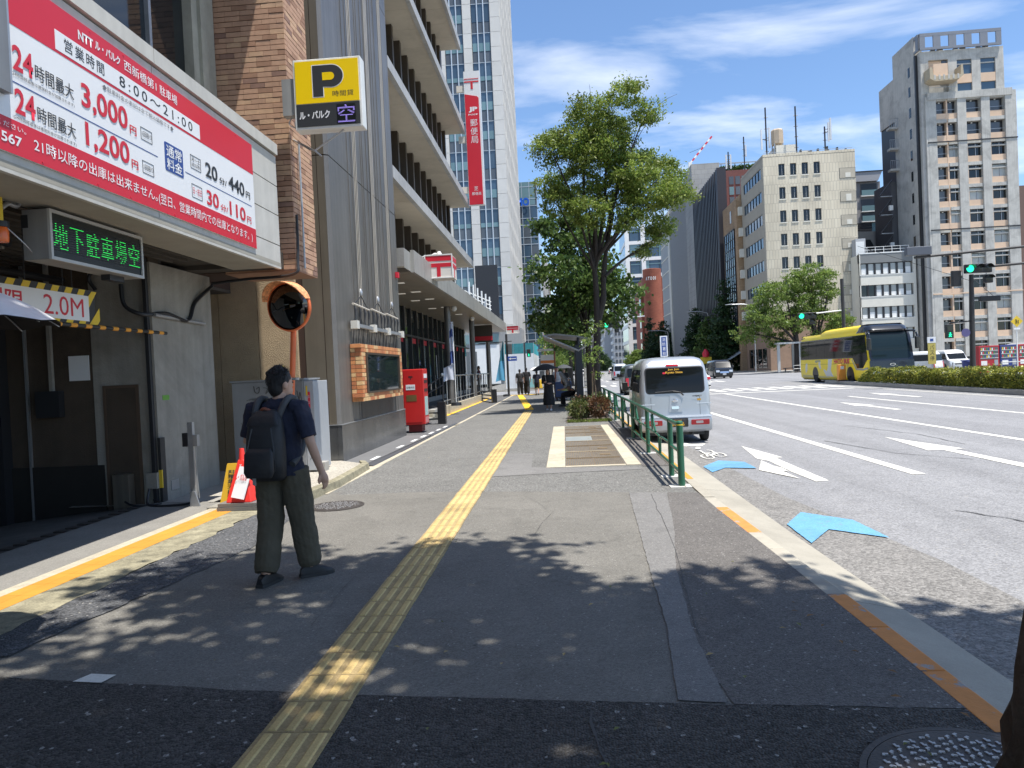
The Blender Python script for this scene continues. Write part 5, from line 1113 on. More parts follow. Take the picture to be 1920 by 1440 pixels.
MB().prism([(48.8 - 49, 36.9), (49.4 - 49, 36.5), (52.4 - 49, 36.6), (53.0 - 49, 37.1), (52.9 - 49, 38.4), (52.7 - 49, 38.4), (52.6 - 49, 37.2), (49.3 - 49, 37.1), (49.1 - 49, 38.3), (48.8 - 49, 38.3)], 'y', -1.3, .3).build('balcony', mat('balcony_tan', (0.44, 0.37, 0.26), 0.85, var=.1), ta)
for k in range(6): tb('balcony_post', RCON, 49.3 + k * .58, 96.68, 36.7, 49.5 + k * .58, 96.75, 37.3)
tb('balcony_panel', PEACH, 49.5, 97.2, 37.2, 51.3, 97.3, 38.9); tb('balcony_rail', STEEL, 49.0, 97.7, 36.0, 52.6, 97.74, 36.05)
STG = mat('crown_steel', (0.24, 0.245, 0.26), 0.5, 0.5, var=.05)
hx_ = [48.28, 48.95, 50.0, 50.9, 51.95, 52.87, 53.9, 54.8, 55.85, 56.8, 57.85, 58.5]
for k in range(0, 12, 2): tb('crown_post', STG, hx_[k], 97.95, 41.2, hx_[k + 1], 98.15, 43.2)
tb('crown_rail', STG, 48.28, 97.94, 42.85, 58.5, 98.16, 43.25); tb('crown_rail', STG, 48.28, 97.94, 41.1, 58.5, 98.16, 41.4)
for k in range(0, 6, 2): tb('crown_post', STG, 48.10, 98.2 + k * .55, 41.2, 48.27, 98.8 + k * .55, 43.2)
tb('crown_rail', STG, 48.09, 98.17, 42.85, 48.28, 101.2, 43.25); tb('crown_rail', STG, 48.09, 98.17, 41.1, 48.28, 101.2, 41.4)
for k in range(10): tb('roof_clutter', BLACK, 49 + k * .95, 98.6, 41.0, 49.6 + k * .95, 99.2, 41.15 + .12 * (k % 3))
for z in (38.6, 36.0, 33.2, 30.4, 27.5, 24.7, 21.8, 18.9, 16.0): tb('slit_window', GLASS, 48.02, 100.35, z, 48.1, 100.85, z + 1.3)
for z in (33.0, 30.1, 27.2):
    tb('side_balcony', RCON2, 46.9, 104.2, z, 48.05, 105.2, z + .3)
    for k in range(5): tb('balcony_bar', STEEL, 46.9 + k * .27, 104.2, z + .3, 46.93 + k * .27, 104.25, z + 1.4)
    tb('balcony_bar', STEEL, 46.88, 104.2, z + 1.4, 48.05, 104.25, z + 1.46)
# dark stair wing behind
st_ = building('stair_wing', 'dark grey external stair wing left of the concrete tower', 47, 106)
wslab(st_, 'wall', mat('dark_cladding', (0.10, 0.10, 0.105), 0.7, var=.1, streak=.1), 47.4, 105.6, 0, 49.2, 111, 26.0)
for k in range(9):
    z = 3 + k * 2.6
    MB().prism([(-1.4, z), (-1.4, z + .2), (.4, z + 2.4), (.4, z + 2.2)], 'y', -1.0 + (k % 2) * .4, -.8 + (k % 2) * .4).build('stair_flight', DARKM, st_); wslab(st_, 'landing', STEEL, 45.7, 105.0, z, 47.3, 105.6, z + .12)
    if k % 2: wslab(st_, 'air_unit', WHITE, 46.7, 104.6, z + .6, 47.2, 104.95, z + 1.3)
# ---- low white office
wo = building('white_office', 'low off-white office with three rows of windows next to the beige block', 44, 100)
K_ = 100 / 92
wb = lambda n, m, x0, y0, z0, x1, y1, z1: wslab(wo, n, m, x0 * K_, 100 + y0 - 92, max(0, 1.6 + (z0 - 1.6) * K_), x1 * K_, min(100 + y1 - 92, 102.85), 1.6 + (z1 - 1.6) * K_)
wb('near_side_wall', OWH, 37.2, 92.0, 0, 37.32, 99, 14.1); wb('core', DARKM, 37.33, 92.4, 0, 43.6, 99, 13); wb('side_wall', OWH, 43.6, 92.0, 0, 43.95, 99, 14.1); wb('parapet', mat('grey_parapet', (0.20, 0.205, 0.20), 0.7, var=.05), 37.2, 92.02, 13.0, 43.6, 92.6, 14.15)
wb('roof_line', WHITE, 37.2, 91.98, 14.15, 43.98, 92.3, 14.28)
zb = [13.0, 11.55, 10.27, 8.85, 7.55, 6.1, 4.85, 3.45, 0]
for i in range(1, 8, 2): wb('wall_band', OWH, 37.2, 92, zb[i + 1] if i < 7 else 0, 43.6, 92.4, zb[i])
for i in (0, 2, 4, 6):
    z1, z0 = (12.95 if i == 0 else zb[i]), zb[i + 1]
    n = 7
    for k in range(n):
        a = 37.3 + k * 6.2 / n; wb('pane', GLASS if (i == 2 and k < 2) else WBLIND, a + .12, 92.2, z0 + .05, a + 6.2 / n - .1, 92.3, z1 - .05); wb('mullion', BLACK, a - .12, 92.1, z0, a + .12, 92.3, z1)
        if not (i == 2 and k < 2): wb('blind', WHITE, a + .15, 92.18, z0 + .06, a + 6.2 / n - .13, 92.2, z0 + .06 + .45 + .3 * ((k * 5 + i) % 3 == 0))
    wb('sill', WHITE, 37.2, 91.95, z0 - .08, 43.58, 92.1, z0)
for z in (14.6, 14.95): wb('roof_rail', WHITE, 37.2, 92.1, z, 43.2, 92.15, z + .05)
for k in range(7): wb('rail_post', WHITE, 37.2 + k, 92.1, 14.28, 37.25 + k, 92.15, 15.0)
wb('roof_hut', mat('hut_grey', (0.42, 0.43, 0.44), 0.7, var=.05), 37.4, 93.5, 13, 38.6, 96, 16.3); wb('roof_door', WHITE, 37.4, 93.44, 14.1, 38.4, 93.5, 15.9)
for k in range(4): wb('roof_unit', DARKM, 39 + k * 1.0, 94, 14.2, 39.7 + k * 1.0, 94.8, 14.9 + .3 * (k % 2))
# ---- grey balcony block with pitched roof between them
gb = building('grey_balcony_block', 'grey apartment block with glass balconies peeping between beige and concrete towers', 52, 125)
g2 = lambda n, m, *a: wslab(gb, n, m, *a)
GW = mat('block_grey', (0.27, 0.265, 0.265), 0.8, var=.06)
g2('wall', GW, 46, 125, 0, 54.4, 135, 30.7); MB().prism([(-6, 30.75), (1.9, 30.75), (2.6, 32.3), (-6, 32.3)], 'y', -.5, 8).build('roof', mat('roof_metal', (0.40, 0.40, 0.41), 0.5, 0.3), gb); g2('roof_edge', DARKM, 46, 124.4, 32.3, 54.7, 133, 32.45)
for z in (28.9, 26.3, 24.6):
    g2('balcony_recess', GDK, 51.2, 124.9, z - .3, 53.8, 125.1, z + 1.5); g2('balcony_glass', GLT, 51.2, 124.6, z - .5, 53.85, 124.65, z + .4); g2('balcony_slab', WHITE, 51.1, 124.6, z - .65, 53.9, 125, z - .5)
for k in range(5): g2('dark_bar', DARKM, 50.4, 124.8, 22.2 + k * .35, 52.7, 125, 22.45 + k * .35)
g2('window', GLT, 52.8, 124.9, 22.2, 53.8, 125.1, 23.8)
pk = building('pitched_block', 'pale concrete block with sloping roof end behind the white office', 47, 112)
MB().prism([(-4.5, 0), (4.6, 0), (4.6, 16.2), (3.6, 16.4), (1.0, 20.2), (-4.5, 20.4)], 'y', 0, 9).build('wall', mat('pale_concrete', (0.40, 0.375, 0.34), 0.85, var=.1, vs=.6, bump=.3, bs=5), pk)
MB().prism([(-3.5, 17.6), (.7, 17.6), (.0, 19.0), (-3.5, 19.0)], 'y', -.06, .1).build('slanted_window', BLACK, pk); wslab(pk, 'door', GLT, 43.6, 111.9, 14.2, 45.4, 112.1, 16.6); wslab(pk, 'loggia', BLACK, 45.8, 111.9, 14.0, 50.4, 112.1, 15.8)
# ---- beige tile office
be = building('beige_office', 'beige tiled office block with four columns of dark windows', 35, 103)
b2 = lambda n, m, *a: wslab(be, n, m, *a)
b2('core', DARKM, 29.35, 103.4, 0, 41.5, 115.3, 29.9); b2('roof', CONC, 29.11, 103.0, 29.85, 41.6, 115.6, 29.95)
wr = [28.87 - 3.25 * k for k in range(6)]; wc = [31.18, 32.77, 34.36, 35.97]
# front wall built around the openings
xs = [29.11] + [v for c in wc for v in (c, c + .85)] + [41.6]
for k in range(0, len(xs), 2): b2('wall_pier', T_BEIGE, xs[k], 103, 7.8, xs[k + 1], 103.4, 30.3)
for c in wc:
    zz_ = 30.3
    for z in wr:
        b2('wall_infill', T_BEIGE, c, 103, z, c + .85, 103.4, zz_); zz_ = z - 1.65
        b2('pane', GLASS, c, 103.2, z - 1.65, c + .85, 103.3, z); b2('sill', OWH, c - .06, 102.93, z - 1.8, c + .91, 103.1, z - 1.65); b2('frame', WHITE, c + .5, 103.15, z - 1.5, c + .52, 103.2, z - .2)
    b2('wall_infill', T_BEIGE, c, 103, 7.8, c + .85, 103.4, zz_)
for z in [27.73 - 3.25 * k for k in range(7)]:
    b2('patch_frame', DARKM, 39.40, 102.97, z - 1.42, 41.58, 102.995, z + .02); b2('patch_panel', mat('patch_tile', (0.45, 0.405, 0.32), 0.8, var=.12, vs=1.5), 39.44, 102.95, z - 1.38, 41.54, 102.97, z - .02); b2('patch_mark', OWH, 40.2, 102.93, z - 1.3, 40.9, 102.95, z - .35 - .3 * (int(z) % 2))
b2('base_wall', mat('brown_stone', (0.30, 0.20, 0.14), 0.8, var=.1), 29.11, 102.95, 0, 41.7, 103.4, 7.8); b2('shop_front', GDK, 32.0, 102.9, .3, 36, 103, 3.6); b2('door', BLACK, 37, 102.9, .1, 38.2, 103, 2.6)
# side wall with ribbon windows
PG = mat('side_tile', (0.40, 0.365, 0.30), 0.8, var=.06, vs=.8, streak=.05)
edges = [30.3]
for z in wr:
    zt2 = z - .1; b2('side_wall', PG, 29.11, 103.4, zt2, 29.36, 115.6, edges[-1]); edges.append(zt2 - 1.5)
    b2('side_wall', PG, 29.11, 103.4, zt2 - 1.5, 29.36, 104.35, zt2); b2('side_wall', PG, 29.11, 114.0, zt2 - 1.5, 29.36, 115.6, zt2)
    for k in range(6): b2('pane', GBL, 29.22, 104.35 + k * 1.6, zt2 - 1.5, 29.3, 105.9 + k * 1.6, zt2); b2('mullion', DARKM, 29.14, 105.88 + k * 1.6, zt2 - 1.5, 29.3, 105.97 + k * 1.6, zt2)
b2('side_wall', PG, 29.11, 103.4, 7.8, 29.36, 115.6, edges[-1]); b2('side_base', MATS['brown_stone'], 29.05, 103.4, 0, 29.36, 115.6, 7.8)
for y in (104.5, 107, 109.5, 112): b2('shop_window', GLASS, 29.0, y, .4, 29.06, y + 2, 3.2)
b2('penthouse', OWH, 32.8, 109, 29.9, 35.6, 113, 33.2); b2('penthouse', OWH, 36.2, 109, 29.9, 37.4, 111, 32.2)
MB().lathe([(.9, 0), (.9, 2.0), (.75, 2.2)], 8, c=(33.3 - 35, 7, 33.6)).build('water_tank', mat('tank_beige', (0.50, 0.40, 0.29), 0.6, var=.1), be)
for k in range(4): MB().cyl((33.3 - 35 + .6 * (-1) ** k, 7 + .6 * (1 if k > 1 else -1), 30), (33.3 - 35 + .6 * (-1) ** k, 7 + .6 * (1 if k > 1 else -1), 33.6), .1, n=6).build('tank_leg', STEEL, be)
def mast(t, x, y, z0, z1, panels):
    l = t.location; x -= l.x; y -= l.y
    MB().tube([(x, y, z0), (x, y, z1)], .11, 6).build('mast', DARKM, t)
    for k in range(4): MB().tube([(x - .3, y, z0 + (z1 - z0) * (.3 + .18 * k)), (x + .3, y, z0 + (z1 - z0) * (.3 + .18 * k))], .05, 5).build('crossbar', DARKM, t)
    for dx, a, b in panels: MB().box(x + dx - .12, y - .1, a, x + dx + .12, y + .1, b).build('antenna_panel', mat('antenna_white', (0.66, 0.68, 0.70), 0.4), t); MB().tube([(x, y, (a + b) / 2), (x + dx, y, (a + b) / 2)], .06, 5).build('arm', DARKM, t)
mast(be, 31.7, 110, 29.9, 39.2, [(-.7, 33, 36), (.45, 33.2, 36.2)]); mast(be, 40.2, 110, 29.9, 35.8, [(.85, 33.8, 37.0), (.55, 33.6, 36.4)])
mast(be, 35.4, 108, 29.9, 38.4, []); 
for k in range(16): b2('roof_clutter', DARKM, 34.5 + k * .42, 104.2 + (k % 3) * .8, 30.0, 34.7 + k * .42, 104.6 + (k % 3) * .8, 30.5 + .25 * ((k * 7) % 4))
b2('roof_rail', STEEL, 29.3, 103.3, 30.55, 41.4, 103.36, 30.6)
# ---- brown tile building
br_ = building('brown_building', 'narrow brown tiled building with a tall curved glazed bay', 31, 116)
r2 = lambda n, m, *a: wslab(br_, n, m, *a)
r2('wall', T_BROWN, 28.95, 115.9, 0, 38, 128, 27.9); r2('corner_tower', T_BROWN, 28.3, 115.8, 0, 29.6, 117.2, 27.0)
for k in range(6): r2('balcony', OWH, 28.5, 116.0 - .9, 8 + k * 3.3, 29.1, 116.0, 9.3 + k * 3.3)
for i in range(12):
    z = 5.4 + i * 1.47
    for k in range(5): r2('pane', GBL if (i + k) % 4 else GLT, 28.55, 118.8 + k * 1.36, z, 28.7, 120.12 + k * 1.36, z + 1.4)
for k in range(6): r2('mullion', BLACK, 28.45, 118.74 + k * 1.36, 5.3, 28.72, 118.86 + k * 1.36, 23.1)
for i in range(13): r2('transom', BLACK, 28.46, 118.7, 5.33 + i * 1.47, 28.71, 125.7, 5.42 + i * 1.47)
r2('bay_box', BLACK, 28.7, 118.7, 4.9, 28.98, 125.7, 23.2)
for y in (118.6, 121.8): r2('window', GLASS, 28.9, y, 24.6, 28.97, y + 1.0, 26.6)
for y in (116.5, 120, 124): r2('door', GLASS, 28.88, y, .1, 28.97, y + 1.6, 3.2)
MB().prism([(28.9 - 31, 3.2), (26.6 - 31, 1.9), (26.6 - 31, 2.0), (28.9 - 31, 3.4)], 'y', 0.5, 5).build('awning', mat('awning', (0.35, 0.40, 0.42), 0.6), br_)
# ---- dark fin building
df = building('dark_fin_building', 'dark office block with black vertical fins and rust red upper end wall', 31, 129)
d2 = lambda n, m, *a: wslab(df, n, m, *a)
FD = mat('fin_black', (0.045, 0.043, 0.050), 0.45, 0.3); FG = mat('fin_glass', (0.10, 0.10, 0.14), 0.1, spec=.6)
d2('core', FG, 29.0, 129.2, 0, 40, 152.6, 35.0)
for k in range(17): d2('fin', FD, 28.35, 129.6 + k * 1.4, 5, 29.05, 130.0 + k * 1.4, 35.6)
for k in range(9): d2('spandrel', FD, 28.8, 129.3, 5 + k * 3.6, 29.05, 152.6, 6.2 + k * 3.6)
d2('corner', FD, 28.4, 129.0, 0, 30.0, 129.6, 35.8); d2('end_wall', mat('rust_cladding', (0.16, 0.055, 0.045), 0.6, var=.12), 30.0, 129.05, 0, 40, 129.3, 35.2); d2('base', FD, 28.6, 129.3, 0, 29.1, 152.6, 5)
for r in range(5):
    for k in range(6): d2('end_window', GLT if (r + k) % 3 == 0 else GDK, 30.5 + k * 1.1, 128.98, 25.5 + r * 1.8, 31.3 + k * 1.1, 129.07, 26.9 + r * 1.8)
mast(df, 33.8, 131, 35, 41.5, [(.3, 38, 40)]); mast(df, 31.0, 131, 35, 39, [(-.4, 36, 38.5), (.4, 36, 38.5)])
# ---- grey ribbed building with roof garden
gl_ = building('grey_ribbed_building', 'tall pale grey building with close vertical ribs and roof garden', 31, 153)
l2 = lambda n, m, *a: wslab(gl_, n, m, *a)
l2('core', T_GREY, 28.9, 153, 0, 46, 203, 40.5); l2('end_pier', T_GREY, 28.5, 152.9, 0, 34.3, 161.8, 43.2)
for k in range(24): l2('rib', mat('rib_grey', (0.36, 0.36, 0.36), 0.7, var=.05), 28.45, 162.1 + k * .98, 4, 28.9, 162.5 + k * .98, 41.0)
l2('rib_backing', GDK, 28.78, 162, 4, 28.92, 186, 40.5); l2('pale_pier', OWH, 28.4, 186, 0, 28.92, 189, 40.8)
for k in range(10): l2('side_panel', mat('panel_grey', (0.30, 0.30, 0.30), 0.6, var=.06), 28.6, 189, 4 + k * 3.7, 28.92, 203, 7.4 + k * 3.7); l2('ledge', OWH, 28.5, 189, 7.4 + k * 3.7, 28.92, 203, 7.7 + k * 3.7)
for k in range(8): l2('garden_post', STEEL, 34.6 + k * 1.4, 153, 40.5, 34.75 + k * 1.4, 153.2, 43.0)
l2('garden_rail', STEEL, 34.4, 152.9, 42.8, 45.8, 153.1, 43.05); l2('garden_rail', STEEL, 34.4, 152.9, 41.0, 45.8, 153.1, 41.2)
# ---- red brick drum
rd = building('red_brick_drum', 'red brick round stair tower with white lettering', 29.6, 233)
MB().lathe([(2.9, 0), (2.9, 31.8), (2.95, 32.2), (2.8, 32.3)], 40).build('drum', T_RED, rd, smooth=30); MB().box(-2.8, 2, 0, 9, 20, 30).build('rear_wing', T_RED, rd); MB().box(-3.6, 1, 0, -2.7, 20, 26).build('side_bay', T_RED, rd)
for k in range(6): MB().box(-3.75, 2, 3 + k * 3.6, -3.55, 6, 5.2 + k * 3.6).build('window', GDK, rd)
for i, c in enumerate('ATOOI'):
    a = R(-132 + i * 15); n_ = Vector((math.cos(a), math.sin(a), 0)); ux = Vector((-math.sin(a), math.cos(a), 0))
    lettering(c, WHITE, rd, tuple(n_ * 2.93 - ux * .3 + Vector((0, 0, 28.6))), tuple(ux), (0, 0, 1), .55 if c != 'I' else .15, 1.1, bold=.04, depth=.06)
# ---- white frame blue glass office
wg = building('white_frame_office', 'white framed blue glass office tower behind the street tree', 31, 260)
w2 = lambda n, m, *a: wslab(wg, n, m, *a)
w2('core', DARKM, 24.3, 260.6, 0, 44, 285, 51)
for k in range(8):
    z = 5 + k * 5.9
    w2('frame_beam', WHITE, 23.9, 259.9, z - 1.2, 44, 260.6, z)
    for i in range(5): w2('pane', GBL if (i + k) % 3 else GLT, 25.7 + i * 3.4, 260.2, z, 28.9 + i * 3.4, 260.5, z + 4.7)
    w2('pane_line', GLT, 25.7, 260.1, z + 3.3, 44, 260.2, z + 3.6)
    w2('side_pane', GBL, 23.95, 260.8, z, 24.3, 284, z + 4.6)
for x in (23.9, 29.6, 36.6, 43): w2('frame_post', WHITE, x, 259.8, 0, x + 1.5, 260.6, 52)
for k in range(8): w2('side_beam', WHITE, 23.8, 260.6, 3.8 + k * 5.9, 24.3, 285, 5 + k * 5.9)
# ---- far apartments
fa = building('far_apartments', 'pale grey stepped apartment blocks far down the road', 25, 330)
f2 = lambda n, m, *a: wslab(fa, n, m, *a)
FGY = mat('far_grey', (0.42, 0.43, 0.44), 0.8, var=.05, rnd=.06)
f2('wall', FGY, 23.5, 330, 0, 40, 345, 29); f2('wall', FGY, 20, 345, 0, 30, 370, 27); f2('wall', MATS['block_grey'], 17.8, 375, 0, 28, 395, 21)
for r in range(8):
    for k in range(4): f2('window', GDK, 24 + k * 1.6, 329.8, 3 + r * 3.2, 25 + k * 1.6, 330.1, 4.8 + r * 3.2)
    f2('balcony', WHITE, 22.9, 331, 2.2 + r * 3.3, 23.5, 344, 3.4 + r * 3.3); f2('balcony', WST, 19.4, 346, 2.2 + r * 3.1, 20, 369, 3.3 + r * 3.1); f2('window', GDK, 18.5, 374.8, 2 + r * 2.4, 20.3, 375.1, 3.4 + r * 2.4)
f2('sign_board', T_RED, 20.2, 329, 20, 23.2, 329.5, 25.5); lettering('F', WHITE, fa, (21.2 - 25, -1.1, 20.6), (1, 0, 0), (0, 0, 1), 1.1, 4.0, bold=.05, depth=.05)
def farblock(x0, y0, x1, y1, h, m, lab, seed):
    t = building('distant_building', lab, (x0 + x1) / 2, y0); rr = random.Random(seed)
    wslab(t, 'wall', m, x0, y0, 0, x1, y1, h)
    nx = max(2, int((x1 - x0) / 2.6))
    for r in range(int(h / 3.4) - 1):
        for k in range(nx): wslab(t, 'window', GDK if rr.random() < .7 else GLT, x0 + (x1 - x0) * (k + .2) / nx, y0 - .06, 2.4 + r * 3.4, x0 + (x1 - x0) * (k + .8) / nx, y0 + .1, 4.3 + r * 3.4)
farblock(2, 520, 16, 540, 17, OWH, 'low pale block closing the far end of the road', 1)
farblock(16.5, 470, 24, 490, 24, MATS['block_grey'], 'grey block at the far bend of the road', 2)
farblock(-9.5, 240, -1.5, 270, 20, WST, 'pale block behind the trees beyond the hoarding', 3)
farblock(61.5, 104, 72, 116, 24, mat('dark_brick', (0.17, 0.11, 0.09), 0.8), 'dark brick block at the right picture edge', 4)
# ---- crane far behind
t = thing('tower_crane', 'red and white lattice crane jib above the far roofs', 'crane', (52, 300, 0))
for k in range(10):
    a, b = Vector((3.5 + k * .92, 0, 83.5 + k * 1.05)), Vector((3.5 + (k + 1) * .92, 0, 83.5 + (k + 1) * 1.05)); MB().tube([a, b], .42, 4).build('jib_section', RED if k % 2 else WHITE, t)
MB().tube([(3.5, 0, 0), (3.5, 0, 84)], 1.0, 4).build('tower', WHITE, t); MB().tube([(3.5, 0, 88), (8, 0, 89.5), (12.7, 0, 94)], .08, 4).build('stay', DARKM, t)
# ================================================================ trees and planting
BARK = mat('bark', (0.105, 0.078, 0.055), 0.95, var=0.30, vs=9, bump=1.0, bs=26, stretch=(1, 1, 0.25)); BARK_D = mat('dark_bark', (0.038, 0.032, 0.027), 0.95, var=0.25, vs=8, bump=0.8, bs=20, stretch=(1, 1, 0.3))
LF_A = leafmat('locust_leaf', (0.10, 0.18, 0.030), (0.30, 0.35, 0.080), 0.45); LF_B = leafmat('plane_leaf', (0.045, 0.095, 0.022), (0.120, 0.180, 0.045), 0.38)
LF_C = leafmat('camphor_leaf', (0.105, 0.185, 0.035), (0.235, 0.300, 0.075), 0.45); LF_D = leafmat('ginkgo_leaf', (0.018, 0.050, 0.018), (0.050, 0.090, 0.030), 0.25)
LF_H = leafmat('hedge_leaf', (0.070, 0.115, 0.020), (0.40, 0.38, 0.06), 0.25); LF_S = leafmat('shrub_leaf', (0.045, 0.080, 0.022), (0.150, 0.150, 0.045), 0.25); LF_R = leafmat('red_leaf', (0.10, 0.045, 0.022), (0.14, 0.075, 0.035), 0.25); LF_G = leafmat('grass_leaf', (0.10, 0.16, 0.03), (0.22, 0.26, 0.06), 0.3)
def leaves(name, m, parent, pos, size, seed, aspect=.5, droop=.4, kind=None, nrm_up=.5):
    """one folded quad leaf at every position (numpy)"""
    g = np.random.default_rng(seed); pos = np.asarray(pos); n = len(pos)
    d = g.normal(size=(n, 3)); d[:, 2] -= droop; d /= np.linalg.norm(d, axis=1)[:, None]
    u = g.normal(size=(n, 3)); u[:, 2] += nrm_up * 2; s = np.cross(d, u); s /= np.linalg.norm(s, axis=1)[:, None] + 1e-9
    L_ = (size * g.uniform(.65, 1.3, n))[:, None]; w = L_ * aspect * .5
    nn = np.cross(s, d)
    a = pos - d * L_ * .5; b = pos + s * w + nn * L_ * .06; c = pos + d * L_ * .5; e = pos - s * w + nn * L_ * .06
    v = np.stack([a, b, c, e], 1).reshape(-1, 3)
    me = bpy.data.meshes.new(name); me.vertices.add(4 * n); me.vertices.foreach_set('co', v.ravel())
    me.loops.add(4 * n); me.loops.foreach_set('vertex_index', np.arange(4 * n, dtype=np.int32)); me.polygons.add(n)
    me.polygons.foreach_set('loop_start', np.arange(0, 4 * n, 4, dtype=np.int32)); me.polygons.foreach_set('loop_total', np.full(n, 4, np.int32))
    me.update(); me.validate(); me.materials.append(m)
    o = link(name, me, parent)
    if kind: o['kind'] = kind
    return o
def clump_points(clumps, per, subs, sig, seed, flat=.75):
    g = np.random.default_rng(seed); out = []
    for (cx_, cy_, cz_, r) in clumps:
        ns_ = max(3, int(subs * (r ** 2)))
        q = g.normal(size=(ns_, 3)); q /= np.linalg.norm(q, axis=1)[:, None]; q *= (g.uniform(.25, 1, ns_) ** .45)[:, None]
        q = q * np.array([r, r, r * flat]) + np.array([cx_, cy_, cz_])
        for c in q: out.append(c + g.normal(size=(per, 3)) * np.array([sig, sig, sig * .55]) * g.uniform(.6, 1.3))
    return np.concatenate(out)
def tree(name, label, loc, trunk, trunk_r, limbs, clumps, m, per, subs, sig, size, seed, bark=BARK, aspect=.5, flat=.75, group=None, cat='tree', droop=.4):
    t = thing(name, label, cat, loc, 0, group)
    n = len(trunk); b = MB(); pts = smoothcurve(trunk, 5); k = len(pts)
    rs = [trunk_r * (1 - .62 * i / (k - 1)) * (1.35 if i == 0 else 1.12 if i == 1 else 1) for i in range(k)]
    b.tube(pts, rs, 12).build('trunk', bark, t, smooth=70)
    rr = random.Random(seed)
    for (start, ends, r0) in limbs:
        for e in ends:
            s = Vector(start); e = Vector(e); mid = s.lerp(e, .5) + Vector((rr.uniform(-.2, .2), rr.uniform(-.2, .2), rr.uniform(-.05, .25))) * (e - s).length * .4
            p = smoothcurve([s, mid, e], 5); MB().tube(p, [r0 * (1 - .75 * i / (len(p) - 1)) for i in range(len(p))], 7).build('limb', bark, t, smooth=70)
            for q in range(3):
                tip = e + Vector((rr.uniform(-1, 1), rr.uniform(-1, 1), rr.uniform(-.4, .8))) * .22 * (e - s).length; MB().tube(smoothcurve([mid.lerp(e, .3 + .2 * q), e.lerp(tip, .4), tip], 3), [r0 * .3, r0 * .2, r0 * .2, r0 * .15, r0 * .12, r0 * .1, r0 * .06], 5).build('twig', bark, t, smooth=70)
    leaves('crown', m, t, clump_points(clumps, per, subs, sig, seed, flat), size, seed, aspect, droop)
    return t
# main street tree (27 m away)
rt = random.Random(4)
cl = [(1.27, 11.5, .95), (2.6, 12.0, .70), (3.4, 11.4, .68), (.35, 10.2, .95), (-.35, 9.85, .78), (1.85, 10.3, 1.2), (3.1, 9.75, 1.1), (4.2, 9.2, .8), (.62, 8.8, 1.1), (-.2, 7.9, .72), (2.05, 8.45, 1.1), (3.45, 8.1, 1.1), (4.3, 7.8, .75), (1.0, 7.35, .9), (2.62, 7.0, .75), (3.9, 7.1, .7), (4.05, 6.6, .45), (3.25, 6.05, .45), (2.0, 11.1, .9), (1.2, 9.6, .9), (2.7, 8.9, 1.0), (-.5, 8.9, .6), (4.5, 8.5, .6)]
cl3 = [(x * .93 + .22 - 1.2, rt.uniform(-1.3, 1.3), 6.2 + (z - 6.2) * .89, r * .93) for x, z, r in cl]
lim = [((.12, 0, 5.2), [(c[0], c[1], c[2]) for c in cl3[:6:2] + cl3[8:10]], .055), ((.55, .1, 5.9), [(c[0], c[1], c[2]) for c in cl3[6:8] + cl3[10:13]], .055), ((.2, 0, 5.6), [cl3[13][:3], cl3[5][:3], cl3[14][:3]], .09), ((.5, 0, 5.0), [cl3[17][:3], cl3[16][:3]], .06)]
mt = tree('street_tree', 'tall leafy street tree with two stems behind the bus shelter', (1.2, 27, 0), [(0, 0, 0), (.02, 0, 1.5), (.12, 0, 3.0), (.15, .05, 4.4), (.12, 0, 5.8), (.3, 0, 7.4)], .175, lim, cl3, LF_A, 66, 66, .155, .115, 21, BARK_D, .45)
MB().tube(smoothcurve([(.13, 0, 3.2), (.40, .1, 4.2), (.45, .1, 5.0), (.6, .1, 6.0), (.9, .1, 7.4)], 4), [.125] * 5 + [.10] * 6 + [.075] * 6, 10).build('second_stem', BARK_D, mt, smooth=70)
cl2 = [(-.05, 8.8, 1.2), (1.1, 7.6, 1.7), (-.3, 6.3, 1.3), (2.1, 5.8, 1.4), (.8, 5.0, 1.4), (-.6, 4.4, 1.1), (2.6, 4.3, 1.0), (.2, 3.4, 1.0), (3.1, 5.3, .8), (1.3, 8.6, 1.0)]
c23 = [(x - 1.3, rt.uniform(-1.4, 1.4), z, r) for x, z, r in cl2]
tree('plane_tree', 'darker broadleaf street tree just behind the tall one', (1.3, 36, 0), [(0, 0, 0), (.0, 0, 2), (-.1, 0, 4), (-.2, 0, 7)], .20, [((-.1, 0, 3.0), [c[:3] for c in c23[:8]], .08)], c23, LF_B, 44, 22, .26, .21, 22, BARK_D, .75)
for i, (y, lab) in enumerate(((48.5, 'third broadleaf tree along the left kerb'), (66, 'broadleaf tree on the left kerb past the crossing'), (84, 'distant broadleaf tree on the left kerb'), (108, 'farthest broadleaf tree on the left kerb'))):
    cc = [(rt.uniform(-1.6, 1.4), rt.uniform(-1.5, 1.5), rt.uniform(3.0, 8.6), rt.uniform(.9, 1.5)) for _ in range(12)]
    tree('plane_tree', lab, (.7 if i else .9, y, 0), [(0, 0, 0), (0, 0, 3), (.1, 0, 6)], .2, [((0, 0, 3), [c[:3] for c in cc[:5]], .08)], cc, LF_B if i % 2 == 0 else LF_C, 30, 9, .28, .24, 30 + i, BARK_D, .75, group='trees along the left kerb')
cc = [(rt.uniform(-1.0, 1.0), rt.uniform(-1, 1), rt.uniform(2.2, 4.8), .8) for _ in range(7)]
tree('small_tree', 'pale green small tree behind the hoarding', (-1.2, 76, 0), [(0, 0, 0), (0, 0, 2), (0, 0, 4)], .12, [], cc, LF_C, 40, 14, .25, .2, 44)
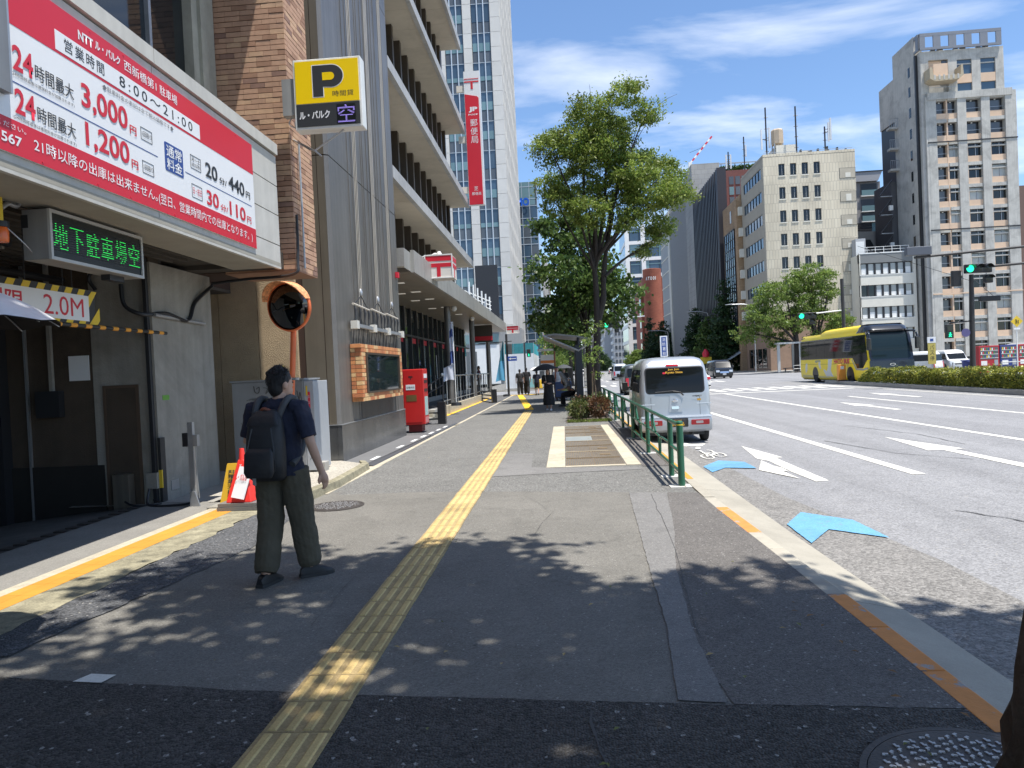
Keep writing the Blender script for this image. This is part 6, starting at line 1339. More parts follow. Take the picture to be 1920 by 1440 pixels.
# trees beyond the bus
ra = [(-3.6, 6.6, 2.2), (-5.6, 5.0, 1.6), (-3.0, 9.4, 2.0), (-.9, 10.2, 2.0), (-2.2, 4.2, 1.5), (-.2, 6.2, 2.0), (-4.6, 7.6, 1.5), (1.2, 8.2, 1.6)]
rb_ = [(-.6, 11.6, 2.2), (1.4, 9.6, 2.0), (2.8, 6.2, 1.6), (-.4, 7.0, 2.2), (.6, 4.0, 1.6), (3.2, 5.4, 1.4), (-1.6, 9.6, 1.7), (1.6, 11.6, 1.2)]
for i, (x, y, cs, lab) in enumerate(((27.9 + .6, 89.5, ra, 'light green tree with thick dark trunk left of the yellow bus'), (31.3, 91.0, rb_, 'light green tree rising behind the yellow bus'))):
    c3 = [(a, rt.uniform(-1.6, 1.6), z, r) for a, z, r in cs]
    tree('camphor_tree', lab, (x, y, 0), [(0, 0, 0), (0, 0, 2), (-.1, 0, 4.2), (-.3, 0, 7)], .48, [((0, 0, 3.4), [c[:3] for c in c3], .16)], c3, LF_C, 50, 11, .34, .28, 50 + i, BARK_D, .55, group='trees on the far corner')
# ginkgos and evergreens along the far building line
def cone_tree(x, y, h, w, lab, i, m):
    cs = []
    for k in range(16):
        f = k / 15; r = w * (1 - f) ** .8 * .5 + .25; a = k * 2.4; cs.append((math.cos(a) * r * .55, math.sin(a) * r * .55, 2.0 + (h - 2.4) * f, r * .75 + .2))
    tree('ginkgo_tree', lab, (x, y, 0), [(0, 0, 0), (0, 0, h * .5), (0, 0, h * .95)], .25, [], cs, m, 26, 8, .4, .42, 60 + i, BARK_D, .8, flat=.9, group='dark trees along the far buildings')
cone_tree(27.0, 121, 15.2, 5.0, 'tall pointed dark green tree before the dark fin building', 0, LF_D); cone_tree(27.0, 146, 12.5, 5.5, 'pointed dark tree before the grey ribbed building', 1, LF_D); cone_tree(25.8, 128, 9.5, 5.0, 'bushy dark tree under the dark fin building', 2, LF_B); cone_tree(26.5, 192, 13.0, 9.0, 'broad dark tree below the red brick drum', 3, LF_D); cone_tree(25.0, 205, 15.0, 5.0, 'dark tree with bare tip by the red brick drum', 4, LF_D); cone_tree(22.5, 215, 6.5, 7.0, 'low rounded tree behind the silver van roof', 5, LF_C); cone_tree(16.5, 320, 9, 9, 'distant green tree at the bend of the road', 6, LF_D); cone_tree(15.5, 380, 10, 10, 'hazy green tree closing the far road', 7, LF_B)
cone_tree(1.4, 180, 9, 7, 'distant tree at the left road edge', 8, LF_D)
# tree at the right picture edge and the foreground tree
cs = [(-.55, 0, 6.4, .55), (-.2, .3, 5.4, .6), (.3, 0, 7.2, .8), (.6, .4, 6.2, .8), (1.4, 0, 7.4, 1.0), (1.5, .2, 6.0, .8)]
tree('median_tree', 'tree reaching into the right picture edge above the median', (20.6, 30, 0), [(0, 0, -.1), (0, 0, 3), (-.3, 0, 5.5)], .16, [((-.2, 0, 4), [c[:3] for c in cs], .06)], [(c[0] + .0, c[1], c[2], c[3]) for c in cs], LF_B, 44, 18, .2, .14, 71)
fg = thing('foreground_tree', 'rough brown tree trunk at the lower right picture edge', 'tree', (1.285, 1.95, 0))
tp = smoothcurve([(-.03, 0, -.1), (-.01, 0, .3), (.08, 0, .9), (.26, -.05, 1.8), (.42, -.1, 3.2), (.35, -.3, 5.0), (.0, -.4, 7.0)], 8); rgn = random.Random(9)
rings = []
for i, p in enumerate(tp):
    r = .185 * (1 - .5 * i / len(tp)) * (1.25 if i < 2 else 1); rings.append([p + Vector((math.cos(2 * math.pi * k / 40), math.sin(2 * math.pi * k / 40), 0)) * (r + .012 * rgn.uniform(-1, 1) + .008 * math.sin(k * 2.1)) for k in range(40)])
MB().loft(rings).build('trunk', BARK, fg, smooth=80)
fc = []
rfg = random.Random(15)
while len(fc) < 105:
    x, y = rfg.uniform(-3.0, 5.2), rfg.uniform(-4.2, 4.9)
    if ((x - 1.25) / 3.75) ** 2 + ((y - .35) / 4.4) ** 2 > 1: continue
    fc.append((x - 1.285, y - 1.95, rfg.uniform(7.2, 10.0), rfg.uniform(.62, .95)))
for c in fc[:12]: MB().tube(smoothcurve([(.35, -.3, 5.0), (.2 + c[0] * .4, c[1] * .4, 6.8), c[:3]], 4), [.07, .065, .06, .055, .05, .04, .03, .02, .015], 6).build('limb', BARK, fg, smooth=70)
leaves('crown', LF_B, fg, clump_points(fc, 40, 20, .19, 81, .6), .17, 81, .75, .2, nrm_up=1.0)
# sapling, shrubs, grass at the railing
sp = thing('sapling', 'thin sapling with sparse yellow green leaves in the shrub bed', 'tree', (.95, 22.7, 0))
MB().tube(smoothcurve([(0, 0, 0), (.02, 0, .9), (-.03, 0, 1.9), (.05, 0, 2.9)], 5), [.028] * 6 + [.02] * 6 + [.01] * 4, 7).build('trunk', BARK, sp, smooth=70); MB().tube([(-.07, .05, 0), (-.05, .05, 1.5)], .025, 6).build('stake', mat('stake_wood', (0.30, 0.22, 0.14), 0.9, var=.2), sp)
leaves('crown', LF_C, sp, clump_points([(0, 0, 1.9, .30), (-.15, 0, 2.5, .3), (.12, 0, 2.2, .25), (.02, 0, 2.9, .28), (.1, 0, 1.4, .2)], 12, 90, .08, 5), .10, 5, .55)
sheet('planting_soil', mat('soil', (0.09, 0.07, 0.05), 0.95, var=.2), [(.0, 21.2), (1.36, 21.2), (1.36, 25.4), (.1, 25.4)], .012)
def shrub(x, y, r, h, m, lab, i):
    t = thing('shrub', lab, 'shrub', (x, y, .01), 0, 'shrubs under the sapling')
    for k in range(5): MB().tube([(0, 0, 0), (math.cos(k * 1.3) * r * .5, math.sin(k * 1.3) * r * .5, h * .7)], .012, 5).build('stem', BARK, t)
    g = np.random.default_rng(i); q = g.normal(size=(1100, 3)); q /= np.linalg.norm(q, axis=1)[:, None]; q *= (g.uniform(.3, 1, 1100) ** .5)[:, None] * g.uniform(.75, 1.1, 1100)[:, None]
    q = q * np.array([r, r, h * .5]) + np.array([0, 0, h * .52]); leaves('foliage', m, t, q, .075, i, .55)
for i, (x, y, r, h, m, lab) in enumerate(((.42, 21.9, .42, .66, LF_S, 'green shrub at the front left of the sapling bed'), (1.02, 21.8, .42, .74, LF_R, 'reddish shrub at the front right of the sapling bed'), (.5, 22.9, .45, .72, LF_S, 'green shrub at the left of the sapling'), (1.1, 23.2, .4, .8, LF_S, 'green shrub between sapling and railing'), (.6, 24.3, .48, .7, LF_R, 'reddish shrub at the back of the sapling bed'), (1.1, 24.6, .38, .72, LF_S, 'green shrub at the back right of the sapling bed'))): shrub(x, y, r, h, m, lab, 90 + i)
g = np.random.default_rng(3); q = np.stack([g.uniform(.05, 1.36, 900), g.uniform(21.15, 21.7, 900), g.uniform(.01, .05, 900)], 1); o = leaves('grass', LF_G, None, q, .12, 7, .12, -1.5); tag(o, 'short bright grass along the front of the shrub bed', 'grass', kind='stuff')
# clipped hedge on the median
hd2 = thing('hedge', 'long clipped yellow green hedge on the raised median', 'hedge', (17, 30, .1))
g = np.random.default_rng(12); n = 42000; u = g.uniform(0, 1, n); yy = 13 + 29.2 * u; x0 = 16.12 + .72 * (yy - 12) / 37 + .1; w = np.where(yy > 38, .42, 1.15)
face = g.uniform(0, 1, n); xx = np.where(face < .5, x0 + g.normal(0, .05, n), x0 + w * g.uniform(0, 1, n)); hh = .66 + .06 * np.sin(yy * 1.9) + .05 * np.sin(yy * 5.3 + 1) + .04 * np.sin(yy * .7)
end = np.clip((42.2 - yy) / 1.2, 0, 1) ** .5; zz2 = np.where(face < .5, g.uniform(0.02, 1, n) * hh, hh + np.abs(g.normal(0, .05, n)) - .03) * end
leaves('foliage', LF_H, hd2, np.stack([xx - 17, yy - 30, zz2], 1), .085, 13, .6, 0, nrm_up=.8)
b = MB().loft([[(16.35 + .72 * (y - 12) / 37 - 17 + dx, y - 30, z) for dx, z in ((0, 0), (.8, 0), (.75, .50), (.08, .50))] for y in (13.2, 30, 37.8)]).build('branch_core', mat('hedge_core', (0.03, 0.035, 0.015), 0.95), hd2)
q = np.stack([g.uniform(34.4, 45.5, 1500) - 31, g.uniform(-.3, .6, 1500), 41.2 + g.uniform(0, 1.2, 1500)], 1); leaves('garden_plants', LF_B, gl_, q, .5, 14, .6)
# ================================================================ vehicles (local: rear at y=0, front towards +y, ground z=0)
def interp(tab, z, i):
    for a, b in zip(tab, tab[1:]):
        if a[0] <= z <= b[0]: f = (z - a[0]) / (b[0] - a[0]); return a[i] + (b[i] - a[i]) * f
    return tab[-1][i] if z > tab[-1][0] else tab[0][i]
def vring(z, y0, y1, w, r, n=6):
    return [(x, y, z) for x, y in rrect(-w, y0, w, y1, min(r, w * .9), n)]
def refine(tab):
    """smooth the section table"""
    out = []
    for a, b in zip(tab, tab[1:]):
        out.append(a)
        if b[0] - a[0] > .12: out.append(tuple((p + q) / 2 for p, q in zip(a, b)))
    return out + [tab[-1]]
def vbody(tab, name, m, parent, n=6):
    return MB().loft([vring(*t, n) for t in refine(tab)]).build(name, m, parent, smooth=38)
def plate(tab, side, poly, name, m, parent, off=.006, th=.012):
    """a panel lying on the rear ('r'), front ('f'), left ('l') or right ('R') of the lofted body; poly = (t, z)"""
    def P(t, z, d):
        if side == 'r': return (t, interp(tab, z, 1) - d, z)
        if side == 'f': return (t, interp(tab, z, 2) + d, z)
        return ((-1 if side == 'l' else 1) * (interp(tab, z, 3) + d), t, z)
    def spans(z):
        xs_ = []
        for (a, za), (b_, zb2) in zip(poly, poly[1:] + poly[:1]):
            if abs(za - zb2) < 1e-9:
                if abs(za - z) < 1e-9: xs_ += [a, b_]
            elif min(za, zb2) - 1e-9 <= z <= max(za, zb2) + 1e-9: xs_.append(a + (b_ - a) * (z - za) / (zb2 - za))
        return min(xs_), max(xs_)
    A2 = [((poly[(i + 1) % len(poly)][0] - poly[i][0]) * (poly[(i + 2) % len(poly)][1] - poly[(i + 1) % len(poly)][1]) - (poly[(i + 1) % len(poly)][1] - poly[i][1]) * (poly[(i + 2) % len(poly)][0] - poly[(i + 1) % len(poly)][0])) for i in range(len(poly))]
    if min(A2) < -1e-7 and max(A2) > 1e-7: return MB().loft([[P(t, z, off - th) for t, z in poly], [P(t, z, off) for t, z in poly]]).build(name, m, parent)
    z0 = min(p[1] for p in poly); z1 = max(p[1] for p in poly)
    zs_ = sorted(set([round(p[1], 5) for p in poly] + [round(r[0], 5) for r in tab if z0 < r[0] < z1]))
    rows = [(z, *spans(min(max(z, z0), z1))) for z in zs_]
    rings = [[P(a, z, off - th), P(b_, z, off - th), P(b_, z, off), P(a, z, off)] for z, a, b_ in rows]
    return MB().loft(rings).build(name, m, parent, smooth=25)
def wheel(parent, x, y, r, w, rimc):
    t = MB(); s = 1 if x > 0 else -1
    prof = [(r * .62, -w / 2), (r * .93, -w / 2), (r, -w * .3), (r, w * .3), (r * .93, w / 2), (r * .62, w / 2)]
    rings = [[(x + h, y + a * math.cos(2 * math.pi * k / 24), r + a * math.sin(2 * math.pi * k / 24)) for k in range(24)] for a, h in prof]
    ty = t.loft(rings).build('tyre', RUBBER, parent, smooth=50)
    rg = [[(x + s * h, y + a * math.cos(2 * math.pi * k / 20), r + a * math.sin(2 * math.pi * k / 20)) for k in range(20)] for a, h in ((r * .62, w * .42), (r * .55, w * .50), (r * .3, w * .40), (r * .12, w * .5), (r * .02, w * .5))]
    MB().loft(rg).build('rim', rimc, ty, smooth=40)
    return ty
def arch(parent, tab, y, r, side):
    pts = [(y + (r + .07) * math.cos(a * math.pi / 10), .0 + r + (r + .06) * math.sin(a * math.pi / 10)) for a in range(11)]
    pts = [(a, max(b, .20)) for a, b in pts] + [(y - r - .07, .20), (y + r + .07, .20)]
    plate(tab, side, pts, 'wheel_arch', BLACK, parent, .004, .02)
RIMS = mat('silver_rim', (0.42, 0.43, 0.44), 0.35, 0.8); TAIL = mat('tail_red', (0.42, 0.010, 0.015), 0.15, coat=.5); HEADL = mat('headlight', (0.55, 0.58, 0.60), 0.08, 0.3); VGL = mat('vehicle_glass', (0.010, 0.012, 0.013), 0.04, spec=.30); YTX = mat('yellow_text', (0.55, 0.30, 0.02), 0.6)
def paint(name, c, metal=.35, rough=.32): return mat(name, c, rough, metal, var=.02, coat=.6)
def vcopyname(): pass
SILV = paint('silver_paint', (0.42, 0.445, 0.47), .45, .34)
# ---- small silver van parked at the kerb
kv = thing('silver_van', 'small silver box van parked at the kerb beside the green railing', 'van', (2.34, 15.35, -.1), R(-1.0))
KT = [(.24, .10, 3.30, .60, .10), (.30, .03, 3.38, .70, .12), (.50, .0, 3.40, .735, .12), (.62, .03, 3.39, .737, .12), (.95, .05, 3.34, .737, .11), (1.12, .06, 3.25, .732, .11), (1.40, .11, 3.02, .705, .11), (1.62, .16, 2.84, .675, .12), (1.72, .21, 2.74, .65, .14), (1.80, .29, 2.62, .60, .18), (1.845, .42, 2.5, .50, .22), (1.86, .7, 2.3, .30, .2)]
vbody(KT, 'body', SILV, kv, 7)
plate(KT, 'r', rrect(-.595, 1.10, .595, 1.615, .07), 'rear_window', VGL, kv, .005); plate(KT, 'r', rrect(-.62, 1.075, .62, 1.64, .08), 'window_seal', BLACK, kv, .002)
plate(KT, 'r', rrect(-.16, 1.655, .10, 1.695, .015), 'brake_lamp', TAIL, kv, .015, .03)
plate(KT, 'r', [(-.735, .565), (.735, .565), (.735, .60), (-.735, .60)], 'bumper_ledge', mat('bright_ledge', (0.62, 0.65, 0.68), .3, .4), kv, .03, .05)
plate(KT, 'r', rrect(-.735, .26, .735, .562, .05), 'bumper', SILV, kv, .022, .05)
for s in (-1, 1): plate(KT, 'r', rrect(min(s * .30, s * .68), .40, max(s * .30, s * .68), .51, .02), 'tail_lamp', TAIL, kv, .034, .03); plate(KT, 'r', rrect(min(s * .40, s * .55), .43, max(s * .40, s * .55), .485, .015), 'reverse_lamp', mat('clear_lens', (0.5, 0.45, 0.45), .1), kv, .037, .01)
plate(KT, 'r', rrect(-.20, .36, .24, .55, .02), 'plate_recess', BLACK, kv, .026, .01); plate(KT, 'r', rrect(-.145, .375, .185, .53, .01), 'number_plate', HB, kv, .035, .01)
yk_ = -.041
lettering('88-06', YTX, kv, (-.115, yk_, .385), (1, 0, 0), (0, 0, 1), .27, .085, bold=.03, depth=.003); lettering('品川480', YTX, kv, (-.06, yk_, .49), (1, 0, 0), (0, 0, 1), .16, .03, depth=.003)
plate(KT, 'r', [(-.15, .68), (.13, .68), (.10, 1.03), (-.12, 1.03)], 'hatch_garnish', mat('garnish_silver', (0.44, 0.47, 0.50), .35, .45), kv, .012, .02); plate(KT, 'r', rrect(-.09, .745, .06, .80, .015), 'hatch_handle', CHROME, kv, .028, .02)
MB().loft([[(-.015 + a * math.cos(2 * math.pi * k / 20), -.012 + .048 - d, .925 + b * math.sin(2 * math.pi * k / 20)) for k in range(20)] for a, b, d in ((.06, .036, .0), (.06, .036, .02), (.05, .028, .022), (.05, .028, .01))]).build('emblem', CHROME, kv, smooth=40)
lettering('D', CHROME, kv, (-.032, .018, .905), (1, 0, 0), (0, 0, 1), .035, .04, bold=.04, depth=.002)
lettering('HIJET', BLACK, kv, (.36, .044, .985), (1, 0, 0), (0, .08, 1), .2, .035, bold=.03, depth=.012); plate(KT, 'r', rrect(.45, .91, .53, .95, .01), 'yellow_sticker', YTX, kv, .004, .006)
lettering('Jun Jun', YTX, kv, (-.13, .135, 1.555), (1, 0, 0), (0, .2, .98), .24, .05, bold=.03, depth=.018); lettering('Kyoto State', YTX, kv, (-.18, .122, 1.485), (1, 0, 0), (0, .2, .98), .36, .06, bold=.03, depth=.018); lettering('K2', YTX, kv, (.50, .075, 1.15), (1, 0, 0), (0, .18, .98), .08, .06, bold=.02, depth=.014); plate(KT, 'r', rrect(-.24, 1.495, -.17, 1.53, .01), 'red_sticker', RED, kv, .008, .004)
MB().tube([(.17, .025, 1.03), (.10, .03, 1.10), (-.05, .045, 1.125)], .014, 6).build('wiper_arm', BLACK, kv, smooth=60); MB().tube([(-.42, .05, 1.11), (-.05, .042, 1.13), (.0, .04, 1.125)], .010, 5).build('wiper_blade', BLACK, kv, smooth=60)
for x in (-.74, .44): plate(KT, 'r', [(x, .84), (x + .3, .84), (x + .3, .86), (x, .86)], 'hatch_crease', mat('crease', (0.6, 0.63, 0.66), .3, .4), kv, .003, .006)
for x in (-.52, .50): plate(KT, 'r', [(x, .62), (x + .006, .62), (x + .006, 1.0), (x, 1.0)], 'panel_gap', BLACK, kv, .0025, .006)
for sd in 'lR':
    plate(KT, sd, [(.35, 1.10), (1.25, 1.10), (1.25, 1.60), (.42, 1.60)], 'side_window', VGL, kv); plate(KT, sd, [(1.33, 1.10), (2.15, 1.10), (2.05, 1.60), (1.33, 1.60)], 'side_window', VGL, kv); plate(KT, sd, [(2.22, 1.10), (2.95, 1.10), (2.62, 1.55), (2.15, 1.60)], 'side_window', VGL, kv)
    for y in (1.29, 2.18): plate(KT, sd, [(y, .35), (y + .012, .35), (y + .012, 1.65), (y, 1.65)], 'door_gap', BLACK, kv, .003, .008)
    for y in (.62, 2.85): arch(kv, KT, y, .27, sd)
for x in (-.66, .66):
    for y in (.62, 2.85): wheel(kv, x, y, .27, .15, RIMS)
MB().box(-.62, .3, .16, .62, 3.1, .26).build('underbody', BLACK, kv); MB().tube([(.35, .1, .2), (.35, .6, .22)], .03, 8).build('exhaust', DARKM, kv)
for s in (-1, 1): MB().tube([(s * .70, 2.9, 1.15), (s * .86, 2.95, 1.18)], .02, 6).build('mirror_arm', BLACK, kv); MB().box(s * .86 - .07, 2.9, 1.08, s * .86 + .07, 3.0, 1.30).build('mirror', BLACK, kv, bevel=.02)
# ---- generic vans / cars
def van(name, label, loc, rz, m, tab, L, wr, wy, glass_z, group=None, plate_m=WHITE, front=False, stripes=()):
    t = thing(name, label, 'van' if 'van' in name else 'car', loc, rz, group)
    vbody(tab, 'body', m, t)
    z0, z1 = glass_z; w = interp(tab, (z0 + z1) / 2, 3)
    plate(tab, 'r', rrect(-w * .84, z0, w * .84, z1, .06), 'rear_window', VGL, t); plate(tab, 'f', rrect(-w * .86, z0, w * .86, z1, .06), 'windscreen', VGL, t)
    for sd in 'lR':
        y = .35
        for k, l in enumerate((1.25, 1.25, 1.0)):
            b = min(y + l, interp(tab, z0, 2) - .15); tt = min(y + l, interp(tab, z1, 2) - .12)
            plate(tab, sd, [(y, z0), (b, z0), (tt, z1), (y + (.1 if k == 0 else 0), z1)], 'side_window', VGL, t); plate(tab, sd, [(b + .02, .35), (b + .035, .35), (b + .035, z0), (b + .02, z0)], 'door_gap', BLACK, t, .003, .008); y = b + .08
        for yy in wy: arch(t, tab, yy, wr, sd)
    for s in (-1, 1):
        plate(tab, 'r', rrect(min(s * w * .78, s * w * .98), z0 - .55, max(s * w * .78, s * w * .98), z0 - .05, .02), 'tail_lamp', TAIL, t, .01, .03); plate(tab, 'f', rrect(min(s * w * .55, s * w * .95), z0 - .45, max(s * w * .55, s * w * .95), z0 - .25, .03), 'headlight', HEADL, t, .01, .03)
        for yy in wy: wheel(t, s * (tab[3][3] - .10), yy, wr, .2, RIMS)
        yf = interp(tab, z0, 2) - .25; MB().box(s * (w + .12) - .09, yf, z0 - .02, s * (w + .12) + .09, yf + .1, z0 + .2).build('mirror', BLACK, t, bevel=.02); MB().tube([(s * (w - .05), yf, z0 + .02), (s * (w + .1), yf + .05, z0 + .05)], .02, 5).build('mirror_arm', BLACK, t)
    plate(tab, 'r', rrect(-.17, .5, .17, .66, .01), 'number_plate', plate_m, t, .02, .02); plate(tab, 'f', rrect(-.17, .36, .17, .52, .01), 'number_plate', plate_m, t, .03, .02)
    plate(tab, 'f', rrect(-w * .5, .55, w * .5, z0 - .38, .03), 'grille', BLACK if not front else CHROME, t, .015, .02)
    plate(tab, 'r', [(-w, .34), (w, .34), (w, .44), (-w, .44)], 'bumper_line', BLACK, t, .012, .02)
    MB().box(-tab[2][3] + .1, .4, .14, tab[2][3] - .1, L - .4, .26).build('underbody', BLACK, t)
    return t
def vt(L, W, H, nose=.9, tail=.12, belt=.5):
    w = W / 2; zb_ = H * belt
    return [(.2, .12, L - .12, w * .9, .15), (.3, .03, L - .03, w * .97, .2), (.55, .0, L, w, .22), (zb_, .05, L - .10, w, .22), (zb_ + .12, .08, L - .10 - nose * .35, w * .985, .2), (H * .86, .08 + tail, L - nose, w * .90, .2), (H * .95, .18 + tail, L - nose - .2, w * .82, .25), (H * .99, .35 + tail, L - nose - .45, w * .66, .3), (H, .6 + tail, L - nose - .7, w * .4, .3)]
WP = paint('white_car_paint', (0.70, 0.70, 0.68), .0, .3); GP = paint('dark_grey_paint', (0.10, 0.11, 0.115), .4, .3); KP = paint('black_paint', (0.015, 0.016, 0.018), .2, .22); SP = paint('silver_blue_paint', (0.46, 0.49, 0.52), .45, .35); BGP = paint('champagne_paint', (0.47, 0.45, 0.40), .4, .35)
van('dark_minivan', 'dark grey minivan half hidden ahead of the small silver van', (4.35, 41.5, -.1), 0, GP, vt(4.6, 1.75, 1.80), 4.6, .33, (.85, 3.7), (1.05, 1.55))
van('silver_van', 'distant silver van driving away in the next lane', (6.9, 88, -.1), 0, SP, vt(4.7, 1.72, 2.05, .7), 4.7, .33, (.9, 3.5), (1.15, 1.75), plate_m=YTX)
van('black_minivan', 'black minivan with chrome grille coming towards the crossing', (16.3, 79.0, -.1), R(180), KP, vt(4.9, 1.85, 1.92), 4.9, .35, (.9, 3.9), (1.10, 1.62), front=True)
pv = 'vans parked in front of the concrete tower'
van('silver_van', 'silver van parked side on beside the vending machines', (34.3, 54.2, 0), R(128), BGP, vt(4.7, 1.72, 2.0, .7), 4.7, .33, (.9, 3.6), (1.10, 1.72), pv)
van('white_minivan', 'white minivan parked left of the silver van', (29.4, 58.4, -.1), R(38), WP, vt(4.5, 1.72, 1.80), 4.5, .31, (.85, 3.6), (1.02, 1.52), pv)
van('grey_minivan', 'dark grey minivan parked behind the bus mirror', (31.2, 66.5, -.1), R(172), GP, vt(4.4, 1.7, 1.75), 4.4, .31, (.85, 3.5), (1.0, 1.5), pv)
van('white_van', 'white van parked behind the yellow bus stop sign', (34.0, 68, -.1), R(176), WP, vt(4.5, 1.7, 1.85), 4.5, .31, (.85, 3.6), (1.02, 1.52), pv)
# ---- taxi
tx = thing('white_taxi', 'white saloon taxi driving away just right of the silver van', 'car', (7.55, 41.6, -.1), R(-1))
TT = [(.2, .15, 4.5, .72, .15), (.3, .03, 4.62, .83, .2), (.55, .0, 4.65, .85, .25), (.80, .04, 4.55, .85, .25), (.93, .12, 4.3, .83, .25), (.97, .3, 3.9, .78, .3)]
TG = [(.93, .55, 3.35, .80, .2), (1.02, .70, 3.2, .77, .2), (1.30, 1.15, 2.72, .64, .2), (1.40, 1.35, 2.5, .56, .25), (1.43, 1.6, 2.3, .4, .25)]
vbody(TT, 'body', WP, tx); vbody(TG, 'cabin', WP, tx); plate(TG, 'r', rrect(-.60, 1.0, .60, 1.30, .06), 'rear_window', VGL, tx, .004); plate(TG, 'f', rrect(-.6, 1.0, .6, 1.3, .06), 'windscreen', VGL, tx)
for sd in 'lR':
    plate(TG, sd, [(1.0, 1.0), (1.95, 1.0), (1.95, 1.3), (1.35, 1.3)], 'side_window', VGL, tx); plate(TG, sd, [(2.02, 1.0), (3.0, 1.0), (2.65, 1.3), (2.02, 1.3)], 'side_window', VGL, tx)
    for y in (.9, 3.65): arch(tx, TT, y, .31, sd)
for s in (-1, 1):
    plate(TT, 'r', rrect(min(s * .42, s * .80), .72, max(s * .42, s * .80), .88, .03), 'tail_lamp', TAIL, tx, .012, .03)
    for y in (.9, 3.65): wheel(tx, s * .74, y, .31, .18, RIMS)
    MB().box(s * .92 - .07, 3.0, .98, s * .92 + .07, 3.08, 1.12).build('mirror', WP, tx, bevel=.02)
plate(TT, 'r', rrect(-.17, .55, .17, .70, .01), 'number_plate', mat('green_plate', (0.25, 0.42, 0.20), .5), tx, .02, .02); MB().box(-.18, 1.9, 1.42, .18, 2.05, 1.58).build('roof_sign', WHITE, tx, bevel=.03); plate(TT, 'r', [(-.8, .34), (.8, .34), (.8, .42), (-.8, .42)], 'bumper_line', BLACK, tx, .012, .02); MB().box(-.7, .4, .14, .7, 4.2, .26).build('underbody', BLACK, tx)
for i, (x, y, m, lab) in enumerate(((4.6, 150, WP, 'tiny white car far down the road'), (8.0, 190, GP, 'tiny dark car far down the road'), (11.5, 170, WP, 'tiny pale car in the far right lane'))): van('distant_car', lab, (x, y, -.1), 0, m, vt(4.2, 1.7, 1.5), 4.2, .3, (.8, 3.4), (.9, 1.3), 'distant cars')
# ---- yellow coach: front faces the camera
bs = thing('yellow_bus', 'yellow tour coach with tinted windows waiting at the crossing', 'bus', (18.5, 41.8, -.1), R(0))
def bm(y): return y
YB_ = mat('bus_yellow', (0.95, 0.70, 0.015), 0.35, var=.02); DKB = paint('bus_dark', (0.012, 0.014, 0.02), .1, .2)
# local: front at y=0 (facing -y), rear at y=12
BT = [(.22, .25, 11.8, 1.15, .2), (.32, .05, 11.95, 1.22, .25), (.60, .0, 12.0, 1.245, .3), (1.0, .02, 12.0, 1.25, .3), (1.35, .05, 12.0, 1.25, .3), (2.0, .18, 11.98, 1.24, .3), (2.75, .42, 11.9, 1.22, .3), (3.05, .62, 11.8, 1.18, .35), (3.22, .85, 11.7, 1.10, .4)]
vbody(BT, 'body', YB_, bs, 8)
RT = [(3.10, .45, 8.2, 1.17, .45), (3.30, .62, 7.9, 1.15, .45), (3.42, .9, 7.4, 1.08, .5), (3.47, 1.4, 6.8, .9, .5)]
FT_ = [(z, a - .012, b, w + .004, r) for z, a, b, w, r in BT]
MB().loft([vring(z, y0, y1, w, r, 8) for z, y0, y1, w, r in RT]).build('roof_pod', YB_, bs, smooth=38); MB().loft([vring(z, y0 - .03, 2.2 - k * .2, w + .012, r, 8) for k, (z, y0, y1, w, r) in enumerate([(3.0, .52, 0, 1.19, .4), (3.12, .42, 0, 1.18, .45), (3.32, .60, 0, 1.16, .45), (3.44, .88, 0, 1.09, .5), (3.485, 1.2, 0, .9, .5)])]).build('front_cap', DKB, bs, smooth=38)
WSG = mat('bus_windscreen', (0.012, 0.022, 0.026), 0.04, spec=.28)
plate(BT, 'r', rrect(-1.06, 1.45, 1.06, 2.98, .14), 'windscreen', WSG, bs, .012); plate(BT, 'r', rrect(-1.2, 1.34, 1.2, 3.12, .2), 'windscreen_surround', DKB, bs, .007); plate(BT, 'r', rrect(-1.22, .82, 1.22, 1.42, .12), 'front_panel', DKB, bs, .012); plate(BT, 'r', rrect(-1.24, .62, 1.24, .80, .05), 'chrome_strip', mat('grey_strip', (.35, .36, .36), .3, .5), bs, .012)
for s in (-1, 1): plate(BT, 'r', rrect(min(s * .70, s * 1.15), .62, max(s * .70, s * 1.15), .80, .04), 'headlight', HEADL, bs, .02)
plate(BT, 'r', rrect(-.6, .40, .6, .60, .03), 'lower_grille', BLACK, bs, .012); MB().loft([[(.02 + a * math.cos(2 * math.pi * k / 16), -.03, 1.12 + b * math.sin(2 * math.pi * k / 16)) for k in range(16)] for a, b in ((.16, .07), (.12, .045))], False, False).build('emblem', CHROME, bs)
for sd, s in (('l', -1), ('R', 1)):
    y = 2.35
    for k in range(6): plate(BT, sd, [(y, 1.62), (y + 1.5, 1.62), (y + 1.5, 2.80), (y, 2.80)], 'side_window', VGL, bs, .008); y += 1.53
    plate(BT, sd, rrect(2.3, 1.55, 11.75, 2.88, .08), 'window_band', DKB, bs, .004); plate(BT, sd, [(.25, 1.45), (.9, .95), (1.7, .95), (2.34, 1.55), (2.34, 2.88), (.6, 2.88)], 'front_side_glass', VGL, bs, .006); plate(BT, sd, [(.2, .9), (.9, .82), (1.9, .85), (2.5, 1.5), (2.4, 1.5), (1.75, .95), (.9, .92), (.2, 1.0)], 'swoosh', MATS['grey_strip'], bs, .009)
    for yy in (2.75, 8.75): arch(bs, BT, yy, .50, sd); wheel(bs, s * 1.10, yy, .50, .28, CHROME)
    plate(BT, sd, [(2.3, 1.22), (11.9, 1.22), (11.9, 1.235), (2.3, 1.235)], 'panel_line', HB, bs, .003, .006)
BW = mat('bus_white', (.62, .62, .60), .35)
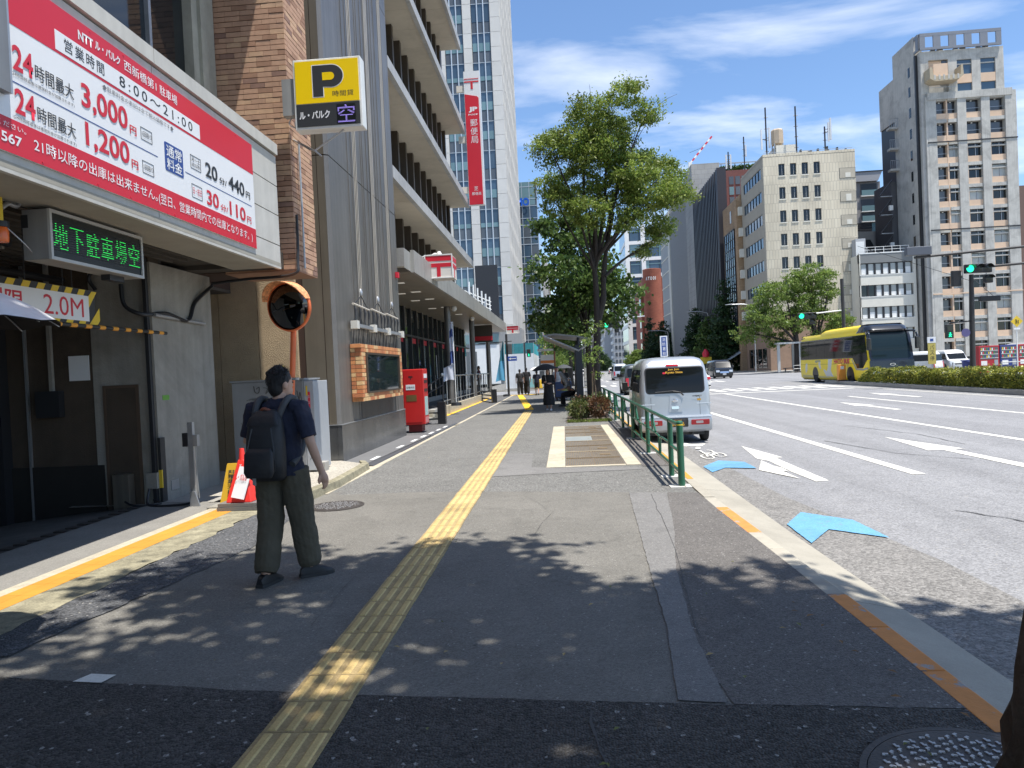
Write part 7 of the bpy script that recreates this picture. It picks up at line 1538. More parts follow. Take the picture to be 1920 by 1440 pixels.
plate(BT, 'l', [(6.3, 1.55), (5.6, 1.55), (5.75, 1.2), (5.9, .8), (5.6, .5), (5.2, .3), (6.6, .3), (6.9, .55), (7.2, .8), (7.1, .9), (6.6, .75), (6.4, 1.0)], 'white_bird', BW, bs, .006, .008); plate(BT, 'l', [(8.0, 1.5), (7.7, 1.5), (7.75, 1.2), (7.6, .9), (7.9, .95), (8.1, 1.2)], 'white_bird', BW, bs, .006, .008); plate(BT, 'l', [(10.6, 1.3), (10.3, 1.3), (10.35, .8), (10.7, .6), (10.75, 1.0)], 'white_bird', BW, bs, .006, .008); plate(BT, 'l', [(11.4, .30), (6.0, .30), (6.3, .42), (11.4, .5)], 'pale_skirt', mat('pale_yellow', (.62, .50, .16), .4), bs, .005, .008)
plate(BT, 'l', [(8.6, 1.5), (7.7, 1.5), (7.75, 1.38), (8.2, 1.4), (8.5, 1.3), (8.8, 1.4)], 'grey_tower', mat('pattern_grey', (.40, .37, .22), .5), bs, .006, .008)
lettering('HATO BUS', SR, bs, (-1.262, 5.3, 1.24), (0, -1, 0), (0, 0, 1), 2.5, .30, bold=.05, depth=.004)
for s in (-1, 1): MB().tube(smoothcurve([(s * 1.05, .55, 3.0), (s * 1.25, -.05, 2.95), (s * 1.32, -.2, 2.6)], 4), .05, 8).build('mirror_arm', DKB, bs, smooth=60); MB().box(s * 1.32 - .12, -.28, 1.95, s * 1.32 + .12, -.08, 2.65).build('mirror', DKB, bs, bevel=.05)
MB().box(-1.1, .5, .15, 1.1, 11.6, .3).build('underbody', BLACK, bs); plate(BT, 'l', [(10.9, 3.06), (11.6, 3.02), (11.6, 3.1), (10.9, 3.12)], 'roof_vent', HB, bs, .01, .02)
for k in range(6):
    for s in (-.6, .6): MB().box(s - .4, 2.4 + k * 1.5, 1.4, s + .4, 2.7 + k * 1.5, 2.2).build('seat', mat('seat_blue', (.05, .07, .12), .8), bs)
# ================================================================ street furniture
GRN = mat('railing_green', (0.012, 0.105, 0.055), 0.35, var=0.08, vs=6, coat=.3); GBASE = mat('base_pad', (0.55, 0.54, 0.50), 0.8, var=.12, vs=8, stain=.25)
posts = [9.43, 10.30, 13.1, 15.9, 18.65, 21.4, 24.2, 27.0, 29.8, 32.6]
def railing(ya, yb, first, label):
    t = thing('guard_railing', label, 'railing', (1.47, ya, 0), 0, 'green railing sections along the kerb'); L = yb - ya
    MB().tube([(0, 0, .80), (0, L, .80)], .03, 10).build('top_rail', GRN, t, smooth=60)
    if first:
        MB().cyl((0, 0, 0), (0, 0, .84), .045, n=16).build('post', GRN, t, smooth=60); MB().lathe([(.046, .80), (.046, .815)], 16).build('yellow_band', YL, t, smooth=60); MB().lathe([(.047, .84), (.03, .855), (.005, .86)], 16).build('post_cap', GRN, t, smooth=60)
        for z in (.45, .18): MB().tube([(0, 0, z), (0, L, z)], .022, 8).build('mid_rail', GRN, t, smooth=60)
        MB().box(-.16, -.12, -.01, .16, .12, .012).build('base_pad', GBASE, t)
    else:
        MB().tube([(0, 0, .18), (0, L, .18)], .022, 8).build('lower_rail', GRN, t, smooth=60)
        # leaf shaped inner tubes
        m_ = L * .5
        MB().tube(smoothcurve([(0, .05, .47), (0, m_ - .48, .47), (0, m_ - .30, .40), (0, m_ - .26, .20)], 4), .018, 8).build('inner_tube', GRN, t, smooth=60)
        MB().tube(smoothcurve([(0, L - .05, .47), (0, m_ - .02, .47), (0, m_ - .14, .42), (0, m_ - .18, .20)], 4), .018, 8).build('inner_tube', GRN, t, smooth=60)
        MB().tube(smoothcurve([(0, m_ + .62, .78), (0, m_ + .50, .66), (0, m_ + .25, .5)], 4), .018, 8).build('inner_tube', GRN, t, smooth=60)
        for s, a in ((.75, .30), (.6, -.35)):
            c = Vector((0, m_ + s, .62)); e = Vector((0, math.sin(a), math.cos(a)))
            MB().loft([[c + e * h + Vector((.012 * math.cos(k * math.pi / 4), w * math.sin(k * math.pi / 4), 0)) for k in range(8)] for h, w in ((-.13, .004), (-.08, .03), (0, .04), (.08, .022), (.13, .004))]).build('leaf_ornament', GRN, t, smooth=60)
    MB().cyl((0, L, 0), (0, L, .82), .038, n=14).build('post', GRN, t, smooth=60); MB().box(-.15, L - .11, -.01, .15, L + .11, .012).build('base_pad', GBASE, t)
labs = ['short end bay of the green railing nearest the camera', 'second bay of the green railing from the near end', 'third bay of the green railing beside the silver van', 'fourth bay of the green railing beside the grating', 'fifth bay of the green railing at the shrub bed', 'sixth bay of the green railing behind the shrubs', 'seventh bay of the green railing by the bus shelter', 'eighth bay of the green railing past the bus shelter', 'farthest bay of the green railing']
for i, (a, b) in enumerate(zip(posts, posts[1:])): railing(a, b, i == 0, labs[i])
# ---- bus shelter
t = thing('bus_shelter', 'bus shelter with slanted dark canopy on one thick column', 'shelter', (.62, 29.2, 0))
DKS = mat('shelter_metal', (0.035, 0.040, 0.050), 0.4, 0.3); 
MB().box(-.13, -.13, 0, .15, .6, 2.55).build('column', DKS, t, bevel=.02)
def canopy_ring(y, dz): return [(-1.42, y, 3.02 + dz), (-.9, y, 3.06 + dz), (.0, y, 2.93 + dz), (.55, y, 2.80 + dz), (.56, y, 2.74 + dz), (-.0, y, 2.86 + dz), (-.9, y, 2.99 + dz), (-1.42, y, 2.98 + dz)]
MB().loft([canopy_ring(-.1, 0), canopy_ring(3.5, .0)]).build('canopy', mat('canopy_panel', (0.20, 0.20, 0.20), 0.35, 0.3), t)
for y in (-.12, 1.7, 3.5): MB().tube([(-1.4, y, 2.98), (.02, y, 2.32), (.55, y, 2.72)], .045, 6).build('bracket', STEEL, t, smooth=40)
for y in (.0, 3.2): MB().cyl((.02, y, 0), (.02, y, 2.9), .06, n=10).build('post', DKS, t)
slab('glass_screen', mat('screen_glass', (.05, .06, .06), .05, spec=.6), t, .30, .3, .3, .32, 3.3, 2.2); slab('bench_seat', DKS, t, -.35, .7, .42, .1, 3.0, .47); slab('bench_leg', DKS, t, -.2, .8, 0, -.1, .9, .42); slab('bench_leg', DKS, t, -.2, 2.8, 0, -.1, 2.9, .42)
t = thing('bus_stop_pole', 'slim brown bus stop pole with orange white sign', 'sign', (-.45, 38, 0)); MB().cyl((0, 0, 0), (0, 0, 2.9), .04, n=8).build('pole', mat('rust_pole', (.25, .07, .04), .5), t); slab('sign_plate', SW, t, -.75, -.02, 1.75, -.05, .02, 2.4); slab('orange_band', mat('stop_orange', (.70, .22, .05), .5), t, -.75, -.025, 1.95, -.05, -.02, 2.1); slab('pale_board', SW, t, -.9, -.02, 2.6, 0, .02, 2.72)
t = thing('vertical_shop_sign', 'red and white vertical shop sign beyond the hoarding', 'sign', (-2.2, 100, 0)); slab('board', SR, t, -.4, 0, 3.2, .4, .2, 7.0); 
for i, c in enumerate('中華'): lettering(c, SW, t, (-.3, -.02, 5.6 - i * 1.0), (1, 0, 0), (0, 0, 1), .6, .7, depth=0)
slab('post', DARKM, t, -.1, .05, 0, .1, .15, 3.2); slab('white_edge', SW, t, .4, 0, 3.2, .55, .2, 7)
# ---- traffic signals
def signal_head(t, x, y, z, n, horizontal, lit, back=False, r=.15, name='signal_head'):
    w, h = (n * r * 2.35, r * 2.5) if horizontal else (r * 2.5, n * r * 2.35)
    hd_ = MB().box(x - w / 2, y, z - h / 2, x + w / 2, y + .22, z + h / 2).build('signal_head', BLACK, t, bevel=.03)
    if back: return hd_
    for k in range(n):
        cx_, cz_ = (x - w / 2 + r * 1.17 + k * r * 2.35, z) if horizontal else (x, z + h / 2 - r * 1.17 - k * r * 2.35)
        MB().loft([[(cx_ + r * q_ * math.cos(2 * math.pi * j / 18), y - .012 * (2 - q_ * 1.9), cz_ + r * q_ * math.sin(2 * math.pi * j / 18)) for j in range(18)] for q_ in (1, .6, .05)]).build('lens', LAMP_GREEN if k == lit else LAMP_OFF, hd_, smooth=60)
        MB().loft([[(cx_ + r * 1.08 * math.cos(a), yy, cz_ + r * 1.08 * math.sin(a)) for a in [math.pi * (.05 + .9 * j / 10) for j in range(11)]] for yy in (y, y - .20)], False, False, False).build('visor', BLACK, hd_)
    return hd_
def ped_signal(t, x, y, z, lit=True):
    hd_ = MB().box(x - .16, y, z - .33, x + .16, y + .2, z + .33).build('pedestrian_head', BLACK, t, bevel=.02)
    slab('lens', LAMP_OFF, hd_, x - .12, y - .006, z + .03, x + .12, y + .0, z + .28)
    slab('lens', mat('ped_dark_green', (0, .06, .04), .3) if lit else LAMP_OFF, hd_, x - .12, y - .006, z - .28, x + .12, y + .0, z - .03)
    if lit:
        m = LAMP_GREEN; yy = y - .012
        MB().lathe([(.025, 0), (.025, .045)], 8, c=(x, yy, z - .105)).build('figure_head', m, hd_); MB().tube([(x, yy, z - .11), (x - .01, yy, z - .19), (x - .06, yy, z - .265)], .018, 5).build('figure_leg', m, hd_); MB().tube([(x - .01, yy, z - .19), (x + .05, yy, z - .265)], .018, 5).build('figure_leg', m, hd_); MB().tube([(x - .06, yy, z - .17), (x, yy, z - .125), (x + .06, yy, z - .17)], .014, 5).build('figure_arm', m, hd_)
POLE = mat('signal_pole', (0.045, 0.043, 0.042), 0.5, 0.2, var=.1)
t = thing('signal_mast', 'thick dark signal mast with long arms on the right', 'traffic signal', (19.55, 35.6, .1))
MB().tube([(-.1, 0, 0), (-.06, 0, 3), (-.02, 0, 5.1)], [.13, .12, .10], 12).build('pole', POLE, t, smooth=50); MB().lathe([(.2, 0), (.2, .1), (.14, .12)], 12).build('foot', POLE, t, smooth=40)
signal_head(t, .15, -.35, 5.35, 3, True, 0, r=.17); signal_head(t, .62, -.3, 4.85, 1, True, -1, r=.16); signal_head(t, -.72, -.1, 4.95, 2, False, -1, True, r=.16); signal_head(t, 1.0, .3, 3.95, 4, True, -1, True, r=.1)
for a, b in (((-2.6, 0, 6.05), (9, 0, 6.6)), ((.4, 0, 5.42), (9, .2, 5.8))): MB().tube([a, b], .06, 8).build('arm', POLE, t, smooth=50)
MB().box(-3.0, -.15, 6.15, -1.85, .15, 6.55).build('detector_box', mat('detector_grey', (.12, .13, .15), .5, .3), t, bevel=.02); MB().tube([(-.1, 0, 2.9), (-1.1, 0, 2.85)], .035, 6).build('arm', POLE, t); ped_signal(t, -1.18, -.2, 2.45)
MB().loft([[(-.42 + a * math.cos(2 * math.pi * k / 20), -.1 - d, 2.35 + a * math.sin(2 * math.pi * k / 20)) for k in range(20)] for a, d in ((.2, 0), (.2, .02))]).build('round_sign', mat('sign_violet', (.10, .09, .22), .5), t); slab('arm', POLE, t, -.3, -.05, 2.28, -.05, 0, 2.32)
for a, b in (((-.05, 0, 5.0), (2.4, 2, 3.9)), ((-.05, 0, 4.8), (-4, 3, 7.2))): MB().tube([a, b], .012, 4).build('wire', DARKM, t)
t = thing('signal_pole', 'pole with green horizontal signal above the yellow bus', 'traffic signal', (19.85, 56.5, -.08)); 
MB().tube([(1.7, 0, 0), (1.65, 0, 7.6)], .13, 10).build('pole', POLE, t, smooth=50); MB().tube([(-.6, 0, 5.05), (1.65, 0, 5.2)], .05, 8).build('arm', WHITE, t); signal_head(t, -1.05, -.15, 4.9, 3, True, 0, r=.19); signal_head(t, -.65, -.1, 4.45, 1, True, -1, r=.16); MB().tube([(-1.0, 0, 5.15), (1.65, 0, 6.6)], .015, 4).build('wire', DARKM, t)
t = thing('far_signal', 'green horizontal signal over the far left lane beside the tree trunk', 'traffic signal', (3.0, 61, 0)); MB().tube([(-1.2, 0, 0), (-1.2, 0, 6.3)], .11, 8).build('pole', POLE, t, smooth=50); MB().tube([(-1.2, 0, 5.55), (4, 0, 5.75)], .05, 8).build('arm', STEEL, t); signal_head(t, 1.2, -.15, 5.15, 3, True, 0, r=.19); signal_head(t, 1.62, -.1, 4.68, 1, True, -1, r=.16)
t = thing('pedestrian_signal', 'green man pedestrian signal at the far side of the crossing street', 'traffic signal', (-2.9, 60.8, 0)); MB().tube([(-.35, .2, 0), (-.35, .2, 4.0)], .07, 8).build('pole', POLE, t, smooth=50); ped_signal(t, 0, 0, 3.1); MB().tube([(-.35, .2, 3.3), (0, .15, 3.3)], .03, 6).build('arm', POLE, t)
t = thing('signal_post', 'grey post with signal back and blue one way sign at the post office corner', 'traffic signal', (-3.72, 47.6, 0)); MB().tube([(0, 0, 0), (0, 0, 4.1)], .075, 10).build('pole', POLE, t, smooth=50); MB().tube([(-1.9, .1, 3.55), (.35, 0, 3.62)], .03, 6).build('arm', POLE, t); MB().box(.06, -.15, 2.75, .36, .05, 3.45).build('signal_back', mat('back_grey', (.10, .105, .11), .5), t, bevel=.03); slab('one_way_sign', mat('sign_royal', (.02, .08, .38), .4), t, .05, -.2, 2.3, .65, -.17, 2.6)
MB().prism([(.10, 2.45), (.25, 2.54), (.25, 2.48), (.6, 2.48), (.6, 2.42), (.25, 2.42), (.25, 2.36)], 'y', -.205, -.2).build('white_arrow', SW, t)
t = thing('right_edge_signal', 'signal back and round sign hanging at the right picture edge', 'traffic signal', (23.6, 32.9, 0)); MB().tube([(4.2, 0, 0), (4.2, 0, 5.6)], .1, 10).build('pole', POLE, t, smooth=50); MB().tube([(-1.0, 0, 3.55), (4.2, 0, 4.0)], .04, 6).build('arm', POLE, t); MB().box(-1.0, -.12, 2.6, -.78, .1, 3.35).build('signal_back', BLACK, t, bevel=.04)
MB().loft([[(-.35 + a * math.cos(2 * math.pi * k / 24), -.1 - d, 2.3 + a * math.sin(2 * math.pi * k / 24)) for k in range(24)] for a, d in ((.3, 0), (.3, .02))]).build('round_sign', mat('sign_back_grey', (.10, .105, .11), .5), t); slab('sign_bar', STEEL, t, -.37, -.13, 2.05, -.33, -.121, 2.55); slab('arm', POLE, t, -.3, -.02, 2.28, 4.2, .02, 2.32)
# ---- street lamps
def lamp(x, y, h, reach, lab):
    t = thing('street_lamp', lab, 'street lamp', (x, y, 0), 0, 'curved street lamps on the far side'); MB().tube(smoothcurve([(0, 0, 0), (0, 0, h * .85), (-reach * .25, 0, h * .98), (-reach, 0, h)], 5), .09, 8).build('pole', STEEL, t, smooth=60); MB().loft([[(-reach - .9, 0, h - .02), (-reach, -.14, h), (-reach + .1, 0, h), (-reach, .14, h)], [(-reach - .85, 0, h + .05), (-reach, -.1, h + .12), (-reach + .1, 0, h + .08), (-reach, .1, h + .12)]]).build('lantern', mat('lantern_grey', (.36, .37, .38), .4), t)
lamp(27.0, 103, 9.6, 3.0, 'curved street lamp before the beige office corner'); lamp(26.8, 133, 11.0, 3.2, 'curved street lamp before the dark fin building'); lamp(26.0, 178, 10.0, 4.0, 'curved street lamp near the red brick drum')
# ---- vending machines, fence, bin, signs on the right
def vending(x, y, m, lab, w=1.15):
    t = thing('vending_machine', lab, 'vending machine', (x, y, 0), 0, 'vending machines in a row'); MB().box(0, 0, .06, w, .75, 1.86).build('cabinet', m, t, bevel=.02); slab('display_window', mat('vend_window', (.10, .11, .12), .1), t, .08, -.01, .95, w - .08, 0, 1.75); slab('feet', DARKM, t, .05, .05, 0, w - .05, .7, .06)
    for r in range(3):
        slab('shelf', WHITE, t, .08, -.014, 1.02 + r * .25, w - .08, -.01, 1.05 + r * .25)
        for k in range(8): slab('can', [RED, SB, WHITE, mat('can_green', (.05, .2, .06), .4), YL][(k * 3 + r * 2) % 5], t, .12 + k * .115, -.02, 1.05 + r * .25, .19 + k * .115, -.012, 1.2 + r * .25)
    slab('delivery_slot', BLACK, t, .2, -.012, .2, w - .3, 0, .42); slab('control_panel', STEEL, t, w - .34, -.013, .52, w - .1, 0, .9); slab('label', WHITE, t, .12, -.013, .55, .5, 0, .85)
VR = mat('vend_red', (.40, .02, .03), .4); VB = mat('vend_blue', (.03, .05, .20), .4)
vending(27.75, 50, VR, 'red vending machine at the left of the row', 1.3); vending(29.1, 50, VB, 'blue vending machine in the middle of the row', 1.1); vending(30.25, 50, VR, 'red vending machine cut off by the right picture edge', 1.3)
def fence(x0, x1, y, lab):
    t = thing('pipe_fence', lab, 'fence', (x0, y, 0), 0, 'low white pipe fences on the far pavement'); n = max(2, int((x1 - x0) / 1.5))
    for z in (.75, .35): MB().tube([(0, 0, z), (x1 - x0, 0, z)], .03, 6).build('rail', mat('fence_grey', (.34, .35, .35), .5, .3), t)
    for k in range(n + 1): MB().cyl(((x1 - x0) * k / n, 0, 0), ((x1 - x0) * k / n, 0, .8), .04, n=8).build('post', MATS['fence_grey'], t)
fence(27.7, 31.5, 47.5, 'grey pipe fence before the vending machines'); fence(27.7, 29.2, 53.2, 'grey pipe fence before the parked silver van')
t = thing('blue_bin', 'blue plastic bin left of the signal mast', 'bin', (26.5 + 1.3, 51.5, 0)); MB().lathe([(.28, 0), (.34, .8), (.36, .85), (.2, .92)], 14).build('body', mat('bin_blue', (.04, .06, .22), .6), t, smooth=40); slab('lid', mat('bin_blue2', (.05, .08, .28), .5), t, -.3, -.3, .88, .3, .3, .95)
t = thing('warning_sign', 'yellow diamond pedestrian warning sign on a white pole', 'sign', (27.9, 46.2, 0)); MB().cyl((0, 0, 0), (0, 0, 3.2), .035, n=8).build('pole', WHITE, t); MB().obox((0, -.05, 3.25), (.5, .02, .5), Matrix.Rotation(R(45), 3, 'Y')).build('diamond', YL, t); slab('plate', SW, t, -.18, -.06, 2.75, .18, -.04, 2.86)
MB().tube([(-.06, -.065, 3.1), (-.03, -.065, 3.25), (-.06, -.065, 3.38)], .03, 5).build('figure', HB, t); MB().tube([(.08, -.065, 3.12), (.06, -.065, 3.22), (.08, -.065, 3.32)], .025, 5).build('figure', HB, t)
t = thing('bus_stop_sign', 'tall yellow and white bus stop sign right of the yellow bus', 'sign', (26.9 + .9, 56.2, 0)); slab('board', mat('stop_yellow', (.48, .40, .10), .5), t, -.28, 0, .7, .28, .06, 2.3); slab('head', SW, t, -.3, -.01, 2.3, .3, .07, 2.75); slab('emblem', SB, t, -.12, -.02, 2.42, .12, -.01, 2.62); slab('post', STEEL, t, -.05, .01, 0, .05, .05, .7); slab('foot', DARKM, t, -.3, -.2, 0, .3, .25, .06)
for i, c in enumerate('バス停'): lettering(c, HB, t, (-.16, -.004, 1.8 - i * .42), (1, 0, 0), (0, 0, 1), .32, .34, depth=0)
# orange delineator at the median nose, small signs beyond
t = thing('delineator_post', 'orange box post with white label at the median nose', 'post', (16.86, 44.9, .1)); MB().box(-.22, -.15, 0, .22, .15, 1.0).build('body', mat('delineator_orange', (.72, .28, .04), .5), t, bevel=.02); slab('label', SW, t, -.1, -.16, .72, .1, -.15, .9); slab('foot', DARKM, t, -.28, -.2, 0, .28, .2, .06)
t = thing('tall_white_sign', 'upright white and navy sign above the roof of the small van', 'sign', (9.2, 66, -.1)); slab('frame', SW, t, -.33, 0, 2.4, .33, .12, 4.3); slab('panel', SB, t, -.22, -.01, 2.5, .22, 0, 4.2); slab('post', STEEL, t, -.05, .02, 0, .05, .1, 2.4)
for i, c in enumerate('消防署前'): lettering(c, SW, t, (-.14, -.014, 3.8 - i * .42), (1, 0, 0), (0, 0, 1), .28, .32, depth=0)
t = thing('red_logo_sign', 'small red and yellow shop sign under the dark trees', 'sign', (23.5, 120, -.1)); slab('board', YL, t, -.9, 0, 1.5, .9, .2, 2.6); MB().lathe([(.5, 0), (.6, .6), (.2, 1.3)], 12, c=(0, .1, 2.6)).build('emblem', RED, t, smooth=50); slab('post', DARKM, t, -.1, .05, 0, .1, .15, 1.5)
# far bus shelter with poster
t = thing('far_bus_shelter', 'glass bus shelter with poster panel across the road left of the bus', 'shelter', (27.5 + .3, 89.0, 0)); 
for x in (-1.7, .9): slab('post', mat('shelter_grey', (.45, .45, .43), .5), t, x - .16, -.1, 0, x + .16, .1, 3.4)
slab('roof', MATS['shelter_grey'], t, -1.9, -.4, 3.4, 5.0, 1.2, 3.6); slab('poster_panel', SW, t, 1.2, 0, .5, 4.2, .15, 3.0); slab('poster_image', mat('poster_art', (.30, .20, .16), .5, var=.6, vs=1.2), t, 2.2, -.02, .6, 3.8, 0, 2.6); slab('bench', DARKM, t, -1, .5, .4, .6, .9, .5); slab('bench_leg', DARKM, t, -.8, .6, 0, -.7, .8, .4)
fence(18.5 + 9.2, 26.0 + 9, 88.6, 'grey pipe fence at the far corner beneath the trees')
# ================================================================ people
SKIN = mat('skin', (0.50, 0.30, 0.21), 0.5, var=.05, vs=12); HAIR = mat('black_hair', (0.010, 0.009, 0.009), 0.45, var=.2, vs=60, bump=.6, bs=160, stretch=(1, 1, .3)); SOLE = mat('shoe_sole', (0.03, 0.03, 0.03), .7)
def ell(c, r, tilt=None, n=14, m=9):
    """closed ellipsoid rings"""
    out = []
    for i in range(m + 1):
        a = -math.pi / 2 + math.pi * (i / m); a = max(min(a, math.pi / 2 - .06), -math.pi / 2 + .06)
        ring = [Vector((r[0] * math.cos(a) * math.cos(2 * math.pi * k / n), r[1] * math.cos(a) * math.sin(2 * math.pi * k / n), r[2] * math.sin(a))) for k in range(n)]
        out.append([Vector(c) + (tilt @ p if tilt else p) for p in ring])
    return out
CLOUD = bpy.data.textures.new('cloth_folds', 'CLOUDS'); CLOUD.noise_scale = .10; CLOUD.noise_depth = 2
def folds(o, k):
    d = o.modifiers.new('folds', 'DISPLACE'); d.texture = CLOUD; d.strength = k; d.mid_level = .5; d.texture_coords = 'LOCAL'; return o
def remesh(o, vox, smooth=2):
    md = o.modifiers.new('remesh', 'REMESH'); md.mode = 'VOXEL'; md.voxel_size = vox; md.use_smooth_shade = True
    if smooth: s = o.modifiers.new('smooth', 'SMOOTH'); s.iterations = smooth; s.factor = .5
    return o
def hand(b, wrist, d, side, palm_n, s=1.0, detail=True):
    """palm, four bent fingers and a thumb; d = pointing direction, palm_n = palm normal"""
    d = Vector(d).normalized(); n = (Vector(palm_n) - d * Vector(palm_n).dot(d)).normalized(); u = d.cross(n) * side; w = Vector(wrist)
    b.tube([w - d * .02, w + d * .02, w + d * .055, w + d * .095], [.026 * s, .030 * s, .036 * s, .030 * s], 10)
    for k, (off, l) in enumerate(((-.028, .068), (-.010, .078), (.010, .073), (.026, .058))):
        p0 = w + d * .085 + u * off; p1 = p0 + d * l * .45 + n * .006; p2 = p1 + (d * .85 + n * .5).normalized() * l * .32; p3 = p2 + (d * .5 + n * .85).normalized() * l * .25
        b.tube([p0, p1, p2, p3], [.0098 * s, .0092 * s, .0085 * s, .0065 * s], 8)
    p0 = w + d * .025 - u * .026; p1 = p0 - u * .026 + d * .03 + n * .01; p2 = p1 + d * .032 + n * .008
    b.tube([p0, p1, p2], [.013 * s, .011 * s, .008 * s], 8)
def person(label, loc, rz, P, top, bottom, shoe, hairstyle='short', vox=.022, scale=1.0, group=None, cat='person', skirt=None, sleeve=.45, collar=False, hairm=None, short_pants=False):
    t = thing('person', label, cat, loc, rz, group); t.scale = (scale,) * 3
    J = dict(pel=(0, 0, .93), chest=(0, .0, 1.27), neck=(0, .0, 1.45), head=(0, .02, 1.60), sl=(-.185, 0, 1.40), sr=(.185, 0, 1.40), el=(-.25, -.02, 1.13), er=(.25, -.02, 1.13), wl=(-.26, .08, .90), wr=(.26, .08, .90), hl=(-.095, 0, .92), hr=(.095, 0, .92), kl=(-.10, .02, .50), kr=(.10, .02, .50), al=(-.10, -.02, .08), ar=(.10, -.02, .08), face=0.0, fl=0.0, fr=0.0)
    J.update(P); v = {k: (Vector(q) if isinstance(q, tuple) else q) for k, q in J.items()}
    b = MB(); main = vox < .012
    hr_ = Matrix.Rotation(v['face'], 3, 'Z'); H = v['head']
    b.loft(ell(H + Vector((0, 0, .01)), (.074, .090, .112), hr_)); b.loft(ell(H + hr_ @ Vector((0, .030, -.055)), (.055, .062, .062), hr_))
    b.tube([v['neck'] - Vector((0, 0, .06)), v['neck'] + (H - v['neck']) * .6], [.062, .052], 12)
    b.loft([[tuple(H + hr_ @ Vector(p)) for p in q] for q in ([(-.010, .085, .03), (.010, .085, .03), (.010, .08, .0), (-.010, .08, .0)], [(-.014, .096, -.018), (.014, .096, -.018), (.014, .085, -.03), (-.014, .085, -.03)])])
    for s in (-1, 1): b.loft(ell(H + hr_ @ Vector((s * .076, -.004, -.012)), (.012, .020, .032), hr_, 8, 5))
    b.loft(ell(v['chest'], (.14, .09, .22))); b.loft(ell(v['pel'] + Vector((0, 0, .06)), (.14, .095, .16)))
    for s in 'lr':
        b.tube([v['s' + s], v['s' + s].lerp(v['e' + s], .5), v['e' + s], v['e' + s].lerp(v['w' + s], .4), v['w' + s]], [.048, .046, .038, .037, .026], 12)
        b.tube([v['h' + s], v['h' + s].lerp(v['k' + s], .5), v['k' + s], v['k' + s].lerp(v['a' + s], .35), v['a' + s]], [.075, .068, .050, .050, .036], 12)
        dd = v['w' + s] - v['e' + s]
        hand(b, v['w' + s], dd, (1 if s == 'r' else -1), (-.9 if s == 'r' else .9, .3, 0))
    body = remesh(b.build('body', SKIN, t), vox, 2 if main else 1)
    # face: eyes, brows, mouth
    for s in (-1, 1):
        e = H + hr_ @ Vector((s * .031, .080, .010)); MB().loft(ell(e, (.013, .008, .007), hr_, 8, 5)).build('eye', HB, t, smooth=60)
        MB().tube([H + hr_ @ Vector((s * .016, .088, .030)), H + hr_ @ Vector((s * .045, .076, .030))], .004, 5).build('eyebrow', hairm or HAIR, t)
    MB().tube([H + hr_ @ Vector((-.022, .084, -.062)), H + hr_ @ Vector((0, .089, -.062)), H + hr_ @ Vector((.022, .084, -.062))], .005, 6).build('mouth', mat('lips', (.30, .12, .10), .5), t)
    # hair
    b = MB(); rr = random.Random(int(abs(loc[1]) * 100))
    b.loft(ell(H + hr_ @ Vector((0, -.014, .040)), (.083, .094, .098), hr_)); b.loft(ell(H + hr_ @ Vector((0, -.048, -.012)), (.074, .066, .100), hr_))
    if hairstyle == 'long':
        b.loft(ell(H + hr_ @ Vector((0, -.06, -.10)), (.085, .055, .17), hr_)); 
        for s in (-1, 1): b.loft(ell(H + hr_ @ Vector((s * .068, -.01, -.06)), (.022, .045, .13), hr_))
    if hairstyle == 'bun': b.loft(ell(H + hr_ @ Vector((0, -.10, .02)), (.04, .04, .04)))
    for k in range(60 if main else 10):
        a = rr.uniform(0, 6.28); e_ = rr.uniform(.35, 1.5); dv_ = Vector((math.cos(a) * math.cos(e_), math.sin(a) * math.cos(e_) - .15, math.sin(e_)))
        p = H + hr_ @ (Vector((0, -.014, .040)) + Vector((dv_.x * .080, dv_.y * .09, dv_.z * .094))); b.tube([p, p + (hr_ @ dv_) * .008 + Vector((rr.uniform(-.012, .012), rr.uniform(-.012, .012), .004)), p + (hr_ @ dv_) * .010 + Vector((rr.uniform(-.028, .028), rr.uniform(-.02, .02), .0))], [.010, .007, .003], 5)
    remesh(b.build('hair', hairm or HAIR, t), max(vox, .006), 1)
    # shirt
    b = MB(); c = v['chest']; pz = v['pel']
    def tor(z, w, d, f=0): 
        u_ = (z - pz.z) / (c.z - pz.z); q = pz.lerp(c, u_); return [Vector((q.x + w * math.cos(2 * math.pi * k / 20), q.y + d * math.sin(2 * math.pi * k / 20) + f, z)) for k in range(20)]
    hem = .855 if skirt is None else .90
    b.loft([tor(hem, .195, .135), tor(hem + .04, .192, .135), tor(1.05, .182, .13), tor(1.20, .185, .128), tor(1.34, .190, .115), tor(1.42, .150, .09), tor(1.455, .085, .07), tor(1.47, .070, .065)])
    for s in 'lr':
        S, E, W = v['s' + s], v['e' + s], v['w' + s]; end = S.lerp(E, min(1, sleeve * 1.9)) if sleeve < .53 else E.lerp(W, (sleeve - .5) * 2)
        pts = [S + (Vector((0, 0, 0)) - Vector((S.x, 0, 0))) * .35, S, S.lerp(E, .4)] + ([E] if sleeve >= .53 else []) + [end]
        b.tube(pts, [.075, .076, .070] + ([.056] if sleeve >= .53 else []) + [.064 if sleeve < .53 else .045], 14)
    if collar: b.tube([v['neck'] + Vector((.068 * math.cos(a), .062 * math.sin(a), .005)) for a in [2 * math.pi * k / 14 for k in range(15)]], .016, 8)
    folds(remesh(b.build('shirt', top, t), vox, 2), .030 if main else .02)
    # trousers or dress
    b = MB()
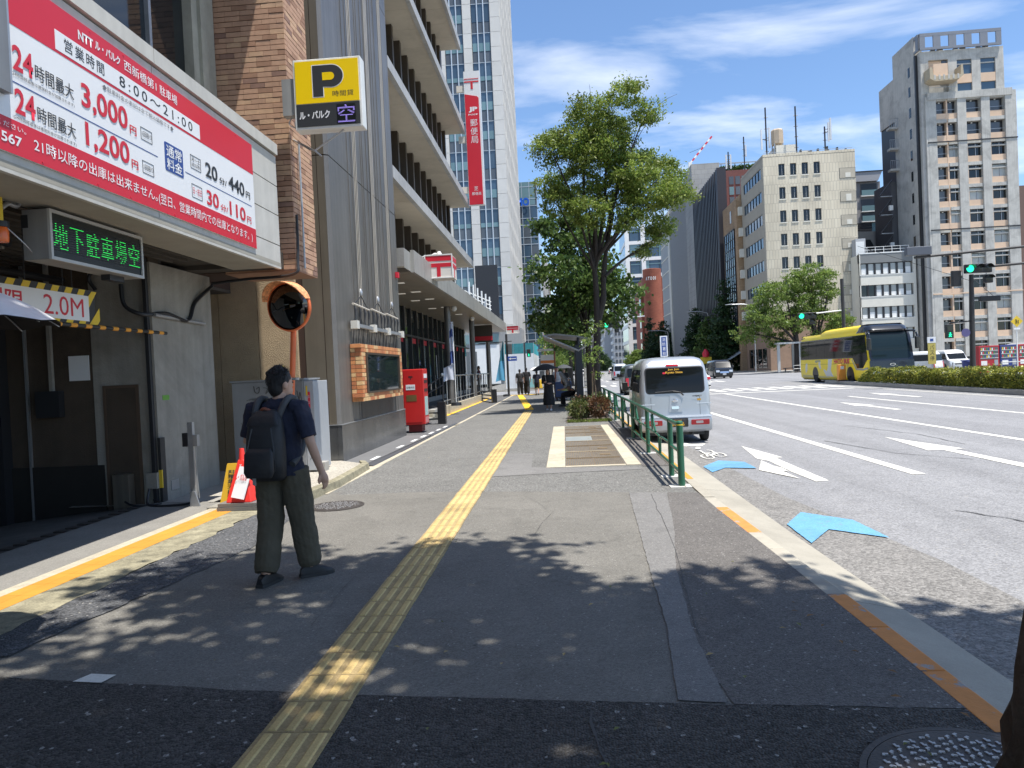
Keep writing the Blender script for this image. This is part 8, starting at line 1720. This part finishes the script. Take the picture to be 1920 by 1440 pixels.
    if skirt is not None:
        z0, w0 = skirt; n_ = 24
        b.loft([[Vector((w * (1 + .06 * math.sin(k * 1.9)) * math.cos(2 * math.pi * k / n_), w * .72 * (1 + .05 * math.sin(k * 2.7)) * math.sin(2 * math.pi * k / n_) + v['pel'].y, z)) for k in range(n_)] for z, w in ((z0, w0), (z0 + .3, w0 * .95), (.75, .20), (.95, .185), (1.05, .17))])
    else:
        b.loft(ell(v['pel'] + Vector((0, 0, .02)), (.178, .128, .13)))
        for s in 'lr':
            h, k_, a = v['h' + s], v['k' + s], v['a' + s]
            if short_pants: b.tube([h, h.lerp(k_, .5), k_ + Vector((0, 0, .02))], [.108, .10, .092], 14)
            else: b.tube([h, h.lerp(k_, .5), k_, k_.lerp(a, .5), k_.lerp(a, .86), a + Vector((0, 0, .015))], [.118, .114, .103, .099, .096, .080], 16)
    folds(remesh(b.build('dress' if skirt is not None else 'trousers', bottom, t), vox, 2), .022 if main else .02)
    for s in 'lr':
        a = v['a' + s]; f = Matrix.Rotation(v['f' + s], 3, 'Z'); b = MB(); g0 = a.z - .08
        b.loft([[a + f @ Vector((x * w, y, 0)) + Vector((0, 0, z - a.z + g0)) for x, z in ((-1, .012), (-1.05, .03), (-.7, h), (.7, h), (1.05, .03), (1, .012))] for y, w, h in ((-.085, .028, .06), (-.06, .038, .085), (0, .040, .10), (.06, .044, .085), (.12, .047, .062), (.165, .036, .045), (.185, .016, .03))])
        sh_ = b.build('shoe', shoe, t, smooth=60)
        MB().loft([[a + f @ Vector((x * w, y, 0)) + Vector((0, 0, z - a.z + g0)) for x, z in ((-1, 0), (-1, .022), (1, .022), (1, 0))] for y, w in ((-.09, .034), (-.06, .043), (.06, .048), (.12, .051), (.17, .040), (.19, .018))]).build('sole', SOLE, sh_)
    return t
NAVY = mat('navy_knit', (0.012, 0.015, 0.034), 0.85, var=.12, vs=14, bump=.25, bs=220); OLIVE = mat('olive_cotton', (0.078, 0.068, 0.046), 0.9, var=.16, vs=7, bump=.35, bs=18); BSHOE = mat('black_shoe', (0.012, 0.012, 0.014), 0.5); BKC = mat('black_cloth', (0.014, 0.014, 0.016), .85, var=.1); WSH = mat('white_shirt', (0.60, 0.60, 0.62), .8, var=.05); PACK = mat('backpack_nylon', (0.013, 0.014, 0.016), .6, var=.2, vs=10, bump=.35, bs=14)
# ---- man with backpack
m1 = person('man in navy polo and olive trousers walking away with a black backpack', (-2.30, 5.58, 0), R(-5), dict(
    pel=(0, .0, .93), chest=(.0, .0, 1.26), neck=(.01, .01, 1.455), head=(.025, .035, 1.585), sl=(-.20, -.01, 1.39), sr=(.20, -.01, 1.39), el=(-.285, .02, 1.13), wl=(-.24, .22, 1.06), er=(.285, -.05, 1.12), wr=(.335, .02, .875),
    hl=(-.10, 0, .90), hr=(.10, .02, .90), kl=(-.105, .0, .49), al=(-.10, -.14, .085), kr=(.125, .07, .49), ar=(.155, .12, .085), face=R(-38), fl=R(-8), fr=R(-52)), NAVY, OLIVE, BSHOE, 'short', .0065, 1.0, collar=True, sleeve=.46)
bp = thing('backpack', 'black nylon backpack worn by the man in navy polo', 'backpack', (-2.30, 5.58, 0), R(-5))
def bring(z, w, d, y=-.12, x=-.01):
    w *= .78; d *= .82; y = -.12 + (y + .12) * .9; return [(x + a, y - d + b2_, z) for a, b2_ in rrect(-w, 0, w, d, min(w, d) * .45, 5)]
MB().loft([bring(.84, .15, .15), bring(.87, .185, .19), bring(1.0, .195, .21), bring(1.18, .19, .19), bring(1.30, .17, .155), bring(1.37, .13, .11), bring(1.39, .07, .06)]).build('main_bag', PACK, bp, smooth=60)
MB().loft([bring(.88, .13, .05, -.325), bring(.92, .155, .06, -.322), bring(1.06, .15, .055, -.312), bring(1.10, .12, .03, -.31)]).build('front_pocket', PACK, bp, smooth=60)
MB().loft([bring(1.27, .17, .06, -.22), bring(1.33, .15, .09, -.18), bring(1.385, .10, .06, -.14)]).build('top_flap', PACK, bp, smooth=60)
for s in (-1, 1): MB().tube(smoothcurve([(-.02 + s * .10, -.15, 1.33), (s * .115, -.115, 1.43), (s * .12, -.02, 1.475), (s * .125, .08, 1.43), (s * .14, .13, 1.25), (s * .16, .06, 1.05), (s * .15, -.1, .95)], 4), .027, 8).build('strap', mat('strap_grey', (.05, .052, .055), .7), bp, smooth=60)
MB().tube(smoothcurve([(-.07, -.16, 1.37), (-.02, -.18, 1.40), (.04, -.16, 1.37)], 4), .012, 6).build('grab_handle', mat('brown_leather', (.17, .05, .025), .6), bp, smooth=60)
for s in (-1, 1): MB().tube(smoothcurve([(-.01 + s * .105, -.276, .92), (-.01 + s * .112, -.288, 1.05), (-.01 + s * .078, -.26, 1.25)], 4), .006, 5).build('zip', DARKM, bp)
MB().prism([(-.06, .93), (-.03, .94), (-.035, .82), (-.06, .83)], 'y', -.338, -.332).build('pale_tag', STEEL, bp)
# loose strands over the moulded hair
sb_ = MB(); rs_ = random.Random(8); H1 = Vector((.025, .035, 1.585)); hq = Matrix.Rotation(R(-38), 3, 'Z')
for k in range(900):
    a = rs_.uniform(0, 6.28); e_ = rs_.uniform(-.55, 1.5); d_1 = Vector((math.cos(a) * math.cos(e_), math.sin(a) * math.cos(e_), math.sin(e_)))
    if d_1.y > .35 and d_1.z < .62: continue
    if abs(d_1.x) > .55 and d_1.y > -.1 and d_1.z < .1: continue
    p = Vector((d_1.x * .083, d_1.y * .096 - .018, d_1.z * .102 + .034)); fl_ = (Vector((0, -.35, -1)) - d_1 * Vector((0, -.35, -1)).dot(d_1)); fl_ = (fl_ + Vector((rs_.uniform(-.5, .5), rs_.uniform(-.5, .5), rs_.uniform(-.2, .4)))).normalized()
    l_ = rs_.uniform(.018, .038); q0 = H1 + hq @ p; q1 = H1 + hq @ (p + fl_ * l_ * .6 + d_1 * .006); q2 = H1 + hq @ (p + fl_ * l_ + d_1 * .004); sb_.tube([q0, q1, q2], [.0026, .0020, .0006], 3)
tag(sb_.build('hair_strands', HAIR, m1), kind='stuff')
# ---- people farther along the pavement
grp = 'pedestrians on the pavement'
walk = dict(kl=(-.10, .10, .50), al=(-.10, .12, .08), kr=(.10, -.02, .50), ar=(.10, -.22, .11))
person('man in black shirt and trousers walking away, right of a pair', (-2.50, 47.6, 0), 0, walk, BKC, BKC, BSHOE, 'short', .02, 1.05, grp)
person('shorter man in black walking away, left of a pair', (-2.92, 47.3, 0), 0, dict(kl=(-.10, -.02, .5), al=(-.10, -.2, .1), kr=(.10, .1, .5), ar=(.1, .12, .08)), mat('charcoal', (.03, .03, .033), .85), BKC, BSHOE, 'short', .02, 1.0, grp)
person('woman in navy top and shorts walking under a white parasol', (-1.75, 45.8, 0), R(-5), dict(wr=(.20, .22, 1.15), er=(.24, .0, 1.12), **{k: walk[k] for k in ('kl', 'al', 'kr', 'ar')}), NAVY, BKC, BSHOE, 'bun', .02, .92, grp, short_pants=True)
person('woman in long black dress walking towards the camera under a black umbrella', (-.62, 27.9, 0), R(175), dict(wr=(.12, .22, 1.18), er=(.24, .02, 1.14), wl=(-.10, .22, 1.12), el=(-.24, .02, 1.12), al=(-.08, .08, .08), ar=(.09, -.08, .08)), BKC, BKC, WSH, 'long', .018, .96, grp, skirt=(.24, .24), sleeve=.9)
person('man in white shirt walking towards the camera behind the black umbrella', (-.36, 38.6, 0), R(180), dict(kl=(-.1, .08, .5), al=(-.1, .14, .1)), WSH, mat('grey_trousers', (.10, .10, .11), .85), BSHOE, 'short', .02, 1.0, grp)
person('person in black holding a dark umbrella beside the blue cart', (.02, 41.0, 0), R(170), dict(wr=(.12, .2, 1.18)), BKC, BKC, BSHOE, 'long', .02, .95, grp)
person('dark haired person standing behind the far ramp railing', (-5.3, 44.5, .34), R(90), {}, mat('plum_shirt', (.10, .04, .05), .85), BKC, BSHOE, 'short', .02, .98, grp)
person('person in black and white top sitting bent forward on the shelter bench', (.34, 30.8, 0), R(90), dict(pel=(0, 0, .56), chest=(0, .16, .86), neck=(0, .30, 1.0), head=(0, .40, 1.08), sl=(-.18, .22, .98), sr=(.18, .22, .98), el=(-.22, .34, .74), er=(.22, .34, .74), wl=(-.06, .55, .72), wr=(.06, .55, .72), hl=(-.10, .0, .56), hr=(.10, .0, .56), kl=(-.11, .42, .50), kr=(.11, .42, .50), al=(-.1, .40, .08), ar=(.1, .44, .08)), mat('striped_top', (.40, .40, .41), .85, var=.5, vs=9), BKC, BSHOE, 'long', .02, 1.0, grp, skirt=None)
# ---- umbrellas
def umbrella(label, loc, r, h, m, inner, shaft, tilt=(0, 0), n=8, cat='umbrella', sagk=1.0):
    t = thing('umbrella', label, cat, loc); t.rotation_euler = (tilt[0], tilt[1], 0); top = shaft
    b = MB(); c_ = MB(); N = n * 4; rings = []
    for i in range(7):
        f = i / 6 * .985 + .015; row = []
        for k in range(N):
            a = 2 * math.pi * k / N; sag = (abs(((k % 4) - 2)) / 2); rr_ = r * f * (1 - .035 * (1 - sag) * f); row.append((rr_ * math.cos(a), rr_ * math.sin(a), top - h * f ** 1.75 + .02 * (1 - sag) * f * sagk))
        rings.append(row)
    b.loft(rings, True, False).build('canopy', m, t, smooth=50)
    c_.loft([[(x * .995, y * .995, z - .006) for x, y, z in row] for row in rings], True, False).build('lining', inner, t, smooth=50)
    MB().tube([(0, 0, top + .06), (0, 0, top - .75)], .006, 6).build('shaft', STEEL, t); MB().tube(smoothcurve([(0, 0, top - .75), (0, 0, top - .83), (.03, 0, top - .85), (.04, 0, top - .81)], 3), .011, 6).build('handle', BLACK, t)
    for k in range(n):
        a = 2 * math.pi * k / n; p = [(r * f * math.cos(a) * .985, r * f * math.sin(a) * .985, top - h * f ** 1.75 - .012) for f in (.02, .3, .6, .85, .995)]; MB().tube(p, .004, 4).build('rib', STEEL, t); MB().tube([(0, 0, top - .32), p[2]], .003, 4).build('stretcher', STEEL, t)
    return t
SILU = mat('silver_cloth', (0.66, 0.67, 0.68), .4, .3, var=.08, vs=9, bump=.3, bs=9)
umbrella('black umbrella tilted over the woman in the long dress', (-.60, 27.75, 0), .50, .21, BKC, BKC, 1.84, (R(4), R(-5)))
umbrella('white parasol over the woman in navy', (-1.8, 46.0, 0), .42, .22, WSH, WSH, 1.83)
umbrella('dark umbrella beside the blue cart', (.0, 40.8, 0), .50, .22, mat('slate_cloth', (.05, .055, .06), .8), BKC, 1.86)
umbrella('silver umbrella reaching in from the left picture edge', (-3.60, 4.0, 0), .55, .24, SILU, BKC, 2.27, (0, 0))
person('person under the silver umbrella just outside the left picture edge', (-3.72, 3.85, 0), R(180), dict(wr=(.12, .22, 1.18), er=(.22, .02, 1.12)), BKC, BKC, BSHOE, 'short', .02, 1.0, grp)
# ---- blue cart
t = thing('hand_cart', 'blue box hand cart standing on the pavement by the bus stop', 'cart', (-.05, 36.6, 0)); CB = mat('cart_blue', (.02, .05, .14), .5, var=.1)
MB().box(-.42, -.3, .2, .42, .5, .95).build('box', CB, t, bevel=.02); slab('label', mat('cart_text', (.30, .36, .10), .5), t, -.1, -.31, .5, .3, -.302, .6); slab('base', DARKM, t, -.44, -.32, .14, .44, .52, .2)
for x in (-.34, .34):
    for y in (-.2, .4): MB().cyl((x - .02, y, .07), (x + .02, y, .07), .07, n=12).build('wheel', RUBBER, t, smooth=40)
MB().tube([(-.38, .5, .9), (-.38, .6, 1.1), (.38, .6, 1.1), (.38, .5, .9)], .018, 6).build('push_bar', STEEL, t)
# ---- bits on the ground
rl2 = random.Random(77); LFM = [mat('dry_leaf_%s' % n, c, .8) for n, c in (('brown', (.22, .12, .05)), ('tan', (.34, .25, .11)), ('olive', (.16, .17, .05)))]
LL_ = {m.name: MB() for m in LFM}
for i in range(60):
    x, y = rl2.uniform(-3.2, 1.55), rl2.choice((rl2.uniform(2.6, 5), rl2.uniform(4, 20)))
    if i % 3 == 0: x = rl2.uniform(1.35, 1.72)
    a = rl2.uniform(0, 6.28); s = rl2.uniform(.012, .026); u_ = Vector((math.cos(a), math.sin(a), 0)) * s; w_2 = Vector((-math.sin(a), math.cos(a), 0)) * s * .5; p = Vector((x, y, .021))
    LL_[LFM[i % 3].name].quad(p - u_, p + w_2 + Vector((0, 0, .008)), p + u_ + Vector((0, 0, .004)), p - w_2 + Vector((0, 0, .006)))
for m, lab in zip(LFM, ('scattered brown fallen leaves on the pavement', 'scattered tan fallen leaves on the pavement', 'scattered olive fallen leaves on the pavement')): tag(LL_[m.name].build('leaf_litter', m), lab, 'leaf litter', kind='stuff')
